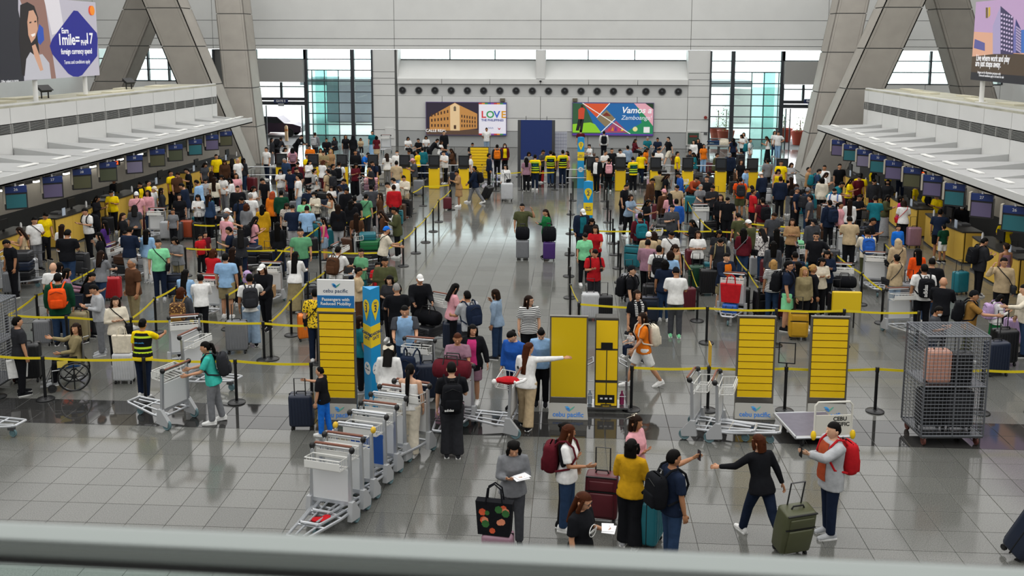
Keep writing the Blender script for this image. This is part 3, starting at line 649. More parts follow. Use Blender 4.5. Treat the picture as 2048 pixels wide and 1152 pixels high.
text('Vamos a', h_*.27, pm('f4f4f8'), o, frame((.29*w_, -.1, h_*.78), (1,0,0), (0,0,1)), bold=True, shear=.25); text('Zamboanga!', h_*.19, pm('e8f0f8'), o, frame((.29*w_, -.1, h_*.55), (1,0,0), (0,0,1)), shear=.25)
flat(o, [(.885,.09),(.96,.09),(.96,.27),(.885,.27)], pm('f0f0f0'), .01, 'white_square', w_, h_)
q = MB().lathe([(0,0),(.16,0),(.16,.01),(0,.01)], 16, ax='y').build('round_seal', pm('e8dfa0'), o); q.location = (.28*w_, -.1, h_*.2)
for px, lab in ((1005, 'left'), (1150, 'right')):
    p = at_y(px, 200, W-.1); tag(MB().box((p.x, W-.08, p.z), (.32, .18, .22)).box((p.x, W-.18, p.z), (.26, .03, .16)).build('floodlight_box', mat('6a6352', .5)), 'small brown box fixed above the %s billboard' % lab, 'wall box')
p = at_y(1081, 160, W-.3); o = thing('security_camera', 'small white security camera on the wall ledge', 'camera', p); MB().ell((0, 0, -.08), (.08, .08, .09)).build('dome', BLK, o, True); MB().box((0, .05, 0), (.12, .2, .08)).build('mount', WHT, o)
p = at_y(1411, 235, W-.05); tag(MB().lathe([(0,-.1),(.1,-.1),(.11,0),(0,0)], 16, p, ax='y').build('fire_alarm', mat('8a2a22', .4), smooth=True), 'round red fire alarm on the right wall', 'alarm')
a, b = at_y(1372, 291, W-.1), at_y(1401, 263, W-.1); o = thing('hose_cabinet', 'framed glass hose cabinet on the far wall', 'cabinet', ((a.x+b.x)/2, W-.06, a.z))
MB().box((0, 0, (b.z-a.z)/2), (b.x-a.x, .12, b.z-a.z)).build('frame', mat('bcbcb8', .5), o); MB().box((0, -.065, (b.z-a.z)/2), ((b.x-a.x)*.78, .02, (b.z-a.z)*.8)).build('door_glass', mat('3c5048', .15), o); MB().box((0, -.08, (b.z-a.z)*.66), (.5, .02, .12)).build('red_label', mat('7a2f28', .5), o)
a, b = at_y(770, 277, W-.05), at_y(788, 255, W-.05); tag(MB().box(((a.x+b.x)/2, W-.02, (a.z+b.z)/2), (b.x-a.x, .05, b.z-a.z)).box(((a.x+b.x)/2, W-.05, (a.z+b.z)/2), ((b.x-a.x)*.9, .02, (b.z-a.z)*.92)).build('access_panel', PANEL), 'flush grey access panel left of the LOVE billboard', 'panel')
p = at_y(1411, 267, W-.05); tag(MB().box((p.x, W-.03, p.z), (.22, .06, .16)).box((p.x, W-.07, p.z), (.08, .03, .08)).build('wall_switch', mat('5c5d5e', .5)), 'small dark switch box under the fire alarm', 'switch')
# ---- large advertising boards on the ledges
def ledge_board(x, y0, y1, z0, z1, face, label):
    o = thing('advertising_board', label, 'billboard', (x, (y0+y1)/2, z0)); L = y1-y0; Hh = z1-z0
    MB().box((0, 0, Hh/2), (.3, L, Hh)).build('case', mat('4a4a50', .5), o)
    for t in ((-.38, .02, .4) if face > 0 else (-.4, -.06, .42)):
        q = MB().tube([(0, t*L, -.9), (0, t*L, 0)], .09, 10); q.box((0, t*L, -.86), (.36, .36, .06)); q.build('post', WHT, o, True)
    return o, L, Hh
# left: reading direction runs along +y (away), seen from +x
LB = at_x(195, 80, -20.3).y
o, L, Hh = ledge_board(-20.45, LB-10, LB, 5.6, 8.68, 1, 'large lit board reading 1 mile = PHP17 on the left ledge')
def fl(o, pts, m, off, name, L, Hh, sg):
    n = len(pts); P = [(sg*(.155+off), sg*(u-.5)*L, v*Hh) for u, v in pts]; Q = [(a-sg*.0015, b, c) for a, b, c in P]
    return MB().add(P+Q, [tuple(range(n)), tuple(range(2*n-1, n-1, -1))]+[(i, n+i, n+(i+1) % n, (i+1) % n) for i in range(n)]).build(name, m, o)
def lu(px, py): v = at_x(px, py, -20.3); return ((v.y-LB+10)/10.0, (v.z-5.6)/3.08)
def poly(pts): return [lu(*q) for q in pts]
def clampu(ps): return [(min(max(u, 0.), 1.), min(max(v, 0.), 1.)) for u, v in ps]
fl(o, [(0,0),(1,0),(1,1),(0,1)], pm('b8b4c0'), 0, 'cabin_wall', L, Hh, 1)
fl(o, clampu([(0,0),lu(38,-40),lu(42,40),lu(50,90),lu(46,170),(0,0)]+[]), pm('2a2a34'), .002, 'dark_seat', L, Hh, 1) if 0 else fl(o, [(0,0),lu(48,162),lu(44,60),lu(36,20),lu(36,-14),(0,1)], pm('23232c'), .002, 'dark_seat', L, Hh, 1)
fl(o, clampu(poly([(36,-20),(88,-10),(112,160),(98,158)])), pm('8d6a60'), .002, 'window_frame_print', L, Hh, 1); fl(o, clampu(poly([(88,0),(118,0),(128,60),(104,70)])), pm('d8d4da'), .003, 'cabin_light', L, Hh, 1)
fl(o, clampu(poly([(78,48),(86,56),(88,80),(80,90),(72,80)])), pm('2a4fae'), .004, 'blue_headrest', L, Hh, 1)
fl(o, clampu(poly([(40,10),(54,4),(68,12),(76,36),(74,70),(80,120),(60,158),(44,150),(38,80)])), pm('1d1618'), .005, 'printed_hair', L, Hh, 1)
fl(o, clampu(poly([(57,22),(66,20),(73,34),(75,58),(70,76),(62,86),(56,70),(54,44)])), pm('c99a80'), .007, 'printed_face', L, Hh, 1)
fl(o, clampu(poly([(48,160),(52,118),(60,104),(70,112),(84,108),(98,126),(102,160)])), pm('b9b8c0'), .008, 'printed_sweater', L, Hh, 1)
fl(o, clampu(poly([(63,92),(70,88),(78,110),(86,140),(80,142),(68,112)])), pm('c99a80'), .009, 'printed_hand', L, Hh, 1)
fl(o, clampu(poly([(58,44),(62,43),(62,46),(58,47)])), pm('2a1a18'), .009, 'printed_eye', L, Hh, 1); fl(o, clampu(poly([(68,42),(72,41),(72,44),(68,45)])), pm('2a1a18'), .009, 'printed_eye', L, Hh, 1); fl(o, clampu(poly([(61,69),(70,66),(69,71),(64,74)])), pm('efe6e2'), .009, 'printed_smile', L, Hh, 1)
fl(o, clampu(poly([(140,30),(147,21),(155,22),(193,66),(196,78),(194,112),(164,150),(156,154),(146,153),(136,147),(104,108),(99,92),(104,78)])), pm('1a1d86'), .006, 'blue_diamond', L, Hh, 1)
def ltext(s, px, py, size, m, bold=True, sx=1.0):
    v = at_x(px, py, -20.28); text(s, size, m, o, frame((.17, v.y-LB+5, v.z-5.6), (0,1,0), (0,0,1)), bold=bold, sx=sx)
TW = pm('f4f4f8'); ltext('1mile=', 138, 80, .62, TW, sx=1.0); ltext('PHP', 168, 86, .3, TW); ltext('17', 178.5, 78, .62, TW); ltext('Earn', 130, 62, .3, TW)
ltext('foreign currency spend', 154, 103, .31, TW, sx=.86); ltext('Terms and conditions apply', 155, 124, .22, TW, False, sx=.85); ltext('Offer subject to terms', 20, 162, .12, TW, False)
for dx, c in ((0, 'd8452a'), (2.5, 'ee8a1e')):
    v = at_x(181+dx, 21, -20.3); q = MB().lathe([(0,0),(.2,0),(.2,.004),(0,.004)], 20, ax='x').build('round_logo', pm(c), o); q.location = (.165+dx*.002, v.y-LB+5, v.z-5.6)
# right: seen from -x, reading direction runs towards the camera (-y)
RB = at_x(1947, 80, 15.75).y
o, L, Hh = ledge_board(15.9, RB-9.8, RB, 5.62, 8.65, -1, 'large lit board of purple high-rise towers on the right ledge')
def ru(px, py): v = at_x(px, py, 15.75); return (1-(v.y-RB+9.8)/9.8, (v.z-5.62)/3.03)
def rp_(pts): return clampu([ru(*q) for q in pts])
def fr_(pts, c, off, name):
    n = len(pts); P = [(-.155-off, (.5-u)*L, v*Hh) for u, v in pts]; Q = [(a+.0015, b, c_) for a, b, c_ in P]
    return MB().add(P+Q, [tuple(range(n)), tuple(range(2*n-1, n-1, -1))]+[(i, n+i, n+(i+1) % n, (i+1) % n) for i in range(n)]).build(name, pm(c), o)
fr_([(0,0),(1,0),(1,1),(0,1)], 'b89ac0', 0, 'dusk_sky'); fr_([(0,.2),(.62,.2),(.62,.55),(0,.62)], 'd9a58a', .001, 'sky_glow')
fr_([(0,0),(1,0),(1,.3),(.3,.36),(0,.3)], '4a3a2a', .002, 'ground_print'); fr_([(0,0),(1,0),(1,.1),(0,.1)], '1c1a22', .004, 'caption_band')
fr_(rp_([(1950,78),(1970,86),(1970,102),(1948,96)]), '5a5a98', .003, 'low_block')
def tower(x0, x1, yt, yb, c1, c2, nm):
    xm = x0+(x1-x0)*.38
    fr_(rp_([(x0,yb),(xm,yb),(xm,yt),(x0,yt+40)]), c1, .004, nm); fr_(rp_([(xm,yb),(x1,yb+1),(x1,yt+22),(xm,yt)]), c2, .004, nm)
    for r in range(9):
        y = yt+14+(yb-yt-18)*r/9
        for c in range(5): xx = xm+(x1-xm)*(c+.15)/5; fr_(rp_([(xx,y+c*1.5),(xx+(x1-xm)*.12,y+c*1.5),(xx+(x1-xm)*.12,y+4+c*1.5),(xx,y+4+c*1.5)]), 'c9b8d8', .006, 'printed_pane')
tower(1986, 2027, 12, 108, 'a59ac0', '3a3358', 'tower_print'); tower(2026, 2043, 38, 106, '6a6aa8', '2f2f66', 'tower_print')
fr_(rp_([(2043,60),(2060,58),(2060,106),(2043,106)]), '3a6ab8', .004, 'tower_print')
fr_(rp_([(1972,15),(1976,15),(1976,36),(1972,36)]), '6a5a2a', .004, 'gold_mark'); fr_(rp_([(1977,15),(1981,14),(1981,30),(1977,36)]), 'c9a93a', .004, 'gold_mark')
def rtext(s, px, py, size, sx=1.0, bold=True):
    v = at_x(px, py, 15.7); text(s, size, TW, o, frame((-.17, v.y-RB+4.9, v.z-5.62), (0,-1,0), (0,0,1)), bold=bold, sx=sx)
rtext('Live where work and play', 1983, 117, .34, .82); rtext('are just steps away.', 1974, 128, .34, .85); rtext('Images are for illustration purposes only', 1976, 146, .14, .9, False); rtext('Terms and conditions apply to all units for sale', 1980, 152.5, .13, .9, False)
# floodlights on the ledges
def flood(px, py, X, rz, lab):
    p = at_x(px, py, X); o = thing('floodlight', lab, 'lamp', (X, p.y, 4.77), rz)
    for s in (-1, 1): MB().box((s*.16, 0, .16), (.03, .05, .32)).build('bracket', BLK, o)
    M = Matrix.Translation((0, 0, .38)) @ Matrix.Rotation(.6, 4, 'X'); MB().box((0, 0, 0), (.5, .3, .12), 0, 0, M).box((0, 0, .05), (.56, .36, .03), 0, 0, M).build('lamp_head', BLK, o)
flood(90, 193, -21.2, 1.2, 'black floodlight on the left ledge under the board'); flood(258, 178, -21.2, 1.2, 'black floodlight on the left ledge near the columns')
# ---- monitors hung under the canopies, lamps over the counters
MHEAD = mat('20356f', .4); MSIDE = mat('b7b0a0', .5)
mb = MB().box((0, 0, -.05), (.62, .16, .2)).mesh('header', MHEAD); mcase = MB().box((0, .05, -.38), (.64, .2, .6)).mesh('monitor_case', mat('2a2a2c', .5)); mside = MB().box((-.33, .02, -.2), (.06, .26, .56)).mesh('side_board', MSIDE)
mscr = [MB().box((0, -.06, -.42), (.56, .012, .42)).mesh('screen', mat(c, .3, emit=.05)) for c in ('2f6a72', '655d7c', '55553f', '4d5340', '77728a')]
marm = MB().box((0, 0, .12), (.05, .05, .24)).mesh('hanger', WHT)
def monitors(xs, E, rz, nm, seq, slope, y0):
    for i, px in enumerate(xs):
        p = at_x(px, 300, E); o = thing('check_in_monitor', 'hanging check-in monitor with blue header, %s from camera on %s canopy' % (nth(i, 9), nm), 'monitor', (E, p.y, 2.54), rz, 'monitors under the %s canopy' % nm)
        ob('header', mb, o); c = ob('monitor_case', mcase, o); ob('screen', mscr[seq[i % len(seq)]], c); ob('side_board', mside, o); ob('hanger', marm, o)
        text(str(26+i), .12, WHT, o, frame((0, -.085, -.05), (1,0,0), (0,0,1)))
monitors([25, 100, 160, 213, 267, 313, 350, 390, 424, 452], CL-.1, math.radians(35), 'left', (0, 1, 2, 3, 4, 2, 3), 0, 0)
monitors([2040, 1972, 1916, 1870, 1828, 1790, 1758, 1730, 1702, 1677], CR+.1, math.radians(-35), 'right', (0, 1, 0, 1, 2, 1, 0, 4), 0, 0)
def tubes(sgn, X0, ys, nm):
    LM = mat('f6f3ea', .4, emit=3.0); i = 0
    for a, b in zip(ys, ys[1:]):
        if a < 24 or a > 44 or b-a < 1.5: continue
        o = thing('strip_lamp', 'glowing strip lamp above the %s counters, %s from camera' % (nm, nth(i, 12)), 'lamp', (X0-sgn*.45, (a+b)/2, 1.98), 0, 'strip lamps over the %s counters' % nm); i += 1
        MB().box((0, 0, 0), (.12, 1.3, .08)).build('diffuser', LM, o); MB().box((0, 0, .06), (.16, 1.4, .05)).build('housing', WHT, o); MB().box((0, 0, .41), (.04, .04, .66)).build('hanger', WHT, o)
tubes(-1, XL, ysL, 'left'); tubes(1, XR, ysR, 'right')
o = thing('number_display', 'red digital number display under the left canopy', 'display', (CL-.4, at_x(232, 328, CL-.4).y, 2.3), .6); MB().box((0, 0, .1), (.3, .08, .2)).build('case', BLK, o); text('62', .17, mat('ff4a1a', .5, emit=2.5), o, frame((0, -.045, .1), (1,0,0), (0,0,1)), bold=True); MB().box((0, 0, .33), (.03, .03, .26)).build('hanger', BLK, o)
o = thing('number_display', 'red digital number display under the right canopy', 'display', (CR+.4, at_x(1845, 342, CR+.4).y, 2.3), -.6); MB().box((0, 0, .1), (.3, .08, .2)).build('case', BLK, o); text('02', .17, mat('ff4a1a', .5, emit=2.5), o, frame((0, -.045, .1), (1,0,0), (0,0,1)), bold=True); MB().box((0, 0, .33), (.03, .03, .26)).build('hanger', BLK, o)
# ---- check-in desks
DESK = mat('d9b24a', .5, var=.03, scale=2); DTOP = mat('34322f', .4)
def desk(X, y0, y1, sgn, label):
    # sgn: -1 left row (front faces +x), +1 right row (front faces -x)
    o = thing('check_in_desk', label, 'desk', (X, (y0+y1)/2, 0)); L = y1-y0; n = 7; f = -sgn
    prof = [(f*(.28-.5*abs(k/(n-1)-.5)**2), -L/2+L*k/(n-1)) for k in range(n)]
    for k in range(n-1):
        (xa, ya), (xb_, yb) = prof[k], prof[k+1]
        MB().hexa([(xa-f*.06, ya+.005, .06), (xa, ya+.005, .06), (xb_, yb-.005, .06), (xb_-f*.06, yb-.005, .06), (xa-f*.06, ya+.005, 1.02), (xa, ya+.005, 1.02), (xb_, yb-.005, 1.02), (xb_-f*.06, yb-.005, 1.02)]).build('front_panel', DESK, o)
    pts = prof+[(-f*.45, L/2), (-f*.45, -L/2)]
    MB().loft([[(x+f*.03*(i < n), y, 1.02) for i, (x, y) in enumerate(pts)], [(x+f*.03*(i < n), y, 1.07) for i, (x, y) in enumerate(pts)]]).build('counter_top', DTOP, o)
    MB().box((-f*.1, 0, .03), (.6, L-.1, .06)).build('plinth', DGREY, o)
    for s in (-1, 1): MB().box((-f*.15, s*(L/2-.03), .54), (.55, .05, .96)).build('side_panel', DESK, o)
    m = MB().box((-f*.25, L*.18, 1.3), (.05, .48, .32)).box((-f*.25, L*.18, 1.1), (.06, .06, .14)).build('desk_monitor', BLK, o)
    MB().box((-f*.3, -L*.15, 1.1), (.3, .4, .06)).build('keyboard_tray', mat('57585a', .5), o)
    MB().lathe([(0,1.07),(.035,1.07),(.035,1.25),(.015,1.3),(0,1.3)], 10, (f*.1, L*.32, 0)).build('sanitiser_bottle', WHT, o, True)
    MB().box((f*.16, -L*.3, 1.2), (.02, .2, .26)).build('card_holder', mat('c9d6e6', .3), o)
for i, (a, b) in enumerate(((27.2, 29.9), (31.4, 34.1), (35.0, 37.8), (38.9, 41.7), (43.0, 45.8), (47.2, 50.0))): desk(-17.75, a, b, -1, 'yellow curved check-in desk, %s from camera in the left row' % nth(i, 6))
for i, (a, b) in enumerate(((23.4, 26.2), (27.4, 30.6), (31.3, 34.7), (35.6, 38.6), (39.6, 42.6), (43.6, 46.6))): desk(12.75, a, b, 1, 'yellow curved check-in desk, %s from camera in the right row' % nth(i, 6))
# ================================================================ LUGGAGE, TROLLEYS
def wheel_me(r, w, m=None, n=16, ax='x'): return MB().lathe([(0,-w/2),(r*.55,-w/2),(r*.6,-w*.35),(r*.8,-w*.4),(r*.9,-w/2),(r,-w*.3),(r,w*.3),(r*.9,w/2),(r*.8,w*.4),(r*.6,w*.35),(r*.55,w/2),(0,w/2)], n, ax=ax).mesh('wheel', m or RUB, 30)
TY = mat('5d7a80', .6); HUB = mat('2a2c2e', .5)
PROTO = {}
def cart_proto():
    o = thing('baggage_trolley', 'proto', 'trolley')
    for s in (-1, 1):
        MB().hexa([(s*.31-.025, .33, .2), (s*.31+.025, .33, .2), (s*.31+.025, .38, .2), (s*.31-.025, .38, .2), (s*.29-.02, .36, 1.02), (s*.29+.02, .36, 1.02), (s*.29+.02, .41, 1.02), (s*.29-.02, .41, 1.02)]).build('upright', ALU, o)
        h = MB().prism([(-.1, .1), (.16, .06), (.18, .16), (.02, .36), (-.06, .36)], -.035, .035).mesh('wheel_housing', mat('a9abad', .5)); q = ob('wheel_housing', h, o, (s*.33, .36, 0)); q.rotation_euler[2] = math.pi/2
        ob('wheel', wheel_me(.095, .05, TY), o, (s*.33, .48, .095)); ob('grip_end', MB().ell((0,0,0), (.04,.05,.05)).mesh('grip_end', BLK, True), o, (s*.31, .42, 1.06))
    ob('wheel', wheel_me(.07, .04, TY), o, (0, -.5, .07)); MB().box((0, -.47, .15), (.06, .12, .06)).build('fork', DSTEEL, o)
    MB().tube([(-.3, .42, 1.06), (-.28, .47, 1.09), (.28, .47, 1.09), (.3, .42, 1.06)], .018, 8).build('handle_bar', mat('7b4a38', .5), o, True)
    MB().tube([(-.3, .38, 1.0), (-.3, .44, 1.06), (.3, .44, 1.06), (.3, .38, 1.0)], .016, 8).build('push_bar', STEEL, o, True)
    MB().box((0, .36, .57), (.56, .02, .46)).build('advert_panel', mat('d3d5d6', .4), o)
    MB().box((0, .355, .32), (.58, .03, .05)).build('cross_bar', ALU, o)
    b = MB(); T_ = .006
    for z in (.84, .98): b.tube([(-.27,.36,z), (-.27,.12,z+.03), (.27,.12,z+.03), (.27,.36,z)], .009, 6, closed=True)
    for i in range(7): x = -.24+i*.08; b.tube([(x,.12,1.0), (x,.12,.87), (x,.36,.84)], .005, 5)
    for s in (-1, 1):
        for i in range(3): y = .18+.07*i; b.tube([(s*.27,y,.99), (s*.27,y,.85)], .005, 5)
    b.build('basket', mat('dcdcd8', .4, .3), o)['kind'] = 'stuff'; MB().box((0, .105, .93), (.54, .012, .1)).build('basket_plate', mat('e2e2de', .4), o)
    f = MB()
    for s in (-1, 1):
        f.tube([(s*.31,.4,.2), (s*.27,.1,.2), (s*.15,-.62,.26)], .022, 8); f.tube([(s*.14,.36,.2), (s*.06,-.58,.25)], .016, 8)
    f.tube([(-.15,-.62,.26), (-.13,-.66,.265), (.13,-.66,.265), (.15,-.62,.26)], .022, 8); f.tube([(-.28,.14,.2), (.28,.14,.2)], .018, 8); f.tube([(-.21,-.25,.23), (.21,-.25,.23)], .016, 8); f.tube([(-.31,.36,.2), (.31,.36,.2)], .02, 8)
    f.build('platform', ALU, o, True)
    return o
def suitcase_proto(soft=False):
    o = thing('suitcase', 'proto', 'suitcase'); g = mat('808080', .35)
    if not soft:
        MB().rbox((0, 0, .38), (.44, .27, .62), .05).build('shell', g, o, 50)
        rb = MB()
        for i in range(7): rb.box((-.165+i*.055, -.136, .38), (.022, .01, .5)); rb.box((-.165+i*.055, .136, .38), (.022, .01, .5))
        rb.build('shell_ribs', g, o)['kind'] = 'stuff'; z = MB(); z.rbox((0, 0, .38), (.446, .012, .626), .004); z.build('zip_line', BLK, o)
    else:
        MB().rbox((0, 0, .38), (.44, .26, .62), .04, bulge=.01).build('shell', g, o, 50)
        MB().rbox((.0, -.14, .29), (.34, .05, .34), .02).build('front_pocket', g, o, 50); MB().rbox((0, -.135, .56), (.34, .04, .14), .015).build('top_pocket', g, o, 50)
        MB().box((0, -.135, .475), (.42, .02, .02)).box((0, -.13, .68), (.42, .02, .015)).build('zip_line', BLK, o)
    MB().tube([(-.1,.09,.68), (-.1,.09,1.02), (.1,.09,1.02), (.1,.09,.68)], .011, 6).build('pull_handle', mat('3a3b3d', .4, .6), o, True)
    MB().tube([(-.09,0,.69), (-.07,0,.73), (.07,0,.73), (.09,0,.69)], .012, 6).build('grip', BLK, o, True)
    wm = wheel_me(.035, .03, n=10)
    for sx in (-1, 1):
        for sy in (-1, 1): ob('wheel', wm, o, (sx*.17, sy*.09, .035))
    return o
def backpack_proto():
    o = thing('backpack', 'proto', 'backpack'); g = mat('222222', .8)
    # origin at the wearer's feet line; bag sits behind the shoulder blades
    MB().rbox((0, .235, 1.17), (.31, .19, .47), .07, bulge=.015).build('bag', g, o, 60); MB().rbox((0, .335, 1.07), (.23, .06, .2), .025).build('front_pocket', g, o, 60)
    MB().tube([(-.12,.332,1.3),(0,.345,1.36),(.12,.332,1.3)], .005, 5).build('zip_line', BLK, o)
    MB().tube([(-.04,.17,1.4),(-.03,.17,1.45),(.03,.17,1.45),(.04,.17,1.4)], .012, 6).build('top_loop', BLK, o, True)
    for s in (-1, 1): MB().tube([(s*.09,.17,1.38), (s*.115,.1,1.47), (s*.125,.0,1.49), (s*.13,-.1,1.4), (s*.14,-.14,1.25), (s*.17,-.05,1.07), (s*.15,.15,1.0)], .017, 6).build('shoulder_strap', g, o, True)
    return o
def sling_proto():
    o = thing('shoulder_bag', 'proto', 'bag'); g = mat('222222', .7)
    MB().rbox((.21, -.1, .93), (.1, .26, .2), .03).build('pouch', g, o, 60); MB().rbox((.265, -.1, .98), (.02, .24, .1), .008).build('flap', g, o, 60)
    MB().tube([(.2,-.1,1.02), (.1,-.15,1.2), (-.06,-.13,1.38), (-.13,-.02,1.48), (-.1,.12,1.38), (.05,.15,1.2), (.2,.08,1.0)], .011, 6).build('strap', g, o, True)
    return o
def tote_proto():
    o = thing('tote_bag', 'proto', 'bag'); g = mat('888888', .7)
    MB().hexa([(-.17,-.07,0),(.17,-.07,0),(.17,.07,0),(-.17,.07,0),(-.2,-.05,.36),(.2,-.05,.36),(.2,.05,.36),(-.2,.05,.36)]).build('body', g, o)
    for s in (-1, 1): MB().tube([(-.09,s*.05,.34),(-.07,s*.03,.5),(0,s*.02,.55),(.07,s*.03,.5),(.09,s*.05,.34)], .009, 6).build('handle', g, o, True)
    return o
def duffel_proto():
    o = thing('duffel_bag', 'proto', 'bag'); g = mat('888888', .8)
    rings = []
    for x in (-.3, -.28, -.2, 0, .2, .28, .3):
        s = .62 if abs(x) > .29 else (.85 if abs(x) > .25 else 1); rings.append([(x, .17*s*math.cos(a*.524), .16+.16*s*math.sin(a*.524)) for a in range(12)])
    MB().loft(rings).build('body', g, o, 60); MB().box((0, 0, .325), (.5, .012, .012)).build('zip_line', BLK, o)
    for s in (-1, 1): MB().tube([(-.12,s*.12,.26),(-.1,s*.06,.4),(.1,s*.06,.4),(.12,s*.12,.26)], .012, 6).build('handle', BLK, o, True)
    return o
def box_proto():
    o = thing('cardboard_box', 'proto', 'box'); g = mat('a9835a', .8)
    MB().box((0, 0, .17), (.5, .38, .34)).build('carton', g, o); MB().box((0, 0, .341), (.06, .382, .004)).box((0, -.191, .28), (.06, .004, .12)).build('tape', mat('cbb98a', .4), o)
    return o
def proto(kind):
    if kind not in PROTO:
        PROTO[kind] = dict(cart=cart_proto, hard=suitcase_proto, soft=lambda: suitcase_proto(True), pack=backpack_proto, sling=sling_proto, tote=tote_proto, duffel=duffel_proto, box=box_proto)[kind]()
    return PROTO[kind]
MAIN = dict(hard=('shell', 'shell_ribs'), soft=('shell', 'front_pocket', 'top_pocket'), pack=('bag', 'front_pocket', 'shoulder_strap'), sling=('pouch', 'flap', 'strap'), tote=('body', 'handle'), duffel=('body',), box=('carton',), cart=())
def place(kind, loc, rz, label, col=None, s=1.0, tilt=0, grp=None, gloss=.4, sz=None):
    t = proto(kind); m = None
    if col: mm = mat(PAL.get(col, col), gloss, var=.05, scale=8) if kind in ('hard', 'soft') else pal(col); m = {n: mm for n in MAIN[kind]}
    c = copy_tree(t, None, m); c.location = loc; c.rotation_euler = (tilt, 0, rz); c.scale = (s, s, s) if sz is None else sz; c['label'] = label
    if grp: c['group'] = grp
    elif 'group' in c: del c['group']
    return c
def put(kind, px, py, deg, label, col=None, z=0, **k):
    p = at_z(px, py, z); return place(kind, p, math.radians(deg), label, col, **k)
G_C = 'baggage trolleys'
# nested row of trolleys
A, B = at_z(640, 1068), at_z(792, 905)
ng = ['front-most, with a red rag on its base', 'second from the front', 'third from the front with yellow grips', 'fourth from the front with a blue advert', 'fifth from the front', 'sixth from the front', 'seventh from the front']
for i, l in enumerate(ng):
    t = [0, .14, .27, .45, .6, .74, .87][i]; p = A.lerp(B, t); c = place('cart', (p.x, p.y, 0), math.radians(-14), 'baggage trolley in the nested row, '+l, grp='nested trolleys'); c.scale = (1.05, 1.0, 1.08)
    for q in kids(c) if 0 else [x for x in C.objects if x.parent == c]:
        if i == 3 and q.name.startswith('advert_panel'): setmat(q, mat('1d4f9c', .4))
        if i == 2 and q.name.startswith('grip_end'): setmat(q, mat('d8b02a', .5))
        if i in (2, 3, 5) and q.name.startswith('handle_bar'): setmat(q, ALU)
p = A+Vector((.0, -.05, .25)); tag(MB().ell((0,0,0), (.14, .07, .03), 9, 5).ell((.1,.05,.01), (.07,.08,.03), 8, 5).build('cloth', pal('red'), None, True, p), 'crumpled red and white cloth on the front trolley base', 'cloth')
put('cart', 800, 918, -18, 'baggage trolley held by the woman with the long ponytail', grp=G_C, s=1.12)
put('cart', 322, 838, 248, 'baggage trolley pushed by the person in turquoise', grp=G_C, s=1.05)
put('cart', 985, 858, 262, 'baggage trolley with a red and white hat by the white sweater', grp=G_C, s=1.05)
put('cart', 1432, 873, 70, 'parked baggage trolley left of the pair by the yellow slat sign', grp=G_C, s=1.05)
put('cart', 1480, 878, 74, 'parked baggage trolley right of the pair by the yellow slat sign', grp=G_C, s=1.05)
put('cart', -22, 868, 80, 'baggage trolley nose entering at the left edge on the dark band', grp=G_C, s=1.05)
put('cart', 372, 745, 20, 'baggage trolley with white bars beside the hi-vis vest worker', grp=G_C, s=1.05)
put('cart', 420, 775, 75, 'low baggage trolley behind the person in turquoise', grp=G_C, s=1.05)
put('cart', 862, 690, -30, 'trolley loaded with a black bag near the aisle', grp=G_C, s=1.05)
put('cart', 902, 862, -8, 'trolley carrying a maroon duffel bag', grp=G_C, s=1.05)
put('cart', 826, 800, -10, 'trolley with a navy backpack in front of the raglan shirt', grp=G_C, s=1.05)
put('cart', 1460, 640, -15, 'trolley carrying a big red carrier bag', grp=G_C, s=1.05)
put('cart', 1685, 612, -5, 'trolley behind the blank yellow notice board', grp=G_C, s=1.0)
put('cart', 1810, 672, 10, 'trolley beside the white shirt with sports backpack', grp=G_C, s=1.0)
put('cart', 535, 610, 0, 'trolley with a box in front of the white cap', grp=G_C, s=1.0)
put('cart', 408, 640, -5, 'trolley beside the sequinned gold backpack', grp=G_C, s=1.0)
put('cart', 308, 480, 0, 'trolley with panel facing front in the far left queue', grp=G_C)
put('cart', 1404, 470, 5, 'trolley with white boxes by the grey-haired woman', grp=G_C)
put('cart', 1695, 530, -8, 'trolley in front of the blue backpack wearer', grp=G_C)
put('cart', 1510, 530, -6, 'trolley between the belt diagonals on the right', grp=G_C)
put('cart', 1285, 470, -5, 'trolley with lilac bag near the aisle on the right', grp=G_C)
put('cart', 770, 305, 0, 'trolley parked against the far wall', grp=G_C)
put('cart', 985, 372, 60, 'trolley standing right of the far yellow slat sign', grp=G_C)
put('cart', 1750, 585, -10, 'trolley in front of the beige hooded jacket', grp=G_C)
put('cart', 40, 575, 100, 'trolley piled with dark bags at the left edge', grp=G_C)
put('cart', 1660, 470, -8, 'trolley before the beige shirt with lettering', grp=G_C)
# loads on the trolleys
def load(px, py, deg, kind, col, label, lvl=0.0, lie=True, dy=0., dx=0., s=.95, turn=0, z=None):
    p = at_z(px, py); M = Matrix.Rotation(math.radians(deg), 3, 'Z')
    if kind in ('hard', 'soft') and lie: o_ = M @ Vector((dx, .3+dy, .24+.14*s+lvl)); return place(kind, p+o_, math.radians(deg+turn), label, col, s=s, tilt=math.pi/2)
    o_ = M @ Vector((dx, -.1+dy, (.25 if z is None else z)+lvl)); return place(kind, p+o_, math.radians(deg+turn), label, col, s=s)
load(862, 690, -30, 'hard', 'charcoal', 'dark case lying under the black holdall near the aisle'); load(862, 690, -30, 'duffel', 'black', 'black holdall on the trolley near the aisle', .28, s=1.1)
load(902, 862, -8, 'hard', 'mauve', 'pink case lying low on the maroon duffel trolley'); load(902, 862, -8, 'duffel', 'maroon', 'maroon duffel bag on top of a trolley', .62, dy=.2, s=1.15, z=.35)
put('cart', 735, 530, 100, 'trolley carrying the green hard case', grp=G_C); load(735, 530, 100, 'hard', 'green', 'glossy green hard case lying on a trolley', .28, s=1.1); load(735, 530, 100, 'hard', 'black', 'black case lying under the green case'); load(735, 530, 100, 'hard', 'teal', 'teal case lying on top of the green case', .58, s=.85)
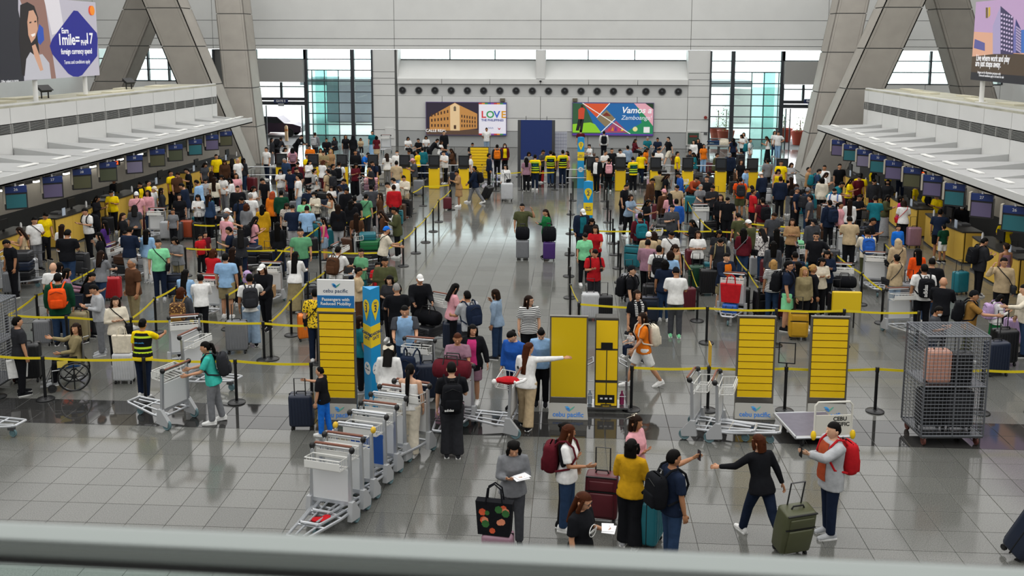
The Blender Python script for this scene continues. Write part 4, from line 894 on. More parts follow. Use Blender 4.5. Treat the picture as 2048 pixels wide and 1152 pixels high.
load(1460, 640, -15, 'hard', 'blue', 'blue case lying under the red carrier bag', s=.85); load(1460, 640, -15, 'tote', 'red', 'large red carrier bag with white ring print', .26, s=1.3)
for i, (c, l) in enumerate((('black', 'bottom'), ('navy', 'middle'), ('charcoal', 'top'))): load(40, 575, 100, 'hard', c, 'dark case stacked on the left edge trolley, '+l, .28*i, s=1.0)
for (px, py, cs, l) in ((578, 405, ('lightgrey', 'red'), 'near the left kiosks'), (740, 402, ('lightgrey', 'mauve', 'pink'), 'beside the far left diagonal')):
    put('cart', px, py, 90, 'loaded trolley '+l, grp=G_C)
    for i, c in enumerate(cs): load(px, py, 90, 'hard', c, '%s case on the loaded trolley %s' % (c, l), .27*i)
for (px, py, cs, l) in ((1452, 470, ('darkgrey', 'maroon'), 'by the black tee'), (1545, 480, ('grey', 'charcoal'), 'by the maroon shirt'), (1380, 405, ('lightgrey', 'teal'), 'left of the rust shirt'), (1330, 520, ('black', 'charcoal'), 'by the white tee'), (1620, 560, ('navy', 'black'), 'by the cream stripes'), (440, 470, ('black', 'charcoal'), 'by the grey top'), (640, 420, ('navy', 'black'), 'by the white mask'), (250, 560, ('charcoal', 'brown'), 'behind the brown tee'), (500, 540, ('black', 'navy'), 'by the pink tee'), (700, 560, ('charcoal', 'black'), 'by the brown backpack')):
    put('cart', px, py, 80, 'loaded trolley '+l, grp=G_C)
    for i, c in enumerate(cs): load(px, py, 80, 'hard', c, '%s case on the loaded trolley %s' % (c, l), .27*i)
load(535, 610, 0, 'box', 'tan', 'brown carton on the trolley before the white cap', s=.9); load(1404, 470, 5, 'box', 'white', 'white carton on the trolley by the grey-haired woman', s=.8)
put('cart', 1585, 530, 88, 'trolley carrying the mint green case', grp=G_C); load(1585, 530, 88, 'hard', 'mint', 'mint green case on a trolley in the right queue', .28); load(1585, 530, 88, 'hard', 'black', 'black case under the mint green case')
load(1285, 470, -5, 'hard', 'grey', 'grey case under the lilac bag'); load(1285, 470, -5, 'duffel', 'lilac', 'lilac bag on the trolley near the aisle', .28, s=.9)
load(1685, 612, -5, 'hard', 'charcoal', 'charcoal case on the trolley behind the notice board'); load(1685, 612, -5, 'duffel', 'black', 'black holdall on the trolley behind the notice board', .28, s=1.0)
load(826, 800, -10, 'hard', 'navy', 'navy case lying under the navy backpack'); load(322, 838, 248, 'box', 'white', 'small white box on the trolley pushed by turquoise', s=.01) if 0 else None
# red and white festive hat on the trolley by the white sweater
p = at_z(1022, 765, 1.08); o = thing('plush_hat', 'red plush hat with white fur trim lying on a trolley', 'hat', p); MB().ell((-.04,0,.04), (.2,.11,.07), 12, 6).ell((-.2,.05,.02), (.09,.07,.05), 10, 5).build('crown', pal('red'), o, True)
MB().tube([(.1,-.12,.03),(.22,-.05,.05),(.26,.1,.03),(.16,.16,.0),(.06,.1,.02),(.05,-.06,.04)], .028, 7, closed=True).build('fur_trim', pal('white'), o, True); MB().ell((-.3,.02,.0), (.05,.05,.05), 9, 6).build('pompom', pal('white'), o, True)
# standing luggage
SUIT = [('hard', 605, 856, 185, 'navy hard suitcase pulled by the boy in blue trousers', 'navy', dict(s=1.0, tilt=-.06)), ('hard', 856, 800, 10, 'large navy suitcase beside the long ponytail', 'navy', dict(s=1.12)), ('hard', 905, 700, 5, 'dark suitcase with yellow tag behind the maroon duffel', 'navy', dict(s=1.0)),
 ('hard', 1045, 519, 0, 'ribbed grey suitcase in front of the olive-shirted man', 'grey', dict(s=.95)), ('hard', 1098, 521, 3, 'purple suitcase beside the green-jacketed woman', 'purple', dict(s=.9)), ('hard', 1014, 402, 0, 'silver suitcase beside the white jacket in the far aisle', 'silver', dict(s=1.2)),
 ('hard', 968, 398, 60, 'black tilted suitcase of the person walking left', 'black', dict(s=1.0, tilt=.5)), ('soft', 1578, 1103, 20, 'olive green soft suitcase rolled by the woman in black', 'olive', dict(s=1.08, tilt=.22)), ('soft', 1203, 1040, -8, 'red soft suitcase behind the black tee shirt', 'maroon', dict(s=1.08)),
 ('hard', 1300, 1088, 70, 'teal hard suitcase beside the mustard sweater', 'teal', dict(s=1.05)), ('hard', 996, 1156, -5, 'glossy pink suitcase under the floral bag', 'mauve', dict(s=.95)), ('hard', 88, 690, 8, 'silver suitcase inside the second belt row on the left', 'grey', dict(s=.9)),
 ('hard', 250, 765, 4, 'silver suitcase with striped tote beside the hi-vis vest', 'silver', dict(s=.95)), ('hard', 58, 762, 15, 'large black suitcase beside the wheelchair', 'black', dict(s=1.2)), ('hard', 614, 680, 25, 'orange hard suitcase beside the yellow patterned shirt', 'orange', dict(s=.95)),
 ('soft', 1595, 678, -3, 'mustard duffel-style upright suitcase beside mint shorts', 'mustard', dict(s=1.0)), ('hard', 1180, 640, 3, 'silver ribbed suitcase by the aisle posts', 'silver', dict(s=1.05)), ('hard', 1208, 640, 5, 'black suitcase beside the silver ribbed one', 'black', dict(s=.95)),
 ('hard', 158, 685, 5, 'olive brown suitcase beside the dark green jacket', 'khaki', dict(s=1.1)), ('hard', 183, 668, 5, 'red suitcase beside the grey hoodie', 'red', dict(s=.9)), ('hard', 475, 705, 12, 'plastic-wrapped grey suitcase beside pale jeans', 'grey', dict(s=1.1)),
 ('hard', 478, 600, 10, 'green patterned suitcase behind the light blue polo', 'green', dict(s=1.15)), ('hard', 335, 480, 4, 'silver suitcase by the far left desks', 'lightgrey', dict(s=1.0)), ('hard', 354, 482, 4, 'dark grey suitcase by the far left desks', 'darkgrey', dict(s=1.0)), ('hard', 375, 478, 4, 'dusty red suitcase by the far left desks', 'rust', dict(s=1.0)),
 ('hard', 60, 565, 8, 'silver suitcase beside the left edge trolley', 'silver', dict(s=1.05)), ('hard', 228, 600, 5, 'red suitcase before the brown tee shirt', 'red', dict(s=.95)), ('hard', 1826, 495, 5, 'pink suitcase in front of the right desks', 'mauve', dict(s=1.05)),
 ('hard', 1392, 580, 5, 'dark teal suitcase behind the belt diagonal', 'darkgreen', dict(s=1.05)), ('hard', 1415, 590, 5, 'black suitcase behind the belt diagonal', 'black', dict(s=1.1)), ('hard', 1990, 750, 10, 'blue suitcase right of the wire cage', 'navy', dict(s=1.1)), ('hard', 2005, 730, 10, 'black suitcase right of the wire cage', 'black', dict(s=1.2)),
 ('hard', 2025, 690, 5, 'lilac suitcase at the right edge', 'lilac', dict(s=.95)), ('hard', 2040, 1105, 30, 'navy case leaning in at the bottom right corner', 'navy', dict(s=1.35, tilt=.45)), ('hard', 1465, 480, 0, 'plum suitcase by the third belt row', 'maroon', dict(s=1.1)), ('hard', 650, 480, 10, 'black suitcase beside the pink vest girl', 'black', dict(s=1.0)),
 ('hard', 895, 420, 5, 'dark patterned suitcase by the left aisle posts', 'maroon', dict(s=.8)), ('hard', 905, 330, 0, 'black suitcase against the far wall', 'black', dict(s=1.0)), ('hard', 1183, 330, 0, 'dark brown suitcase against the far wall right of the signs', 'brown', dict(s=1.0)), ('hard', 1080, 365, 0, 'red suitcase among the vest workers', 'red', dict(s=.9))]
for kd, x, y, d, l, c, kw in SUIT: put(kd, x, y, d, l, c, grp='suitcases', **kw)
pq = at_z(250, 765); place('tote', (pq.x, pq.y-.02, .67), math.radians(5), 'cream tote with orange stripes on a silver suitcase', 'cream', s=1.0); pq = at_z(826, 800); place('pack', (pq.x+.0, pq.y-.12, -.38), math.radians(170), 'navy backpack standing on a trolley', 'navy')
pq = at_z(996, 1156); place('tote', (pq.x-.04, pq.y-.02, .66), math.radians(-8), 'black floral carrier bag on the pink suitcase', 'black', s=1.25); pq = at_z(1045, 519); place('duffel', (pq.x, pq.y-.02, .67), 0, 'black bag on the ribbed grey suitcase', 'black', sz=(.75,.8,1.3)); pq = at_z(1098, 521); place('duffel', (pq.x, pq.y-.02, .64), 0, 'black rucksack on the purple suitcase', 'black', sz=(.75,.8,1.5))
# flowers printed on the floral bag
fb = [x for x in C.objects if x.name.startswith('tote_bag') and x['label'].startswith('black floral')][0]
for i in range(12):
    x, z = random.uniform(-.15, .15), random.uniform(.05, .32); q = MB().lathe([(0,0),(random.uniform(.025, .045),0),(.02,.003),(0,.003)], 7, ax='y').build('printed_flower', pal(('d05a3a', 'd88a6a', '3a6a3a')[i % 3]), fb, False, (x, -.071+.02*z/.36*.9-.001, z))
# platform trolley
p = at_z(1640, 872, 0); o = thing('platform_trolley', 'flat platform trolley lettered CEBU PACIFIC with yellow corner buffers', 'trolley', (p.x, p.y, 0), math.radians(8))
MB().box((-.15, .05, .2), (1.0, 1.1, .04)).build('deck', mat('6d6a78', .5, var=.1, scale=6), o); q = MB()
for a, b in (((-.65,-.5),(.35,-.5)), ((.35,-.5),(.35,.6)), ((.35,.6),(-.65,.6)), ((-.65,.6),(-.65,-.5))): q.tube([(*a,.2),(*b,.2)], .03, 6)
q.build('deck_frame', ALU, o); M_ = mat('d8d6cc', .4)
MB().tube([(-.32,-.5,.22),(-.32,-.5,.78),(-.27,-.5,.84),(.3,-.5,.84),(.35,-.5,.78),(.35,-.5,.22)], .02, 8).build('push_frame', M_, o, True)
q = MB().box((.015, -.5, .42), (.64, .02, .36)).build('sign_plate', M_, o); text('CEBU\nPACIFIC', .1, BLK, q, frame((.13, -.512, .48), (1,0,0), (0,0,1)), bold=True)
for x in (-.34, .37): MB().ell((x,-.52,.24), (.05,.05,.09), 10, 6).build('corner_buffer', YEL, o, True)
for x in (-.5, .2):
    for y in (-.4, .45): ob('wheel', wheel_me(.09, .04), o, (x, y, .09))
# wire cage trolleys
def cage(px, py, rz, label, w_=1.02, d_=.85, h_=1.85):
    p = at_z(px, py, 0); o = thing('cage_trolley', label, 'trolley', (p.x, p.y, 0), rz); z0 = .2; CM = mat('7b7e84', .4, .7); fr = MB()
    for sx in (-1, 1):
        for sy in (-1, 1): fr.tube([(sx*w_/2,sy*d_/2,z0),(sx*w_/2,sy*d_/2,h_)], .018, 6)
    for z in (z0, (z0+h_)/2, h_):
        fr.tube([(-w_/2,-d_/2,z),(w_/2,-d_/2,z),(w_/2,d_/2,z),(-w_/2,d_/2,z)], .016, 6, closed=True)
    fr.tube([(0,-d_/2,z0),(0,-d_/2,h_)], .016, 6); fr.build('frame', CM, o)
    def mesh(n, m, fn, nm):
        q = MB(); 
        for i in range(1, n): a, b = fn(i/n, 0), fn(i/n, 1); q.tube([a, b], .0045, 4)
        for i in range(1, m): a, b = fn(0, i/m), fn(1, i/m); q.tube([a, b], .0045, 4)
        q.build(nm, CM, o)['kind'] = 'stuff'
    mesh(16, 28, lambda u, v: (-w_/2+u*w_, -d_/2, z0+v*(h_-z0)), 'front_mesh'); mesh(16, 28, lambda u, v: (-w_/2+u*w_, d_/2, z0+v*(h_-z0)), 'back_mesh')
    for s in (-1, 1): mesh(12, 28, lambda u, v: (s*w_/2, -d_/2+u*d_, z0+v*(h_-z0)), 'side_mesh')
    mesh(16, 12, lambda u, v: (-w_/2+u*w_, -d_/2+v*d_, h_), 'top_mesh')
    MB().box((0, 0, z0-.02), (w_, d_, .04)).build('floor_plate', DSTEEL, o); MB().box((0, 0, (z0+h_)/2), (w_-.04, d_-.04, .02)).build('shelf', DSTEEL, o)
    for sx in (-1, 1):
        for sy in (-1, 1): ob('wheel', wheel_me(.085, .04, mat('5a3028', .6)), o, (sx*(w_/2-.08), sy*(d_/2-.08), .085)); MB().box((sx*(w_/2-.08), sy*(d_/2-.08), .16), (.06, .1, .05)).build('caster_fork', STEEL, o)
    return o, p
ca, cp = cage(1881, 874, math.radians(4), 'tall grey wire cage trolley holding bags', 1.1, .85, 2.02)
for i, (x, y, z, c, l, s) in enumerate(((-.22,-.2,1.06,'d09a86','ribbed pink suitcase on the upper shelf of the wire cage',.95), (.22,-.1,1.06,'black','black case on the upper shelf of the wire cage',.85), (-.25,-.1,.2,'black','black case at the bottom left of the wire cage',1.1), (.22,-.1,.2,'charcoal','charcoal case at the bottom right of the wire cage',1.1))): place('hard', (cp.x+x, cp.y+y, z), math.radians(4), l, c, s=s)
cage(-28, 775, 0, 'wire cage trolley cut off at the left edge')
# wheelchair
def wheelchair(px, py, rz):
    p = at_z(px, py, 0); o = thing('wheelchair', 'black wheelchair with blue seat behind the front belt', 'wheelchair', (p.x, p.y, 0), rz)
    for s in (-1, 1):
        q = MB(); R = .3; q.tube([(s*.3, R*math.cos(a*.2618), .3+R*math.sin(a*.2618)) for a in range(24)], .018, 6, closed=True)
        for k in range(8): a = k*math.pi/4; q.tube([(s*.3, .04*math.cos(a), .3+.04*math.sin(a)), (s*.3, .29*math.cos(a), .3+.29*math.sin(a))], .012, 5)
        q.lathe([(0,-.03),(.05,-.03),(.05,.03),(0,.03)], 12, (s*.3,0,.3), ax='x'); wl = q.build('drive_wheel', BLK, o, True)
        MB().tube([(s*.335, .27*math.cos(a*.2618), .3+.27*math.sin(a*.2618)) for a in range(24)], .008, 5, closed=True).build('hand_rim', STEEL, wl, True)
        ob('caster', wheel_me(.085, .03), o, (s*.24, -.42, .085)); MB().tube([(s*.24,-.4,.17),(s*.24,-.4,.45),(s*.24,.18,.47),(s*.24,.2,.95),(s*.24,.32,.97)], .013, 7).build('side_frame', STEEL, o, True)
        MB().box((s*.24, -.08, .68), (.06, .32, .04)).build('armrest', BLK, o); MB().box((s*.14, -.55, .12), (.14, .18, .02)).build('footrest', STEEL, o); MB().tube([(s*.2,-.42,.42),(s*.16,-.55,.13)], .012, 6).build('legrest', STEEL, o, True)
    MB().rbox((0, -.08, .49), (.44, .44, .05), .02).build('seat', mat('1f4f86', .7), o); MB().rbox((0, .19, .74), (.44, .04, .44), .015).build('back_sling', mat('1a1b1e', .7), o); MB().box((.255, -.2, .58), (.012, .2, .14)).build('label_card', mat('e0c85a', .5), o)
    return o
WCH = wheelchair(150, 772, math.radians(-62))
# ================================================================ PEOPLE
V = Vector
def arm(u, f): return (V(u).normalized(), V(f).normalized())
DOWN = arm((.16,.02,-1), (.04,.18,-1)); FRONT = arm((.16,.12,-1), (-.38,.85,.28)); PUSH = arm((.12,.42,-.9), (-.03,.95,-.2)); HEAD = arm((.55,.55,-.35), (-.35,.15,1)); FOLD = arm((.22,.12,-1), (-.95,.5,.12))
OUT = arm((.95,.35,.05), (1,.35,.1)); HIP = arm((.62,-.1,-.8), (-.75,.25,-.45)); FACE = arm((.2,.35,-.95), (-.35,.35,.9)); SWF = arm((.1,.42,-1), (.0,.7,-.85)); SWB = arm((.14,-.42,-1), (.05,-.15,-1)); PULLB = arm((.3,-.3,-1), (.15,-.35,-1)); LAP = arm((.12,.35,-1), (-.25,.9,-.12)); REACH = arm((.2,.75,-.55), (0,.95,.05)); UPF = arm((.15,.75,-.3), (-.1,.95,.35)); BACK = arm((.2,-.35,-1), (-.5,-.25,-.8)); HOLD = arm((.2,.25,-1), (-.15,.95,.1)); SIDE = arm((.35,.05,-1), (.2,.3,-1))
# pose: (arm +x, arm -x, leg +x (flex, knee), leg -x, lean, head pitch, head yaw)
POSE = dict(a=(DOWN, DOWN, (2,2), (-2,2), 0, 0, 0), p=(FRONT, FRONT, (3,3), (-2,2), 4, 22, 0), k=(PUSH, PUSH, (6,8), (-8,4), 10, 6, 0), w=(SWF, SWB, (-20,14), (24,6), 4, 0, 0), v=(SWB, SWF, (24,6), (-20,14), 4, 0, 0),
  h=(DOWN, HEAD, (2,2), (-2,2), 0, 4, 20), g=(HEAD, DOWN, (2,2), (-2,2), 0, 4, -20), f=(FOLD, FOLD, (2,2), (-3,2), -2, 4, 0), o=(OUT, DOWN, (6,4), (-8,4), 4, 2, 20), i=(HIP, DOWN, (2,2), (-4,4), 0, 0, 0), j=(DOWN, HIP, (2,2), (-4,4), 0, 0, 0),
  b=(LAP, LAP, (0,4), (0,4), 38, 25, 0), s=(LAP, LAP, (86,84), (86,88), 6, 14, 0), c=(HOLD, FOLD, (4,4), (-4,4), -4, 10, 15), r=(FRONT, DOWN, (2,2), (-2,2), 0, 14, 0), l=(DOWN, FRONT, (2,2), (-2,2), 0, 14, 0), q=(DOWN, PULLB, (20,6), (-18,16), 6, 4, 0), x=(DOWN, FACE, (2,2), (-2,2), 2, 10, 0), y=(UPF, FRONT, (2,2), (-2,2), 0, 0, 0),
  z=(REACH, DOWN, (4,4), (-6,4), 6, 4, 0), t=(DOWN, REACH, (4,4), (-6,4), 6, 4, 0), e=(BACK, BACK, (2,2), (-2,2), 0, 0, 0), d=(DOWN, DOWN, (2,2), (-2,2), 6, 30, 0), n=(DOWN, DOWN, (2,2), (-2,2), 0, 0, 55), m=(DOWN, DOWN, (2,2), (-2,2), 0, 0, -55), u=(SIDE, HOLD, (3,3), (-2,2), 0, 6, 25),
  S=(LAP, UPF, (84,80), (86,86), -2, 0, 60), R=(HOLD, OUT, (10,4), (-12,4), 10, 6, -35), B=(arm((.6,.5,-.7), (.5,.6,-.2)), arm((.35,-.2,-.85), (.3,-.15,-.9)), (24,8), (-24,18), 10, 4, 25), Z=(arm((.35,.9,-.25), (.1,1,.2)), DOWN, (2,2), (-2,2), 0, 4, 0), K=(PUSH, FRONT, (18,6), (-14,14), 8, 6, 0))
def leg_pts(side, fl, kn, spread=.0):
    a, k = math.radians(fl), math.radians(fl-kn); hip = V((side*.088, 0, .9)); knee = hip+V((side*spread, -math.sin(a)*.42, -math.cos(a)*.42)); ank = knee+V((side*.004, -math.sin(k)*.4, -math.cos(k)*.4)); return hip, knee, ank
RIG = {}
def rig(pose, fem):
    key = (pose, fem)
    if key in RIG: return RIG[key]
    A0, A1, L0, L1, lean, hp, hy = POSE[pose]
    legs = [leg_pts(1, *L0), leg_pts(-1, *L1)]; dz = .085-min(l[2].z for l in legs)
    legs = [tuple(q+V((0,0,dz)) for q in l) for l in legs]
    T_ = Matrix.Translation((0, 0, .92+dz)) @ Matrix.Rotation(math.radians(lean), 4, 'X') @ Matrix.Translation((0, 0, -.92))
    sw = .165 if fem else .185; arms = []
    for s, A_ in ((1, A0), (-1, A1)):
        sh = T_ @ V((s*sw, .01, 1.385)); cv = lambda d: V((s*d.x, -d.y, d.z)); el = sh+cv(A_[0])*.27; wr = el+cv(A_[1])*.235; arms.append((sh, el, wr, cv(A_[1]), s))
    nk = T_ @ V((0, .005, 1.45)); Hm = Matrix.Translation(nk) @ Matrix.Rotation(math.radians(lean*.3), 4, 'X') @ Matrix.Rotation(math.radians(hy), 4, 'Z') @ Matrix.Rotation(math.radians(hp), 4, 'X')
    top = Hm @ V((0, 0, .25)); RIG[key] = dict(legs=legs, arms=arms, T=T_, H=Hm, top=top, fem=fem, L=(L0, L1)); return RIG[key]
def ringat(T_, z, a, b, yo=0, n=14): return [T_ @ V((a*math.cos(2*math.pi*k/n), yo+b*math.sin(2*math.pi*k/n), z)) for k in range(n)]
def torso(fem, e=0.0, z0=.86):
    if fem: P = [(.80,.16,.11,.01),(.88,.172,.122,.01),(.96,.158,.112,.005),(1.08,.132,.095,0),(1.18,.142,.108,-.01),(1.27,.152,.122,-.016),(1.36,.155,.095,0),(1.41,.125,.075,.005),(1.445,.07,.06,.005)]
    else: P = [(.80,.155,.108,.005),(.88,.16,.115,.005),(.96,.155,.115,0),(1.08,.152,.11,-.005),(1.2,.168,.118,-.005),(1.3,.178,.118,0),(1.37,.175,.095,.005),(1.42,.14,.075,.008),(1.45,.075,.062,.008)]
    return [(z, a+e, b+e, y) for z, a, b, y in P if z >= z0-.001]
def along(a, b, n): return [a.lerp(b, i/n) for i in range(n+1)]
def remesh(q, name, vox, ratio):
    me = q.mesh(name, [], False); out = evaluated(name, me, (('REMESH', dict(mode='VOXEL', voxel_size=vox)), ('SMOOTH', dict(factor=.5, iterations=4)), ('DECIMATE', dict(ratio=ratio))))
    bpy.data.meshes.remove(me); return out
def hand(q, wr, d, s, curl=.6):
    d = d.normalized(); t = V((0, -1, .5)); t = (t-d*t.dot(d)).normalized(); nrm = d.cross(t)*(1 if s > 0 else -1)
    if (V((-s, 0, 0))).dot(nrm) < 0 and abs(d.z) > .5: nrm = -nrm
    M = Matrix((t, nrm, d)).transposed(); q.ell(wr+d*.05, (.038, .018, .058), 8, 6, 0, M.to_4x4())
    for k in range(4):
        b = wr+d*.095+t*(.027-.018*k); L = (.065, .075, .07, .055)[k]; m1 = b+d*L*.5+nrm*.006; m2 = m1+(d*(1-curl)+nrm*curl).normalized()*L*.5
        q.tube([b-d*.02, b, m1, m2], [.009, .009, .0085, .006], 5)
    b = wr+d*.035+t*.032; q.tube([b-t*.01, b+t*.018+d*.03+nrm*.008, b+t*.02+d*.06+nrm*.018], [.012, .0105, .007], 5)
HEADM = {}
def head_pts(nu=18, nv=14, sc=1.0, zlift=0):
    # skull with jaw: local origin at the neck joint, face towards -y
    rings = []
    for i in range(nv+1):
        t = i/nv; ph = math.pi*t; z = .13-.122*math.cos(ph)*sc; R = math.sin(ph)**.8; ring = []
        low = max(0, (.11-z)/.1)
        for j in range(nu):
            a = 2*math.pi*j/nu; x = .074*R*math.cos(a)*sc; y = .094*R*math.sin(a)*sc
            if low > 0:
                x *= 1-.28*low
                if y > 0: y *= 1-.45*low
                else: y = y*(1-.02*low)-.006*low
            if y < 0: y *= .96
            ring.append(V((x, y+.0, z)))
        rings.append(ring)
    return rings
SKINS = [mat(c, .55, var=.04, scale=30) for c in ('c08d6c', 'a87552', 'd0a283', '8a5c40')]
EYE = mat('1a1210', .3); LIP = mat('8a4a44', .5); BROW = mat('20140f', .8)
BODY, GARM, HAIR = {}, {}, {}
def body_mesh(pose, fem, q_):
    key = (pose, fem, q_)
    if key in BODY: return BODY[key]
    r = rig(pose, fem); q = MB(); g = .93 if fem else 1.0
    q.loft([ringat(r['T'], z, a, b, y) for z, a, b, y in torso(fem, -.004, .80)]); nb = r['T'] @ V((0,.008,1.42)); q.tube([nb, r['H'] @ V((0,.012,.02)), r['H'] @ V((0,.01,.08))], [.055*g, .05*g, .048*g], 10)
    for sh, el, wr, d, s in r['arms']:
        q.tube([sh+V((-s*.04,0,.0))]+along(sh, el, 3)+along(el, wr, 3)[1:]+[wr+d*.02], [x*g for x in (.05,.052,.047,.043,.038,.039,.034,.027,.025)], 9)
    for hip, kn, an in r['legs']:
        q.tube([hip+V((0,0,.04))]+along(hip, kn, 3)+along(kn, an, 4)[1:], [x*(1.03 if fem else 1) for x in (.085,.085,.08,.066,.053,.054,.053,.042,.036)], 10)
    me = remesh(q, 'person', .016 if q_ else .021, .34 if q_ else .17)
    # head, face and hands at their own resolution in the same mesh
    h = MB(); h.loft([[r['H'] @ p for p in ring] for ring in head_pts()[1:-1]], 0)
    Hm = r['H']; f = lambda x, y, z: Hm @ V((x, y, z)); R3 = Hm.to_3x3().to_4x4()
    h.loft([[f(-.009,-.088,.145), f(.009,-.088,.145), f(.009,-.075,.15), f(-.009,-.075,.15)], [f(-.016,-.106,.108), f(.016,-.106,.108), f(.016,-.07,.108), f(-.016,-.07,.108)], [f(-.012,-.096,.098), f(.012,-.096,.098), f(.012,-.07,.098), f(-.012,-.07,.098)]], 0)
    for s in (-1, 1):
        h.ell(f(s*.075, .01, .125), (.011, .02, .031), 8, 6, 0, R3); h.ell(f(s*.031, -.0815, .142), (.0135, .006, .0065), 8, 5, 1, R3); h.ell(f(s*.031, -.083, .162), (.018, .005, .0035), 8, 4, 3, R3)
    h.ell(f(0, -.0855, .071), (.023, .007, .0075), 8, 5, 2, R3)
    for sh, el, wr, d, s in r['arms']: hand(h, wr, d, s)
    hm = h.mesh('head', [], 50); bm = bmesh.new(); bm.from_mesh(me)
    for fc in bm.faces: fc.smooth = True; fc.material_index = 0
    bm.from_mesh(hm)
    n0 = len(me.polygons); bm.faces.ensure_lookup_table()
    for i, mi in enumerate(h.m): bm.faces[n0+i].material_index = mi; bm.faces[n0+i].smooth = True
    bm.to_mesh(me); bm.free(); bpy.data.meshes.remove(hm); me.materials.clear()
    for m in (SKINS[0], EYE, LIP, BROW): me.materials.append(m)
    me.name = 'person'; BODY[key] = me; return me
def garment(kind, pose, fem, q_):
    # kind: s short top, l long top, t tank, j bulky jacket, v vest; p trousers, w wide trousers, h shorts, k skirt, d long skirt, e leggings
    key = (kind, pose, fem, q_)
    if key in GARM: return GARM[key]
    r = rig(pose, fem); q = MB(); g = .93 if fem else 1.0
    if kind in 'sltjvr':
        e = dict(s=.018, l=.02, t=.01, j=.034, v=.03, r=.0)[kind]; P = torso(fem, e, .88 if kind != 'j' else .80)
        if kind == 'v': P = [x for x in P if .9 < x[0] < 1.42]
        if kind == 't': P = [x for x in P if x[0] < 1.37]
        z0 = P[0]; P = [(z, a+(.013 if z < 1.01 else 0), b+(.013 if z < 1.01 else 0), y) for z, a, b, y in P]; z0 = P[0]; P = [(z0[0]-.06, z0[1]+.006, z0[2]+.006, z0[3])]+P if kind != 't' else P
        if kind != 'r': q.loft([ringat(r['T'], z, a, b, y) for z, a, b, y in P])
        if kind in 'sljr':
            for sh, el, wr, d, s in r['arms']:
                st = [sh+V((-s*.07,0,.012))]+along(sh, el, 4); ra = [.062,.07,.067,.064,.062,.06]
                if kind in 'sr': st = st[:5]+[sh.lerp(el, .8)]; ra = [.062,.07,.07,.07,.07,.071]
                else: st += along(el, wr, 3)[1:]; ra += [.054,.047,.042]
                if kind == 'j': ra = [x+.012 for x in ra]
                if kind == 'r': ra = [x+.006 for x in ra]
                q.tube(st, [x*g for x in ra], 9)
    else:
        L0, L1 = r['L']; P = [(.80,.165,.122,.01),(.88,.176,.13,.01),(.96,.166,.122,.005),(1.01,.155,.116,0)] if fem else [(.80,.16,.12,.005),(.88,.167,.125,.005),(.96,.165,.122,0),(1.0,.162,.12,0)]
        P = [(z, a+.002, b+.002, y) for z, a, b, y in P]
        if kind in 'kd':
            k0 = (r['legs'][0][1]+r['legs'][1][1])/2; an = (r['legs'][0][2]+r['legs'][1][2])/2; sp = abs(r['legs'][0][2].y-r['legs'][1][2].y)
            rings = [ringat(r['T'], z, a, b, y) for z, a, b, y in reversed(P[1:])]; e0 = r['T'] @ V((0,0,.84))
            stop = 1.0 if kind == 'd' else .0
            for t, a, b in ((.35,.19,.14),(1.0,.205,.155)): c = e0.lerp(k0, t); rings.append([c+V((a*math.cos(2*math.pi*j/14), (b+sp*.2*t)*math.sin(2*math.pi*j/14), 0)) for j in range(14)])
            if kind == 'd':
                for t, a, b in ((.5,.225,.17),(1.0,.25,.2)): c = k0.lerp(an, t); rings.append([c+V((a*math.cos(2*math.pi*j/14), (b+sp*.35)*math.sin(2*math.pi*j/14), 0)) for j in range(14)])
            q.loft(rings)
        else:
            q.loft([ringat(r['T'], z, a, b, y) for z, a, b, y in P])
            ex = dict(p=0, w=.018, h=.012, e=-.012)[kind]
            for hip, kn, an in r['legs']:
                st = [hip+V((0,0,.05))]+along(hip, kn, 3); ra = [.1,.1,.094,.083,.073]
                if kind == 'h': st = st[:-1]+[kn.lerp(hip, .08)]; ra = [.1,.104,.1,.096,.094]
                else: st += along(kn, an+V((0,0,-.015)), 3)[1:]; ra += [.071,.066,.064] if kind != 'w' else [.078,.082,.09]
                q.tube(st, [x+ex for x in ra], 10)
    me = remesh(q, 'garment', .017 if q_ else .022, .34 if q_ else .17)
    me.polygons.foreach_set('use_smooth', [True]*len(me.polygons)); me.materials.clear(); me.materials.append(WHT); GARM[key] = me; return me
def shoe_mesh():
    q = MB()
    def ring(y, w, h, z0=0): return [V((w*math.cos(a), y, max(z0, z0+h*.5+h*.55*math.sin(a)))) for a in [2*math.pi*k/10 for k in range(10)]]
    q.loft([ring(.085,.02,.06,.01), ring(.075,.036,.1), ring(.02,.04,.115), ring(-.04,.041,.095), ring(-.11,.045,.07), ring(-.165,.038,.055), ring(-.19,.018,.04,.004)], 0)
    q.loft([[V((x*w, y, z)) for x, y in ((-1,.08),(1,.08),(1.1,-.1),(.7,-.185),(-.7,-.185),(-1.1,-.1))] for z, w in ((.0,.04),(.022,.041))], 1)
    return q.mesh('shoe', [WHT, WHT], 50)
SHOE = shoe_mesh()
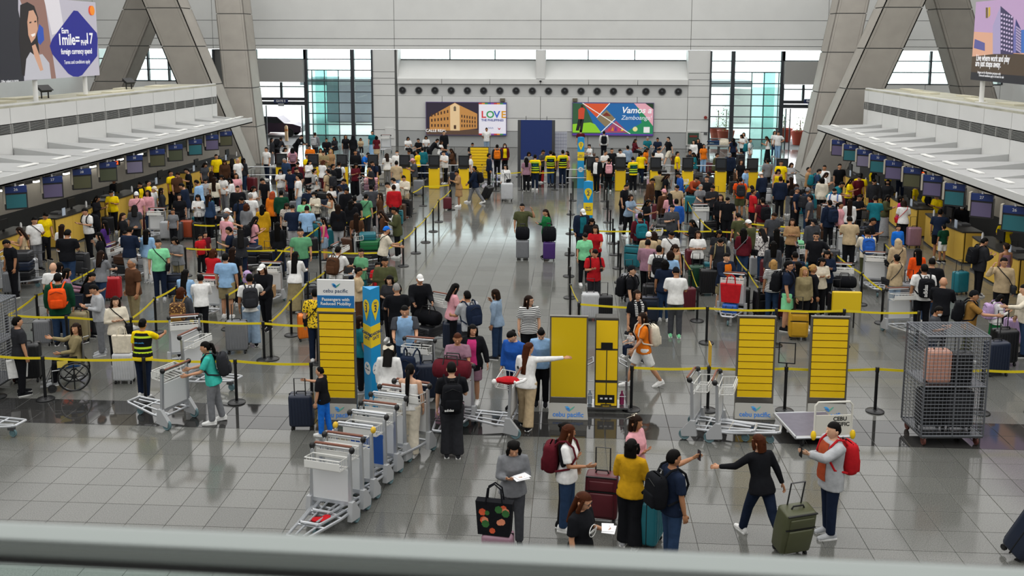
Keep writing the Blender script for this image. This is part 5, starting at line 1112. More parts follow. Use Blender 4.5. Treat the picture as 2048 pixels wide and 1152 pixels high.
def hair_mesh(st):
    if st in HAIR: return HAIR[st]
    q = MB(); H0 = head_pts(18, 14); 
    def cap(zf, zb, sc=1.08, lift=.006):
        rings = []
        for ring in H0[2:]:
            R = []
            for p in ring:
                fr = (-p.y/.094+1)/2; zmin = zb+(zf-zb)*max(0, min(1, (fr-.35)/.35)); z = max(p.z, zmin)
                k = sc if p.z >= zmin-.012 else .9
                R.append(V((p.x*k, p.y*k+.004, z+lift*max(0, (p.z-.1)/.1))))
            rings.append(R)
        rings[-1] = [V((0,0.004,.13+.122+lift*1.5))+(p-V((0,0,p.z)))*.5 for p in H0[-2]]
        q.loft(rings)
    def back(zl, w0, w1, d=.05, y0=.05, y1=.085):
        rings = []
        for i in range(7):
            t = i/6; z = .2+(zl-.2)*t; a = w0+(w1-w0)*t; b = d*(1-.25*t); y = y0+(y1-y0)*min(1, t*1.6)
            rings.append([V((a*math.cos(2*math.pi*j/12), y+b*math.sin(2*math.pi*j/12), z)) for j in range(12)])
        q.loft(rings)
    if st == 's': cap(.185, .08, 1.09)
    elif st == 'z': cap(.195, .1, 1.035, .001)
    elif st == 'l':
        cap(.19, .07, 1.12)
        back(-.22, .088, .085)
        for s in (-1, 1): q.tube([(s*.07,-.03,.19), (s*.086,-.02,.1), (s*.085,-.01,.0), (s*.08,-.02,-.12)], [.02,.026,.028,.014], 7)
    elif st == 'x': cap(.19, .07, 1.12); back(-.36, .088, .09)
    elif st == 'b':
        cap(.175, .05, 1.14); back(.0, .092, .088, .065, .03, .05)
        for s in (-1, 1): q.tube([(s*.07,-.045,.18), (s*.088,-.03,.1), (s*.084,-.03,.03)], [.022,.03,.02], 7)
    elif st == 'p': cap(.185, .07, 1.08); q.tube([(0,.09,.2), (0,.13,.17), (0,.14,.05), (0,.12,-.1), (0,.11,-.2)], [.022,.03,.036,.03,.008], 8)
    elif st == 'P': cap(.185, .07, 1.08); q.tube([(0,.085,.16), (0,.12,.13), (0,.14,0), (0,.15,-.2), (0,.15,-.4), (0,.14,-.5)], [.022,.034,.04,.036,.03,.008], 8)
    elif st == 'u': cap(.185, .08, 1.07); q.ell((0,.095,.19), (.038,.035,.036), 10, 7)
    elif st == 'U': cap(.185, .07, 1.08); q.ell((0,.03,.27), (.045,.045,.04), 10, 7)
    elif st in 'cC':
        cap(.175, .12, 1.11, .008); q.loft([[V((x, y, z)) for x, y, z in ((-.07,-.06,.185),(.07,-.06,.185),(.07,-.06,.178),(-.07,-.06,.178))], [V((x, y, z)) for x, y, z in ((-.066,-.125,.178),(.066,-.125,.178),(.066,-.125,.172),(-.066,-.125,.172))], [V((x, y, z)) for x, y, z in ((-.04,-.16,.166),(.04,-.16,.166),(.04,-.16,.16),(-.04,-.16,.16))]])
    elif st == 'H': cap(.2, -.02, 1.22, .012); back(-.06, .1, .13, .09, .02, .04)
    me = q.mesh('hair', WHT, 60); HAIR[st] = me; return me
SPECIAL = {}
def pattern(kind):
    if kind in SPECIAL: return SPECIAL[kind]
    m = bpy.data.materials.new('fabric_'+kind); m.use_nodes = True; nt = m.node_tree; b = nt.nodes['Principled BSDF']; b.inputs['Roughness'].default_value = .85
    tc = nt.nodes.new('ShaderNodeTexCoord'); r = nt.nodes.new('ShaderNodeValToRGB'); r.color_ramp.interpolation = 'CONSTANT'
    cols = dict(stripe=('15161a', 'e4e4e2', .5), vstripe=('44464b', 'd8d8d4', .5), floral=('d8d4d0', '4a3a44', .56), leopard=('f0c818', '2a2410', .56), camo=('5f6a4a', '22231e', .5), sequin=('5a3a1c', 'd8a860', .6), dots=('b9b4ac', '6a5a58', .6))[kind]
    if 'stripe' in kind: n = nt.nodes.new('ShaderNodeTexWave'); n.bands_direction = 'Z' if kind == 'stripe' else 'X'; n.inputs['Scale'].default_value = 8; o = n.outputs['Fac']
    else: n = nt.nodes.new('ShaderNodeTexNoise'); n.inputs['Scale'].default_value = 26; n.inputs['Detail'].default_value = 1; o = n.outputs['Fac']
    nt.links.new(tc.outputs['Object'], n.inputs['Vector']); nt.links.new(o, r.inputs[0])
    r.color_ramp.elements[0].color = (*lin(cols[0]), 1); r.color_ramp.elements[1].position = cols[2]; r.color_ramp.elements[1].color = (*lin(cols[1]), 1)
    nt.links.new(r.outputs[0], b.inputs['Base Color']); SPECIAL[kind] = m; return m
def cmat(c): return pattern(c) if c in ('stripe', 'vstripe', 'floral', 'leopard', 'camo', 'sequin', 'dots') else pal(c)
HC = dict(k='0b0908', n='21140d', r='42200f', g='8a8784', y='a8824e', w='d8d6d2')
HWORD = dict(s='short', z='cropped', l='long', x='very long', b='bobbed', p='ponytailed', P='very long ponytailed', u='tied-back', U='top-knotted')
mask_me = MB().loft([[V((x*.06, y, z)) for x, y in ((-1,-.045),(-.6,-.085),(0,-.104),(.6,-.085),(1,-.045),(.9,-.03),(0,-.06),(-.9,-.03))] for z in (.05, .085, .115)]).mesh('face_mask', WHT, 60)
gl = MB()
for s in (-1, 1): gl.tube([(s*.031+.02*math.cos(a*.785), -.094, .142+.015*math.sin(a*.785)) for a in range(8)], .0028, 4, closed=True); gl.tube([(s*.052,-.094,.145), (s*.078,-.02,.145), (s*.078,.02,.135)], .0028, 4)
gl.tube([(-.011,-.096,.145), (.011,-.096,.145)], .0028, 4); gl_me = gl.mesh('glasses', BLK)
sun = MB()
for s in (-1, 1): sun.ell((s*.031,-.092,.142), (.024,.008,.017), 8, 5); sun.tube([(s*.052,-.09,.147), (s*.078,-.02,.145), (s*.078,.02,.135)], .003, 4)
sun_me = sun.mesh('sunglasses', BLK, 50)
PEOPLE = []
def person(x, y, hair, face, pose, top, bot, extras=(), label=None, h=None, zb=0, q_=None, zone=None, pxy=None, seat=None):
    """hair: style letter + colour letter (caps: c + palette colour); top/bot: colour/kind"""
    fem = hair[0] in 'lxbpPuUH' or 'F' in extras
    tc, tk = top.split('/'); bc, bk = bot.split('/'); r = rig(pose, fem)
    hgt = h or (1.60 if fem else 1.68); sc = hgt/1.70; wd = 1.06; skin = random.choice((0, 0, 0, 1, 2, 1)); kid = False
    for e in extras:
        if e[0] == 'w' and e[1:].replace('.', '').isdigit(): wd = float(e[1:])
        if e[:2] == 'sk': skin = int(e[2])
    q_ = q_ if q_ is not None else (y < 27)
    o = ob('person', body_mesh(pose, fem, q_)); o.location = (x, y, zb); o.rotation_euler[2] = math.radians(face); o.scale = (sc*wd, sc*wd, sc)
    setmat(o, SKINS[skin])
    g = ob(dict(s='top', l='long_sleeved_top', t='tank_top', j='jacket', v='vest')[tk], garment(tk, pose, fem, q_), o); setmat(g, cmat(tc))
    b = ob(dict(p='trousers', w='wide_trousers', h='shorts', k='skirt', d='long_skirt', e='leggings')[bk], garment(bk, pose, fem, q_), o); setmat(b, cmat(bc))
    if bc in ('denim', 'paledenim') : setmat(b, fab(PAL[bc]))
    shoe = [e[1:] for e in extras if e[0] == '^']; sm = pal(shoe[0] if shoe else random.choice(('white', 'black', 'charcoal', 'white', 'lightgrey')))
    for i, (hip, kn, an) in enumerate(r['legs']):
        f = ob('shoe', SHOE, o); L_ = r['L'][i]; pit = math.radians(max(0, (L_[1]-L_[0])*.6)) if abs(L_[0]) < 60 else 0
        f.location = (an.x, an.y, an.z-.085); f.rotation_euler[0] = pit; setmat(f, sm); setmat(f, pal('white'), 1)
    if hair[0] not in 'N':
        if hair[0] == 'c':
            cp = ob('cap', hair_mesh('c'), o); cp.matrix_local = r['H']; setmat(cp, pal(hair[1:])); hr = ob('hair', hair_mesh('z'), o); hr.matrix_local = r['H']; setmat(hr, fab(HC['k']))
        elif hair[0] == 'C':
            cp = ob('cap', hair_mesh('c'), o); cp.matrix_local = r['H']; setmat(cp, pal(hair[1:])); hr = ob('hair', hair_mesh('l'), o); hr.matrix_local = r['H'] @ Matrix.Scale(.97, 4); setmat(hr, fab(HC['n']))
        elif hair[0] == 'H': hr = ob('hood', hair_mesh('H'), o); hr.matrix_local = r['H']; setmat(hr, cmat(hair[1:]))
        else: hr = ob('hair', hair_mesh(hair[0]), o); hr.matrix_local = r['H']; setmat(hr, mat(HC[hair[1]], .6, var=.15, scale=30, spec=.1))
    for e in extras:
        if e[:2] == 'S:': sl = ob('sleeves', garment('r', pose, fem, q_), o); setmat(sl, cmat(e[2:]))
        if e == 'mask': m_ = ob('face_mask', mask_me, o); m_.matrix_local = r['H']
        if e == 'dmask': m_ = ob('face_mask', mask_me, o); m_.matrix_local = r['H']; setmat(m_, BLK)
        if e == 'gl': m_ = ob('glasses', gl_me, o); m_.matrix_local = r['H']
        if e == 'sun': m_ = ob('sunglasses', sun_me, o); m_.matrix_local = r['H']
        if e == 'hsun': m_ = ob('sunglasses', sun_me, o); m_.matrix_local = r['H'] @ Matrix.Translation((0, .03, .085)) @ Matrix.Rotation(-.5, 4, 'X'); setmat(m_, pal('cream'))
        if e[:2] == 'I:':
            PP = [(z, a+(.014 if z < 1.01 else 0), b_+(.014 if z < 1.01 else 0), yy) for z, a, b_, yy in torso(fem, .045 if tk == 'j' else .03, .88)[:-1]]; q = MB(); q.loft([[r['T'] @ V((a*math.cos(math.radians(t)), yy+b_*math.sin(math.radians(t)), z)) for t in (242, 252, 262, 270, 278, 288, 298)]+[r['T'] @ V((a*.9*math.cos(math.radians(t)), yy+b_*.9*math.sin(math.radians(t)), z)) for t in (298, 270, 242)] for z, a, b_, yy in PP]); q.build('inner_shirt', cmat(e[2:]), o, 60)
        if e[:4] == 'vest':
            g2 = ob('vest', garment('v', pose, fem, q_), o); setmat(g2, pal('black' if e == 'vest' else 'darkgreen'))
            for z in (1.0, 1.1, 1.33):
                PP = torso(fem, .034, .88); lo = [p for p in PP if p[0] <= z][-1]; hi = [p for p in PP if p[0] >= z][0]; t = 0 if hi[0] == lo[0] else (z-lo[0])/(hi[0]-lo[0]); a, b_, yy = (lo[i]+(hi[i]-lo[i])*t for i in (1, 2, 3))
                rings = [ringat(r['T'], z-.022, a+.006, b_+.006, yy, 20), ringat(r['T'], z+.022, a+.006, b_+.006, yy, 20)]
                st = MB().loft(rings, cap=False).build('reflective_band', mat('c9ea2a', .5), g2, True)
            text('cebu pacific', .045, mat('4aa0d8', .5), g2, r['T'] @ frame((0, .17, 1.22), (-1,0,0), (0,0,1)))
    M = Matrix.Translation(o.location) @ Matrix.Rotation(math.radians(face), 4, 'Z') @ Matrix.Diagonal((sc*wd, sc*wd, sc, 1)); o['_d'] = 0; del o['_d']
    o['category'] = 'person'
    d = dict(o=o, x=x, y=y, hair=hair, tc=tc, tk=tk, bc=bc, bk=bk, ex=extras, face=face, pose=pose, label=label, M=M, r=r, pxy=pxy, h=hgt); PEOPLE.append(d)
    return d
CW = dict(stripe='black and white striped', vstripe='vertically striped', floral='white floral', leopard='yellow patterned', camo='dark patterned', sequin='sequinned', dots='pale dotted', paledenim='pale denim', darkgrey='dark grey', lightgrey='light grey', brightblue='bright blue', lightblue='light blue', darkgreen='dark green', hotpink='hot pink', brightorange='bright orange')
def cw(c): return CW.get(c, c)
def kneed(px, py, z): return at_z(px, py, z)
def head_at(px, py, hair, face, pose, fem, h, zb=0):
    # the floor point whose head top falls on the given pixel
    r = rig(pose, fem); t = r['top']; s = h/1.70; a = math.radians(face); p = at_z(px, py, t.z*s+zb); ox, oy = t.x*s, t.y*s
    return p.x-(ox*math.cos(a)-oy*math.sin(a)), p.y-(ox*math.sin(a)+oy*math.cos(a))
def P(ox, oy, sc, rows, zone):
    for row in rows.strip().split('\n'):
        f = row.split(); 
        if len(f) < 7 or f[0][0] == '#': continue
        px, py = ox+float(f[0])/sc, oy+float(f[1])/sc; hair, face, pose, top, bot = f[2], float(f[3]), f[4], f[5], f[6]; ex = f[7:]
        fem = hair[0] in 'lxbpPuUH' or 'F' in ex; h = None; zb = 0
        for e in ex:
            if e[0] == 'h' and e[1:].replace('.', '').isdigit(): h = float(e[1:])
            if e[0] == '@': zb = float(e[1:])
        hh = h or (1.60 if fem else 1.68); x, y = head_at(px, py, hair, face, pose, fem, hh, zb)
        person(x, y, hair, face, pose, top, bot, ex, None, h, zb, None, zone, (px, py)); PEOPLE[-1]['zone'] = zone
# rows: head-top position in the study crop, hair, facing, pose, top/kind, bottom/kind, extras (B: backpack, X: sling, hN height, wN girth)
P(540, 700, 2.881, '''
285 98 zk 262 t black/s brightblue/p h1.28 ^white
690 -35 lk 180 d white/l white/w
808 82 Pk 172 z white/t cream/w
1045 70 sk 190 l black/s charcoal/w B:black ^charcoal
''', 'front')
P(840, 520, 3.2, '''
0 95 cwhite 20 k black/j black/p
235 152 lk 120 p pink/s black/p h1.6
300 198 sk 215 k lightgrey/s charcoal/p B:navy w1.05
478 188 bn 255 x paledenim/l denim/p
698 228 ln 10 n stripe/s black/p gl w1.12
240 470 ur 5 k mauve/s charcoal/p w1.18 h1.56
338 415 lk 0 u black/j mauve/h h1.6 I:hotpink
580 462 uk 330 d blue/l navy/p w1.2 h1.62
775 450 uk 0 d lightblue/l black/p h1.6
700 530 xr 165 R white/l beige/w
''', 'front')
P(520, 520, 4.115, '''
1190 378 sk 10 k lightblue/s denim/p w1.1 S:darkgrey
820 460 bn 120 a teal/s black/p
1065 130 bk 340 c charcoal/s black/p
1120 190 zg 195 c black/s black/p h1.74 w1.05
1180 190 pk 200 a teal/s denim/p
970 20 sk 40 c red/s black/p h1.3
1030 -20 sk 10 c olive/j black/p h1.72
820 62 uk 100 l beige/l brown/d
''', 'centre left')
P(920, 820, 3.84, '''
415 250 bk 10 p grey/l darkgrey/p w1.05
840 115 lr 80 u white/s denim/p B:maroon w1.1
820 98 uk 75 f black/l black/p
960 640 lr 60 r black/s black/p w1.15 h1.58 gl
1320 225 bk 160 f mustard/l black/w w1.08
1355 40 bn 60 f pink/l black/p hsun h1.64
''', 'front')
P(1280, 820, 3.84, '''
265 308 sk 115 Z navy/s denim/p B:black w1.08
910 190 br 205 B black/l navy/p
1490 95 sk 285 y lightgrey/j navy/p B:red h1.72 I:rust
''', 'front')
P(0, 620, 3.84, '''
1570 245 pk 285 k turquoise/s grey/p h1.58 B:charcoal
1095 68 uk 178 t yellow/s navy/p vest h1.6
130 52 sk 140 a charcoal/s black/p h1.62
''', 'front left')
P(0, 450, 4.607, '''
505 355 Ng 185 a white/s charcoal/p X:black
545 345 lk 170 a black/s black/p
600 395 lk 120 k mauve/l black/p
530 445 sk 200 a darkgreen/j denim/p B:brightorange w1.15 h1.72
855 440 xk 90 p black/s charcoal/p
845 555 sk 310 p lightgrey/l grey/p h1.66
930 235 ln 175 k grey/s denim/p X:black
1215 310 zg 320 a brown/s khaki/p w1.22 h1.74 gl
1060 660 ln 35 f cream/l black/p h1.6 X:black
1455 135 sk 20 a mint/s navy/p X:black w1.08
1600 115 bk 340 p grey/s khaki/p
1710 410 xk 175 k lightblue/l grey/p
1665 575 br 180 a darkgrey/j black/p B:sequin w1.1
1845 455 sk 200 k white/l black/p h1.5
1870 75 sk 60 a maroon/s black/p h1.2
''', 'left queue')
P(0, 250, 4.607, '''
1155 485 Uk 80 a black/j black/p I:yellow
1245 530 uk 60 d black/j black/p I:yellow
940 605 uk 10 p yellow/s black/p
755 650 lk 90 p black/l black/p
400 815 uk 60 d yellow/s black/p
1365 510 uk 100 a yellow/s black/p
1255 615 cwhite 200 a pink/s khaki/p X:brown
1360 600 ln 350 a pink/l denim/p
770 770 sk 330 p white/s black/p B:black
320 850 sk 60 r white/s grey/p X:black
165 945 ln 290 p beige/t olive/h
40 1065 sk 330 d black/s black/p
570 915 xn 180 a white/s black/p
625 965 sk 185 p black/s denim/p w1.2 h1.74
960 880 lk 270 a purple/s white/p
905 990 lk 300 x black/s black/p
1085 1000 sk 10 p white/s black/p h1.4
1245 925 sk 175 p navy/l lightgrey/p h1.74
1345 960 lk 180 a lightblue/l white/p
1135 810 xn 100 c black/l charcoal/p
1660 540 sk 275 d navy/j lightgrey/p h1.74
1650 635 lk 20 a black/s charcoal/p
1590 775 uk 0 a grey/s black/p h1.3
1570 420 sk 80 a yellow/s black/p
1645 440 sn 60 d brown/s black/p
1710 400 sk 300 p black/s black/p
1800 510 sk 260 d lightblue/l navy/p
1820 645 lk 10 p white/l black/p
1480 580 lk 120 a charcoal/l black/p
1435 570 ccream 80 d white/s black/p
1240 740 lk 200 d darkgrey/s black/p
''', 'left counters')
P(400, 250, 4.607, '''
75 270 sk 45 a yellow/s black/p
55 350 lk 60 d darkgrey/s black/p
105 425 ln 180 a charcoal/s black/p
345 305 zg 70 i white/s white/h h1.72
400 305 lk 150 a charcoal/l denim/p
285 310 lk 200 p black/l black/p
235 325 ln 20 d brown/j black/p
50 500 sk 20 p lightgrey/s black/p h1.4
130 480 xn 180 a cream/s black/p
190 465 lk 340 d white/s grey/p
265 490 bk 280 p white/l charcoal/p mask
330 445 ln 30 a pink/s black/p
345 560 sk 15 a black/j black/p h1.7
565 495 sk 330 d black/s black/p h1.7
500 565 lk 70 p white/s charcoal/p
85 640 ln 160 g denim/l black/p
385 670 sk 30 d navy/s black/p B:black
425 725 br 170 a grey/l black/p
465 630 zg 175 a white/s grey/p
250 770 cwhite 80 k white/s grey/p
240 815 cdarkgrey 150 a pink/s khaki/h w1.1
255 940 sk 280 r navy/s black/p h1.64
490 855 lk 130 p pink/s denim/h B:black
680 615 Hrust 178 a orange/j black/p w1.1
735 600 sk 190 a darkgreen/l black/p
575 735 lk 180 a mustard/j mustard/d
20 1000 sk 60 a red/s black/p h1.2
770 310 zg 330 d denim/l grey/p
815 410 sk 340 d navy/s black/p
740 410 lk 10 p white/s grey/p mask
905 455 sk 275 a white/s paledenim/p h1.74
1045 405 sk 120 a vstripe/s black/p
1165 410 sk 250 a beige/s beige/h mask B:charcoal
1225 360 sk 100 a black/s black/p
1280 335 sk 180 a white/s black/p B:black
1015 325 lk 60 p white/l black/p
1140 325 br 150 p white/s maroon/p
1005 185 sk 350 p orange/s black/p
985 268 uk 60 a yellow/s black/p
1110 215 ln 20 a beige/s black/p
1135 240 sk 10 p khaki/s black/p
1205 225 ly 350 a tan/s grey/p
1440 230 sk 20 a black/l black/p
1545 260 sk 60 b brightblue/s black/p
1580 335 sk 330 d navy/s black/p B:black
1555 375 sk 300 p charcoal/s black/p
1440 355 lk 40 p maroon/s black/p
1815 235 sk 10 a white/l black/p mask
1810 330 sk 180 a beige/s paledenim/p
1720 262 ln 200 p white/s grey/p
1045 620 lk 340 p cream/l black/p mask
960 680 bk 30 p mint/s black/p
1005 580 sk 20 d navy/s black/p
1180 630 ln 300 p cream/t white/p
1270 565 bn 260 d grey/l grey/p
1215 565 ln 0 p white/s black/p h1.4
1360 585 sk 50 d black/j black/p
1325 500 sk 60 d navy/j black/p w1.1
1420 655 sk 190 a black/s black/p
1270 730 xn 190 a black/j lightgrey/p w1.1
1395 690 lk 170 a black/j charcoal/p
1440 820 xn 178 a brown/s black/p
1530 635 sk 170 a sage/s charcoal/p X:black F
1575 550 sk 200 a darkgrey/s black/p
1660 625 ln 280 a brown/l black/p
1715 530 sk 300 d cream/s khaki/p
1770 490 sk 250 d white/l black/p
1785 550 sn 190 a red/l black/p w1.08
1870 468 sk 330 p cream/l beige/h ^rust
1745 760 sk 280 p olive/j black/p h1.7 I:white
1720 935 cbrightblue 120 k cream/s black/p X:black w1.08
1690 790 ln 260 d brown/l denim/p
850 735 zk 200 p navy/s lightgrey/h w1.1
800 725 ln 20 d dots/s black/p
985 745 sk 190 p lightblue/s denim/p
925 955 sk 15 a sage/s navy/p w1.18 h1.7
715 895 xk 180 a black/l navy/d
1130 850 lk 280 x hotpink/t paledenim/h h1.45
940 95 sk 70 b black/l black/p
1060 70 sn 170 a grey/l charcoal/p B:lightgrey
1165 120 sk 20 s black/l black/p
1235 110 lk 340 s charcoal/l black/p
1340 90 lk 30 a black/s grey/p
1410 95 Hblack 180 a black/l black/d
1480 120 bk 20 s beige/s black/p h1.3
1585 55 uk 10 a teal/s lightblue/d h1.6
1625 100 bk 190 a maroon/s beige/k h1.5
750 115 sk 160 b charcoal/l black/p B:black
790 210 lk 60 p white/s black/p
850 210 lk 200 a pink/s black/p B:mauve
660 120 lk 100 a charcoal/l grey/p
610 205 sk 330 a white/s navy/p
900 345 sk 20 d maroon/l black/p
880 395 sk 330 d black/s black/p
''', 'left queue')
P(400, 450, 4.607, '''
120 220 br 170 k red/l black/p
215 260 sk 182 a lightblue/s khaki/h w1.12 h1.7
300 205 xn 175 a black/s black/p
370 40 xk 200 p charcoal/s navy/p
570 365 Cwhite 350 k black/l black/p
455 450 sk 200 t white/s paledenim/w B:charcoal h1.7
880 245 xk 178 k white/l khaki/d
1060 585 sk 195 a leopard/s navy/p X:black
1275 195 sk 165 k white/s black/p B:brown
1480 220 uk 330 c sage/s teal/d
''', 'left queue')
P(800, 250, 4.607, '''
75 110 bk 30 s white/s black/p
165 125 sk 330 s black/s black/p
240 100 bk 10 s white/s black/p
405 55 sk 30 a black/l black/p
350 130 sk 110 b black/l black/p
385 145 ln 80 s white/s denim/p
465 220 ln 280 p brown/l black/p
395 240 sk 320 p white/s black/p
645 265 sk 100 a white/s black/p
160 235 uk 250 a yellow/s black/p
205 205 sk 200 a teal/l navy/p
85 235 sn 20 d grey/s black/p
110 310 cpink 280 p darkgrey/s khaki/p h1.7
515 420 uk 290 p tan/l tan/k ^white
685 378 sk 268 w navy/j grey/p B:black h1.7
975 365 bk 330 a white/j cream/p X:black
895 180 sk 185 a charcoal/l black/p B:orange
965 170 ln 10 a maroon/j black/p mask I:yellow
798 25 sk 15 e white/s paledenim/p
820 262 sk 100 a navy/l black/p
1165 300 lk 190 a mauve/s black/p
1190 250 bk 20 p grey/s black/p
1245 272 sk 182 a yellow/s navy/p vesty h1.72
1325 232 sk 60 p darkgrey/s black/p
1390 235 sk 178 a yellow/s denim/p vest h1.72
1412 250 lk 170 a black/l black/p B:brightorange
1500 230 sk 200 a yellow/s navy/p vest h1.74
1540 240 ln 300 a pink/s black/p
668 165 sk 10 s black/s black/p
1125 725 sk 12 g olive/s black/p gl h1.74
1335 778 xn 300 l green/l black/h h1.62
1690 780 cwhite 20 d navy/j charcoal/p I:teal
1770 865 bk 10 d black/j black/p
1800 930 ln 355 k red/s black/p
1710 1005 uk 10 d mint/s black/p
1665 40 sk 200 a maroon/s black/p
1880 55 sk 180 a white/l black/p B:black
1740 180 uk 300 s white/s black/p
1900 240 zk 40 p white/s black/p
1815 290 sk 330 a black/j black/p I:white
1925 305 uk 180 a black/j black/p B:pink
''', 'centre')
P(1200, 250, 4.607, '''
110 215 sk 20 a black/s black/p
180 225 sk 330 d white/s black/p
255 190 sk 200 a paledenim/l black/p
330 130 ln 60 s maroon/l black/p
440 110 sg 10 s teal/s grey/p
530 118 sk 340 s navy/s navy/p
630 110 sk 290 v black/s cream/h h1.74
865 140 lk 330 a white/l black/p
905 125 lk 350 a black/j black/p
955 175 lk 30 a orange/s lightblue/p
830 225 cblack 60 a charcoal/s black/p
380 250 uk 170 t yellow/s navy/p
300 295 sk 200 p yellow/s black/p vesty
715 245 sk 80 a yellow/s black/p
535 220 sk 320 p white/s black/p
445 215 ln 60 d orange/s black/p
490 252 sk 200 a grey/s black/p
855 255 lk 270 p teal/s grey/p
1085 260 sn 80 s olive/j black/p
1195 260 cgrey 340 d navy/j black/p
1300 320 ln 20 a black/s black/p
1385 125 sk 70 a white/s grey/p B:teal
1300 90 lk 300 p white/s black/p
1230 120 lk 200 a navy/s black/p
1325 70 ln 330 a white/s denim/p
1530 105 ln 250 p white/t black/d
1610 55 ln 20 a white/s denim/p
1645 60 sk 330 i white/s lightblue/p
1255 170 lk 60 s maroon/s black/p
1545 310 sk 200 a grey/s black/p
1670 330 sn 350 a yellow/s black/p
1770 350 ln 20 p lightgrey/l black/p
1370 400 sk 60 d lightblue/s black/p
1475 435 cwhite 210 d navy/l black/p
1650 410 lk 10 d yellow/t black/p
555 415 sk 178 a khaki/s black/p
630 450 ln 80 d black/s black/p
715 440 sk 280 d blue/l black/p
495 495 sk 60 d brown/j black/p
1010 435 cblack 20 d darkgrey/s black/p
985 470 sk 330 a black/s black/p
895 480 sk 30 b rust/l black/p
930 548 sg 20 k grey/s grey/p F
1045 560 sk 20 p charcoal/s black/p
1295 480 sk 178 a brightorange/s olive/h B:charcoal
1395 560 sk 200 d navy/s black/p
1415 590 zn 100 a red/s black/p w1.08
1665 475 sn 180 a navy/j black/p
1760 480 xn 200 a black/t grey/p
1815 545 ln 10 p black/s black/p
1870 575 cgrey 120 a denim/j denim/p B:charcoal
255 550 zk 60 d black/s black/p
310 640 ln 40 k paledenim/s black/p
590 590 cpink 220 a brown/j black/h
640 630 lk 190 p pink/l black/p
715 560 sk 10 d beige/s black/p
705 680 sk 170 a blue/l black/p
670 735 sk 20 l darkgrey/s navy/p h1.72
455 690 lk 60 p black/s black/p
1085 640 ln 350 a black/l black/p
1175 670 sk 345 d black/s black/p
1500 670 sk 200 a maroon/s khaki/p B:black
1340 815 sk 200 d olive/s black/p
1665 815 sn 20 d darkgrey/s black/p
370 810 zk 190 a maroon/l black/p B:teal h1.72
450 985 cwhite 170 a beige/l black/p
840 875 lk 290 p black/j navy/p
905 975 ln 5 f white/s black/p
1105 975 lk 10 d charcoal/s black/p
1360 875 cwhite 230 p olive/j black/p w1.1
1325 950 lk 175 a maroon/l denim/p H:grey
1490 955 lk 200 d floral/l denim/p X:black
1760 850 ln 350 f tan/l black/p
1620 950 xk 180 a black/l black/p
''', 'right queue')
P(1600, 250, 4.571, '''
80 385 zk 60 a tan/l black/p
185 405 sk 80 p denim/s black/p B:teal
225 368 sk 330 a white/l black/p
365 355 sk 10 a black/s charcoal/p h1.72
550 380 uk 280 a black/j black/p I:yellow
250 435 ln 90 p white/s black/p
205 480 bk 178 a cream/j black/p w1.08
395 525 sk 70 b teal/s black/p
480 490 lk 60 p yellow/s black/p
555 465 sk 20 d maroon/s black/p
690 440 sk 150 a yellow/s black/p
680 500 sk 340 d charcoal/l maroon/p
805 500 bk 330 a charcoal/l black/p dmask
790 345 uk 60 a yellow/s black/p h1.5 @.5
930 322 sk 178 a black/s navy/p vest h1.6 @.5
20 570 cdarkgrey 60 a navy/s black/p
95 640 sk 250 a darkgrey/s black/p
320 590 sk 330 p white/s lightgrey/p dmask B:blue
300 685 sk 200 a navy/j black/p B:navy
345 705 pk 60 a pink/l black/p
455 680 xn 175 a white/l denim/p
555 640 sk 30 p black/s black/p gl
690 650 sk 170 p teal/s navy/p
815 640 bk 70 p olive/l lightgrey/d
925 650 bk 60 a hotpink/s black/p
950 690 bn 170 p white/s black/p H:red
1050 590 uk 280 d black/j black/p I:yellow
1160 625 uk 300 p yellow/s black/p
1215 675 lk 300 a black/l black/p dmask
1020 540 uk 60 d yellow/s black/p
1290 770 sk 150 t navy/s black/h
1480 710 lk 340 a black/j black/p mask
1870 850 lk 175 p yellow/s black/p
1400 910 sk 200 a darkgreen/s white/h h1.25
900 915 sk 20 a brightblue/l brightblue/p h1.35
140 865 cblack 20 d darkgrey/l black/p
440 820 sk 178 p beige/s black/p w1.12 h1.72
630 850 sk 60 p black/s black/p
615 945 sk 175 k cream/l olive/p B:blue
150 980 sk 340 i black/s black/p sun w1.08
850 1040 Hbeige 185 a beige/j black/p X:black
1700 1035 sk 100 p charcoal/j black/p B:black
1890 1080 un 200 a mauve/t khaki/p
''', 'right counters')
P(1200, 450, 4.607, '''
-40 230 sk 15 p red/s charcoal/p w1.05 B:black
445 135 sk 165 p mauve/l black/p w1.05
500 60 ln 185 a beige/l black/p
555 190 sk 175 a white/s black/p B:black
640 235 bn 170 a lightblue/s black/p
700 185 ln 20 d beige/t black/p
600 320 bk 178 a navy/s denim/p w1.1
700 390 cblack 178 p white/s darkgrey/p ^mint h1.72
665 65 sk 10 d white/s black/p X:black
1110 130 sk 350 d charcoal/s black/p B:khaki
1160 280 sk 25 k navy/j khaki/h h1.62 I:orange
1600 150 lk 175 a darkgrey/l khaki/p
1600 320 by 185 a stripe/s denim/p
1770 330 sk 70 a navy/s mint/h B:black w1.15 h1.76 gl ^black
1800 245 zk 178 a navy/l black/p
1920 375 uy 100 a black/l black/p
295 375 cblack 75 a black/s grey/h B:black h1.72
345 600 ln 20 a black/s black/h h1.62 X:black
390 810 ln 285 w orange/s white/h h1.62 B:cream ^white
''', 'right queue')
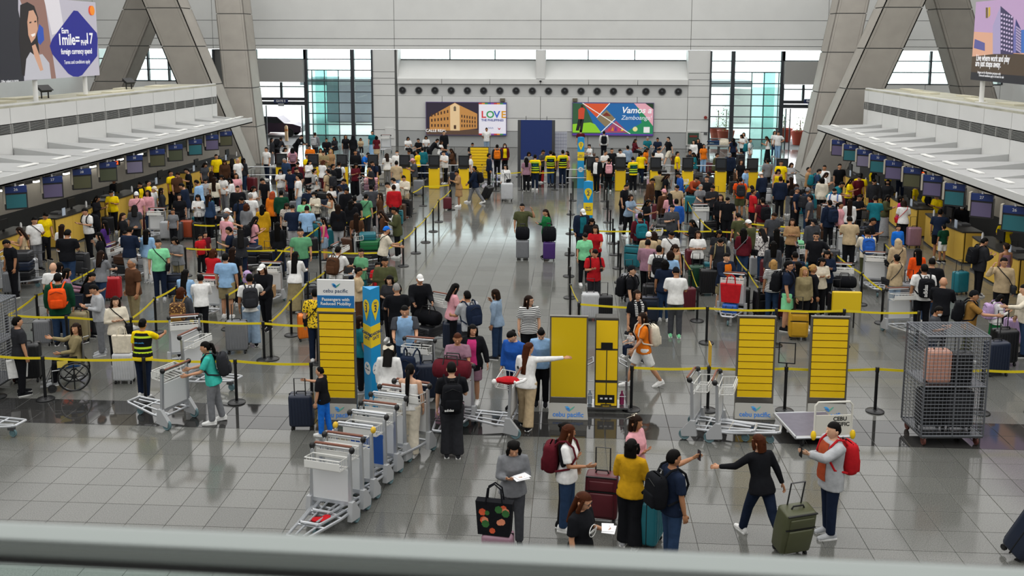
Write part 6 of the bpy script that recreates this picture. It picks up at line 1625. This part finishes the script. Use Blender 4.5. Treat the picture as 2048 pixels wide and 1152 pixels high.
P(1600, 450, 4.571, '''
210 305 lk 10 p cream/l black/p
305 240 lk 350 p navy/j black/p
885 270 uk 200 a beige/l paledenim/p X:charcoal
1085 360 sk 178 a white/s black/p B:black w1.12 h1.72
1080 215 lk 190 a brightorange/l black/p
1210 300 zk 165 a black/s denim/p w1.15 h1.7
1315 480 Nk 150 k black/l black/p w1.1
1285 750 sk 60 p darkgrey/s navy/p h1.5 mask
1600 600 cblack 70 t gold/s olive/p B:black w1.05
1870 300 sk 350 h beige/l black/p X:charcoal gl h1.72
1850 640 bk 90 p white/l green/k h1.35 B:lilac
2055 545 sk 270 z cream/l denim/p w1.1
60 375 ly 20 a khaki/l black/p
-20 335 xk 200 a black/j black/p
''', 'right queue')
# ---- settle the crowd: nobody stands inside a trolley, a desk or a neighbour
carts = [(o.location.x, o.location.y, o.rotation_euler[2], o.scale.x) for o in C.objects if not o.parent and o.name.startswith('baggage_trolley') and o['label'] != 'proto']
desks = [(o.location.x, o.location.y) for o in C.objects if o.name.startswith('check_in_desk')]
for d in PEOPLE: d['x0'], d['y0'] = d['x'], d['y']
for it in range(14):
    for i, d in enumerate(PEOPLE):
        if d['zone'] == 'front': continue
        for e in PEOPLE[i+1:]:
            dx, dy = e['x']-d['x'], e['y']-d['y']; r2 = dx*dx+dy*dy
            if r2 < .16:
                r1 = max(math.sqrt(r2), .02); k = (.4-r1)/2/r1*.6; d['x'] -= dx*k; d['y'] -= dy*k
                if e['zone'] != 'front': e['x'] += dx*k; e['y'] += dy*k
        for cx, cy, a, s in carts:
            ux, uy = d['x']-cx, d['y']-cy
            if ux*ux+uy*uy > 1.2: continue
            lx, ly = (ux*math.cos(a)+uy*math.sin(a))/s, (-ux*math.sin(a)+uy*math.cos(a))/s
            if abs(lx) < .52 and -.8 < ly < .66:
                mv = min(((.52-abs(lx)), (1 if lx > 0 else -1, 0)), ((.66-ly), (0, 1)), ((ly+.8), (0, -1)), key=lambda t: t[0]); k = mv[0]*s*.7; vx, vy = mv[1]; d['x'] += (vx*math.cos(a)-vy*math.sin(a))*k; d['y'] += (vx*math.sin(a)+vy*math.cos(a))*k
        for cx, cy in desks:
            if abs(d['y']-cy) < 1.65 and abs(d['x']-cx) < .72: sg = 1 if (d['x'] > cx) else -1; d['x'] = cx+sg*.72
for d in PEOPLE:
    mx_, my_ = d['x']-d['x0'], d['y']-d['y0']; L = math.hypot(mx_, my_)
    if L > .6: d['x'], d['y'] = d['x0']+mx_*.6/L, d['y0']+my_*.6/L
    d['o'].location.x, d['o'].location.y = d['x'], d['y']; d['M'] = Matrix.Translation((d['x']-d['x0'], d['y']-d['y0'], 0)) @ d['M']
# ---- things people carry or hold
def worn(kind, d, col, label):
    t = place(kind, (0,0,0), 0, label, col if col != 'sequin' else 'gold'); k = .94 if d['r']['fem'] else 1.0
    M = d['M'] @ d['r']['T'] @ Matrix.Translation((0,0,-.0)); t.matrix_world = M; d['bag'] = t
    if col == 'sequin':
        for c in C.objects:
            if c.parent == t and c.name.startswith('bag'): setmat(c, pattern('sequin'))
    return t
NEAR = lambda d, n=6: sorted((e for e in PEOPLE if e is not d), key=lambda e: (e['x']-d['x'])**2+(e['y']-d['y'])**2)[:n]
TW_ = dict(s='short-sleeved top', l='long-sleeved top', t='sleeveless top', j='jacket', v='vest')
BW_ = dict(p='trousers', w='wide trousers', h='shorts', k='skirt', d='long skirt', e='leggings')
def hairword(h):
    if h[0] == 'N': return 'bald head'
    if h[0] in 'cC': return cw(h[1:])+' cap'
    if h[0] == 'H': return 'hood up'
    return HWORD[h[0]]+' '+dict(k='black', n='brown', r='reddish', g='grey', y='blond', w='white')[h[1]]+' hair'
def facew(a):
    a = a % 360
    return 'facing camera' if a < 40 or a > 320 else ('facing right' if a < 140 else ('facing away' if a < 220 else 'facing left'))
used = set(o['label'] for o in C.objects if 'label' in o)
def fits(s): return 4 <= len(s.split()) <= 16
def topw(d): return 'yellow shirt and reflective vest' if any(e.startswith('vest') for e in d['ex']) else cw(d['tc'])+' '+TW_[d['tk']]
def packw(d):
    b = [e for e in d['ex'] if e[:2] == 'B:']; return ' and %s backpack' % cw(b[0][2:]) if b else ''
def side_of(d, e): return 'left of' if d['pxy'][0] < e['pxy'][0] else 'right of'
for d in PEOPLE: d['nb'] = NEAR(d, 5)
def phrases(d):
    t, h, f, z = topw(d)+packw(d), hairword(d['hair']), facew(d['face']), d.get('zone', ''); sit = ', sitting' if d['pose'] in 'sS' else ''
    yield ('person in %s with %s%s' % (t, h, sit), lambda e: topw(e)+packw(e) == t and hairword(e['hair']) == h)
    yield ('person in %s with %s, %s%s' % (t, h, f, sit), lambda e: topw(e)+packw(e) == t and hairword(e['hair']) == h and facew(e['face']) == f)
    yield ('person in %s with %s, %s, %s' % (t, h, f, z), lambda e: topw(e)+packw(e) == t and hairword(e['hair']) == h and facew(e['face']) == f and e.get('zone') == z)
    bt = cw(d['bc'])+' '+BW_[d['bk']]
    yield ('person in %s and %s, %s, %s' % (t, bt, h, f), lambda e: topw(e)+packw(e) == t and hairword(e['hair']) == h and facew(e['face']) == f and cw(e['bc'])+' '+BW_[e['bk']] == bt)
    for n in d['nb']:
        k = side_of(d, n)
        yield ('person in %s, %s, just %s person in %s' % (t, h, k, topw(n)), lambda e: topw(e)+packw(e) == t and hairword(e['hair']) == h and any(topw(m) == topw(n) and side_of(e, m) == k for m in e['nb']))
    for n in d['nb']:
        for m in d['nb']:
            if n is m: continue
            yield ('person in %s among people in %s and %s' % (topw(d), cw(n['tc'])+' '+('jacket' if n['tk'] == 'j' else 'top'), cw(m['tc'])+' '+('jacket' if m['tk'] == 'j' else 'top')), lambda e: topw(e) == topw(d) and any(q['tc'] == n['tc'] for q in e['nb']) and any(q['tc'] == m['tc'] for q in e['nb']))
lost = 0
for d in PEOPLE:
    for lab, same in phrases(d):
        if fits(lab) and lab not in used and sum(1 for e in PEOPLE if same(e)) == 1: break
    else:
        lost += 1
        for lab, same in list(phrases(d))[::-1]:
            if fits(lab) and lab not in used: break
    used.add(lab); d['o']['label'] = lab; d['o']['group'] = 'travellers in the '+(d.get('zone') or 'hall')
def whose(d):
    t, h = topw(d), hairword(d['hair']); yield 'person in %s, %s' % (t, h); yield 'person in %s, %s' % (t, facew(d['face'])); yield 'person in %s, %s, %s' % (t, h, facew(d['face'])); yield 'person in %s and %s' % (t, cw(d['bc'])+' '+BW_[d['bk']])
    for n in d['nb']: yield 'person in %s near %s' % (t, topw(n))
for d in PEOPLE:
    for e in d['ex']:
        if e[:2] not in ('B:', 'X:', 'H:'): continue
        nm = cw(e[2:])+' '+dict(B='backpack', X='shoulder bag', H='handbag')[e[0]]
        lab = next((l for l in (nm+' worn by '+w_ for w_ in whose(d)) if fits(l) and l not in used), nm+' worn by '+d['o']['label']); used.add(lab)
        worn('pack' if e[0] == 'B' else 'sling', d, e[2:], lab)
def near_px(px, py): return min(PEOPLE, key=lambda d: (d['pxy'][0]-px)**2+(d['pxy'][1]-py)**2)
def relabel(px, py, s): near_px(px, py)['o']['label'] = s
for px, py, s in ((640, 735, 'boy in black tee and bright blue trousers pulling a suitcase'), (779, 688, 'person in white outfit with a white hair bow, seen from behind'), (820, 728, 'person with very long ponytail in off-shoulder white top'), (903, 724, 'person in black tee with sports backpack, seen from behind'),
  (1025, 885, 'woman in grey top looking down at a floral bag'), (1139, 850, 'woman in white tee wearing a maroon backpack'), (1133, 845, 'woman in black top hidden behind the maroon backpack wearer'), (1170, 987, 'woman in black tee holding papers at the bottom'), (1264, 879, 'woman in mustard sweater and black trousers, back to camera'), (1273, 830, 'woman in pink top with sunglasses on her head'),
  (1349, 900, 'man in navy tee with big black backpack holding out a phone'), (1517, 869, 'woman in black rolling an olive green suitcase'), (1668, 845, 'man in grey hoodie with red backpack looking at a phone'), (409, 684, 'person in turquoise tee pushing a trolley'), (285, 638, 'airport worker in hi-vis vest seen from behind'), (34, 634, 'person in charcoal tee holding a white and green bag'),
  (1059, 686, 'woman in white sweater pointing right beside the yellow panel'), (1021, 664, 'staff member in royal blue smock looking down'), (1082, 661, 'staff member in light blue shirt beside the yellow panel'), (1058, 591, 'woman in black and white striped tee'), (989, 579, 'woman in pale denim shirt touching her chin'),
  (915, 667, 'woman in mauve blouse pushing a maroon duffel on a trolley'), (946, 650, 'woman with long black hair in hot pink and shorts'), (809, 612, 'man in blue raglan shirt pushing a trolley'), (1044, 407, 'man in olive tee and glasses, hand to his head, in the aisle'), (1090, 419, 'woman in green jacket beside the purple suitcase'), (1275, 580, 'woman in black tee with a striped scarf walking'), (1285, 626, 'woman in orange top carrying a baby')):
    relabel(px, py, s)
# ---- more luggage standing beside people in the queues
random.seed(21); bags = 0
occ = [(o.location.x, o.location.y) for o in C.objects if not o.parent and o.name.split('.')[0] in ('suitcase', 'baggage_trolley', 'queue_post', 'check_in_desk')]
for d in list(PEOPLE):
    if d['y'] < 23 or d['y'] > 56 or random.random() > .62 or -5 < d['x'] < .8: continue
    for _ in range(6):
        a = random.uniform(0, 6.28); x, y = d['x']+.48*math.cos(a), d['y']+.4*math.sin(a)
        if min((x-e['x'])**2+(y-e['y'])**2 for e in PEOPLE) > .12 and min((x-p[0])**2+(y-p[1])**2 for p in occ) > .2: break
    else: continue
    c = random.choice(('black', 'black', 'charcoal', 'navy', 'darkgrey', 'grey', 'maroon', 'brown', 'teal', 'silver'))
    lab = next((l for l in (cw(c)+' suitcase beside '+w_ for w_ in whose(d)) if fits(l) and l not in used), None)
    if not lab: continue
    used.add(lab); occ.append((x, y)); place('hard' if random.random() < .6 else 'soft', (x, y, 0), random.uniform(-.4, .4), lab, c, s=random.uniform(.85, 1.1), grp='suitcases in the queues'); bags += 1
d = near_px(1170, 987); ch = d['r']['T'] @ frame((0, -.158, 1.2), (1,0,0), (0,0,1)); q = MB().tube([(.08*math.cos(a*.2618), .08*math.sin(a*.2618), 0) for a in range(24)], .005, 4, closed=True).build('printed_ring', pal('white'), d['o']); q.matrix_local = ch; text('FREEDOM', .042, pal('white'), d['o'], ch @ Matrix.Translation((0,0,.004)), bold=True)
# person in the wheelchair
wl = WCH.location; wa = WCH.rotation_euler[2]; d = person(wl.x-.07*math.sin(-wa)*-1, wl.y+.02, 'ln', math.degrees(wa), 'S', 'khaki/l', 'black/p', ['sk0'], None, 1.58, .1, True, None, (167, 668)); d['o']['label'] = 'person in khaki jacket sitting in the wheelchair raising a hand'; d['o']['group'] = 'travellers in the front left'
# plush toys and a shopping bag
def plush(px, py, z, c1, c2, label):
    p = at_z(px, py, z); o = thing('plush_toy', label, 'toy', p); MB().ell((0,0,.12), (.16,.13,.13)).ell((.0,-.06,.3), (.12,.11,.11)).build('body', pal(c1), o, True)
    for s in (-1, 1): MB().ell((s*.1,-.04,.4), (.045,.03,.045), 8, 6).build('ear', pal(c2), o, True); MB().ell((s*.04,-.165,.32), (.016,.012,.02), 8, 5).build('eye', BLK, o, True); MB().ell((s*.14,-.08,.06), (.06,.1,.05), 8, 6).build('paw', pal(c2), o, True)
plush(275, 500, .3, 'cream', 'cream', 'white dog plush toy on a trolley by the left desks'); plush(497, 570, .75, 'lilac', 'black', 'pale plush toy with black ears on a case')
d = near_px(34, 634); hp_ = d['M'] @ (d['r']['arms'][0][2]); place('tote', (hp_.x+.05, hp_.y-.12, hp_.z-.5), .5, 'white and green shopping bag held by the charcoal tee', 'white')
# ---- hands and arms: small held things
def held(d, hand_i, off=(0,0,0)):
    sh, el, wr, dr, s = d['r']['arms'][hand_i]; return (d['M'] @ (wr+dr*.12)) + V(off)
def phone(px, py, hand_i, label):
    d = near_px(px, py); p = held(d, hand_i); o = thing('phone', label, 'phone', p, math.radians(d['face'])); MB().rbox((0,0,0), (.075,.01,.15), .004).build('case', BLK, o); MB().box((0,.006,0), (.068,.002,.14)).build('screen', mat('20242c', .2), o)
phone(1349, 900, 0, 'black phone held out by the man in navy'); phone(1668, 845, 0, 'phone held up by the man in the grey hoodie'); phone(1178, 500, 0, 'dark phone held by the man in red polo'); phone(1345, 410, 1, 'dark phone held by the man in grey polo')
def paper(px, py, hand_i, label, c='e8e8ea'):
    d = near_px(px, py); p = held(d, hand_i, (0,0,.02)); tag(MB().box((0,0,0), (.21,.16,.006)).box((.03,.02,.008), (.2,.15,.004), .15).build('papers', mat(c, .7), None, False, p, math.radians(d['face']+20)), label, 'paper')
paper(1170, 987, 0, 'white papers held by the woman in black tee'); paper(1025, 885, 0, 'white papers held over the floral bag'); paper(202, 500, 0, 'white papers held by the grey tee')
# bow of the white outfit, scarf, lettering on the sports backpack
d = near_px(779, 688); Hm = d['r']['H']; q = MB()
for s in (-1, 1): q.loft([[Hm @ V((s*x, .105+dy, .15+z)) for dy, z in ((-.01,-h_),(.012,-h_),(.012,h_),(-.01,h_))] for x, h_ in ((.01,.015),(.05,.04),(.085,.05),(.1,.03))])
q.ell(Hm @ V((0,.115,.15)), (.018,.015,.022), 8, 6); q.build('hair_bow', pal('cream'), d['o'], True)
def letters(px, py, s, size, M, m=None, name='lettering'):
    d = near_px(px, py); bp = d['bag']; text(s, size, m or WHT, bp, M, bold=True, name=name)
letters(903, 724, 'adidas', .06, frame((.06,.38,1.0), (-1,0,0), (0,0,1)))
letters(1837, 529, 'adidas', .12, frame((.06,.375,1.14), (0,0,1), (1,0,0)))
d = near_px(1275, 580); r = d['r']; q = MB(); Tm_ = r['T']
q.tube([Tm_ @ V(p) for p in ((.06,-.14,1.15),(.08,-.13,1.35),(.06,.0,1.46),(0,.07,1.47),(-.06,.0,1.46),(-.08,-.13,1.35),(-.06,-.14,1.12))], .035, 8); sc_ = q.build('scarf', pattern('stripe'), d['o'], True)
# babies and children held in arms
def baby(px, py, off, face, col, label):
    d = near_px(px, py); M = d['M']; c = M @ V(off); p = person(c.x, c.y, 'sk', face, 's', col+'/s', 'navy/p', ['sk2'], None, .68, c.z, True, None, (px-20, py+20)); p['o']['label'] = label; p['o']['category'] = 'child'; p['o'].pop('group', None)
baby(1285, 626, (.0,-.24,.72), 300, 'floral', 'baby in patterned top carried by the woman in orange'); baby(797, 566, (.0,-.24,.78), 60, 'white', 'baby in white carried by the man in black tee'); baby(721, 498, (.05,-.24,.72), 250, 'white', 'baby in white held by the person in sage green')
# person lying along the window sill
lp = at_y(1435, 288, 62.6); d = person(lp.x, lp.y, 'sn', 0, 'a', 'cream/l', 'denim/p', ['sk0'], 'person lying asleep along the bench by the right window', 1.65, 0, False, None, (1500, 285)); d['o'].rotation_euler = (0, math.radians(90), 0); d['o'].location = (lp.x-.7, lp.y, .62); d['o']['label'] = 'person lying asleep along the bench by the right window'; d['o']['group'] = 'travellers resting by the far wall'
# benches / plinths by the far wall that carry the seated people
def bench(px0, px1, py, Y, label, h=.45):
    a, b = at_y(px0, py, Y), at_y(px1, py, Y); o = thing('bench', label, 'bench', ((a.x+b.x)/2, Y, 0)); L = b.x-a.x
    MB().box((0,0,h-.04), (L,.5,.08)).build('seat', mat('9a9b98', .5), o)
    for s in (-.45, 0, .45): MB().box((s*L,0,(h-.08)/2), (.1,.4,h-.08)).build('leg', DGREY, o)
bench(1405, 1470, 290, 62.6, 'low bench under the right glazed bay', .5)
for px, py, x0 in ((0, 0, 0),):
    p_ = [d for d in PEOPLE if any(e == '@.5' for e in d['ex'])]; xs = [d['x'] for d in p_]; ys_ = [d['y'] for d in p_]
    o = thing('staff_platform', 'low dark platform behind the right desks carrying a guard', 'platform', (sum(xs)/len(xs), sum(ys_)/len(ys_), 0)); MB().box((0,0,.235), (1.9,1.6,.43)).build('deck', DGREY, o); MB().box((0,0,.475), (1.94,1.64,.05)).build('top', mat('55585a', .5), o)
# ---- outdoors seen through the glass
def car(px, py, Y, rz, col, label):
    p = at_y(px, py, Y); o = thing('car', label, 'car', (p.x, Y, 0), rz); body = mat(col, .25, .3); L = 2.2
    prof = [(-L,.35),(-L,.8),(-L*.72,.98),(-L*.45,1.02),(-L*.2,1.5),(L*.45,1.55),(L*.85,1.05),(L,.95),(L,.35)]
    MB().prism(prof, -.85, .85).build('body', body, o); win = [(-L*.4,1.03),(-L*.19,1.44),(L*.42,1.48),(L*.7,1.07)]; MB().prism(win, -.86, .86).build('window', mat('15181c', .1), o)
    for x in (-1.35, 1.35):
        for y in (-.8, .8): ob('wheel', wheel_me(.34, .2, None, 18, 'y'), o, (x, y, .34))
    for s in (-1, 1): MB().box((-L-.005, s*.6, .72), (.03, .35, .12)).build('headlight', WHT, o)
car(550, 262, 71, math.pi, '3a2a3a', 'dark multi-purpose car outside Gate 5'); car(505, 262, 73, math.pi, 'b0453a', 'red car behind the dark car outside')
def bollard(px, Y, lab): p = at_y(px, 270, Y); o = thing('bollard', lab, 'bollard', (p.x, Y, 0)); MB().lathe([(0,0),(.12,0),(.12,1.0),(.06,1.1),(0,1.1)], 12).build('post', mat('d9b48a', .6), o, True); MB().lathe([(.125,.7),(.125,.85)], 12).build('band', mat('c9783a', .6), o)
bollard(527, 67.5, 'pale bollard left of the dark car'); bollard(573, 67.5, 'pale bollard right of the dark car')
def planter(px, Y, lab, h=1.6):
    p = at_y(px, 260, Y); o = thing('planter', lab, 'plant pot', (p.x, Y, 0)); MB().lathe([(0,0),(.45,0),(.6,.85),(.62,.95),(.52,.95),(.5,.8),(0,.8)], 16).build('pot', mat('a8442e', .7), o, True); q = MB(); random.seed(int(px))
    for k in range(60): a, b = random.uniform(0, 6.28), random.uniform(.1, .6); z = random.uniform(.9, h); c = V((b*math.cos(a)*.7, b*math.sin(a)*.7, z)); u = V((random.uniform(-1,1), random.uniform(-1,1), random.uniform(-.2,1))).normalized()*.16; v = u.cross(V((.3,.2,1))).normalized()*.05; q.add([c-v, c+u*.5-v*.2, c+u, c+v], [(0,1,2,3)])
    f = q.build('foliage', mat('5f8a3a', .7), o); f['kind'] = 'stuff'; MB().tube([(0,0,.8),(0,0,h-.2)], .03, 6).build('stem', mat('6a5238', .8), o)
planter(1436, 70, 'terracotta planter with leafy shrub outside the right bay, left one', 2.4); planter(1452, 68, 'terracotta planter outside the right bay, right one', 2.6); planter(1568, 70, 'terracotta planter left of the right gate doors', 2.0); planter(1600, 68, 'terracotta planter by the right gate doors', 1.9)
outbox('canopy_slab', 'grey canopy slab over the forecourt left', 'canopy', 600, 158, 745, 170, 82, 5, OUTG); outbox('overpass', 'pale grey block beyond the left glazing', 'building', 655, 160, 745, 250, 84, 6, mat('a4a4ae', .8)); outbox('canopy_slab', 'grey canopy slab over the forecourt right', 'canopy', 1420, 162, 1505, 174, 82, 5, OUTG)
outbox('kiosk_wall', 'white low building beyond the right glazing', 'building', 1460, 178, 1505, 262, 86, 5, mat('c9c9c6', .8))
# tinted draught lobbies beside the entrances
TGL = bpy.data.materials.new('tinted_glass'); TGL.use_nodes = True; nt = TGL.node_tree
for n in list(nt.nodes):
    if n.type != 'OUTPUT_MATERIAL': nt.nodes.remove(n)
tb = nt.nodes.new('ShaderNodeBsdfTransparent'); tb.inputs[0].default_value = (.72, .86, .85, 1); gb = nt.nodes.new('ShaderNodeBsdfGlossy'); gb.inputs['Roughness'].default_value = .05; mx = nt.nodes.new('ShaderNodeMixShader'); mx.inputs[0].default_value = .08
nt.links.new(tb.outputs[0], mx.inputs[1]); nt.links.new(gb.outputs[0], mx.inputs[2]); nt.links.new(mx.outputs[0], nt.nodes['Material Output'].inputs[0])
for nm, xs in (('left', (625, 650, 678)), ('right', (1502, 1527, 1556))):
    Y = 66.6; a, b, c = (at_y(x, 200, Y).x for x in xs); o = thing('glass_lobby', 'tinted green glass draught lobby outside the %s glazed bay' % nm, 'glass lobby', ((a+c)/2, Y, 0)); cx = (a+c)/2; h_ = at_y(650, 140, Y).z
    for x0, x1 in ((a, b), (b, c)): MB().box(((x0+x1)/2-cx, 0, h_/2), (x1-x0-.04, .03, h_)).build('pane', TGL, o)
    MB().box((((a+b)/2 if nm == 'left' else (b+c)/2)-cx, .8, h_/2), (abs(b-a)-.04, .03, h_)).build('pane', TGL, o)
    for x in (a, b, c): MB().box((x-cx, 0, h_/2), (.06, .06, h_)).build('mullion', MUL, o)
# ---- remove the patterns everything was copied from
for t in PROTO.values():
    for c in [x for x in C.objects if x.parent == t]: bpy.data.objects.remove(c)
    bpy.data.objects.remove(t)
bpy.data.scenes.remove(TMP)
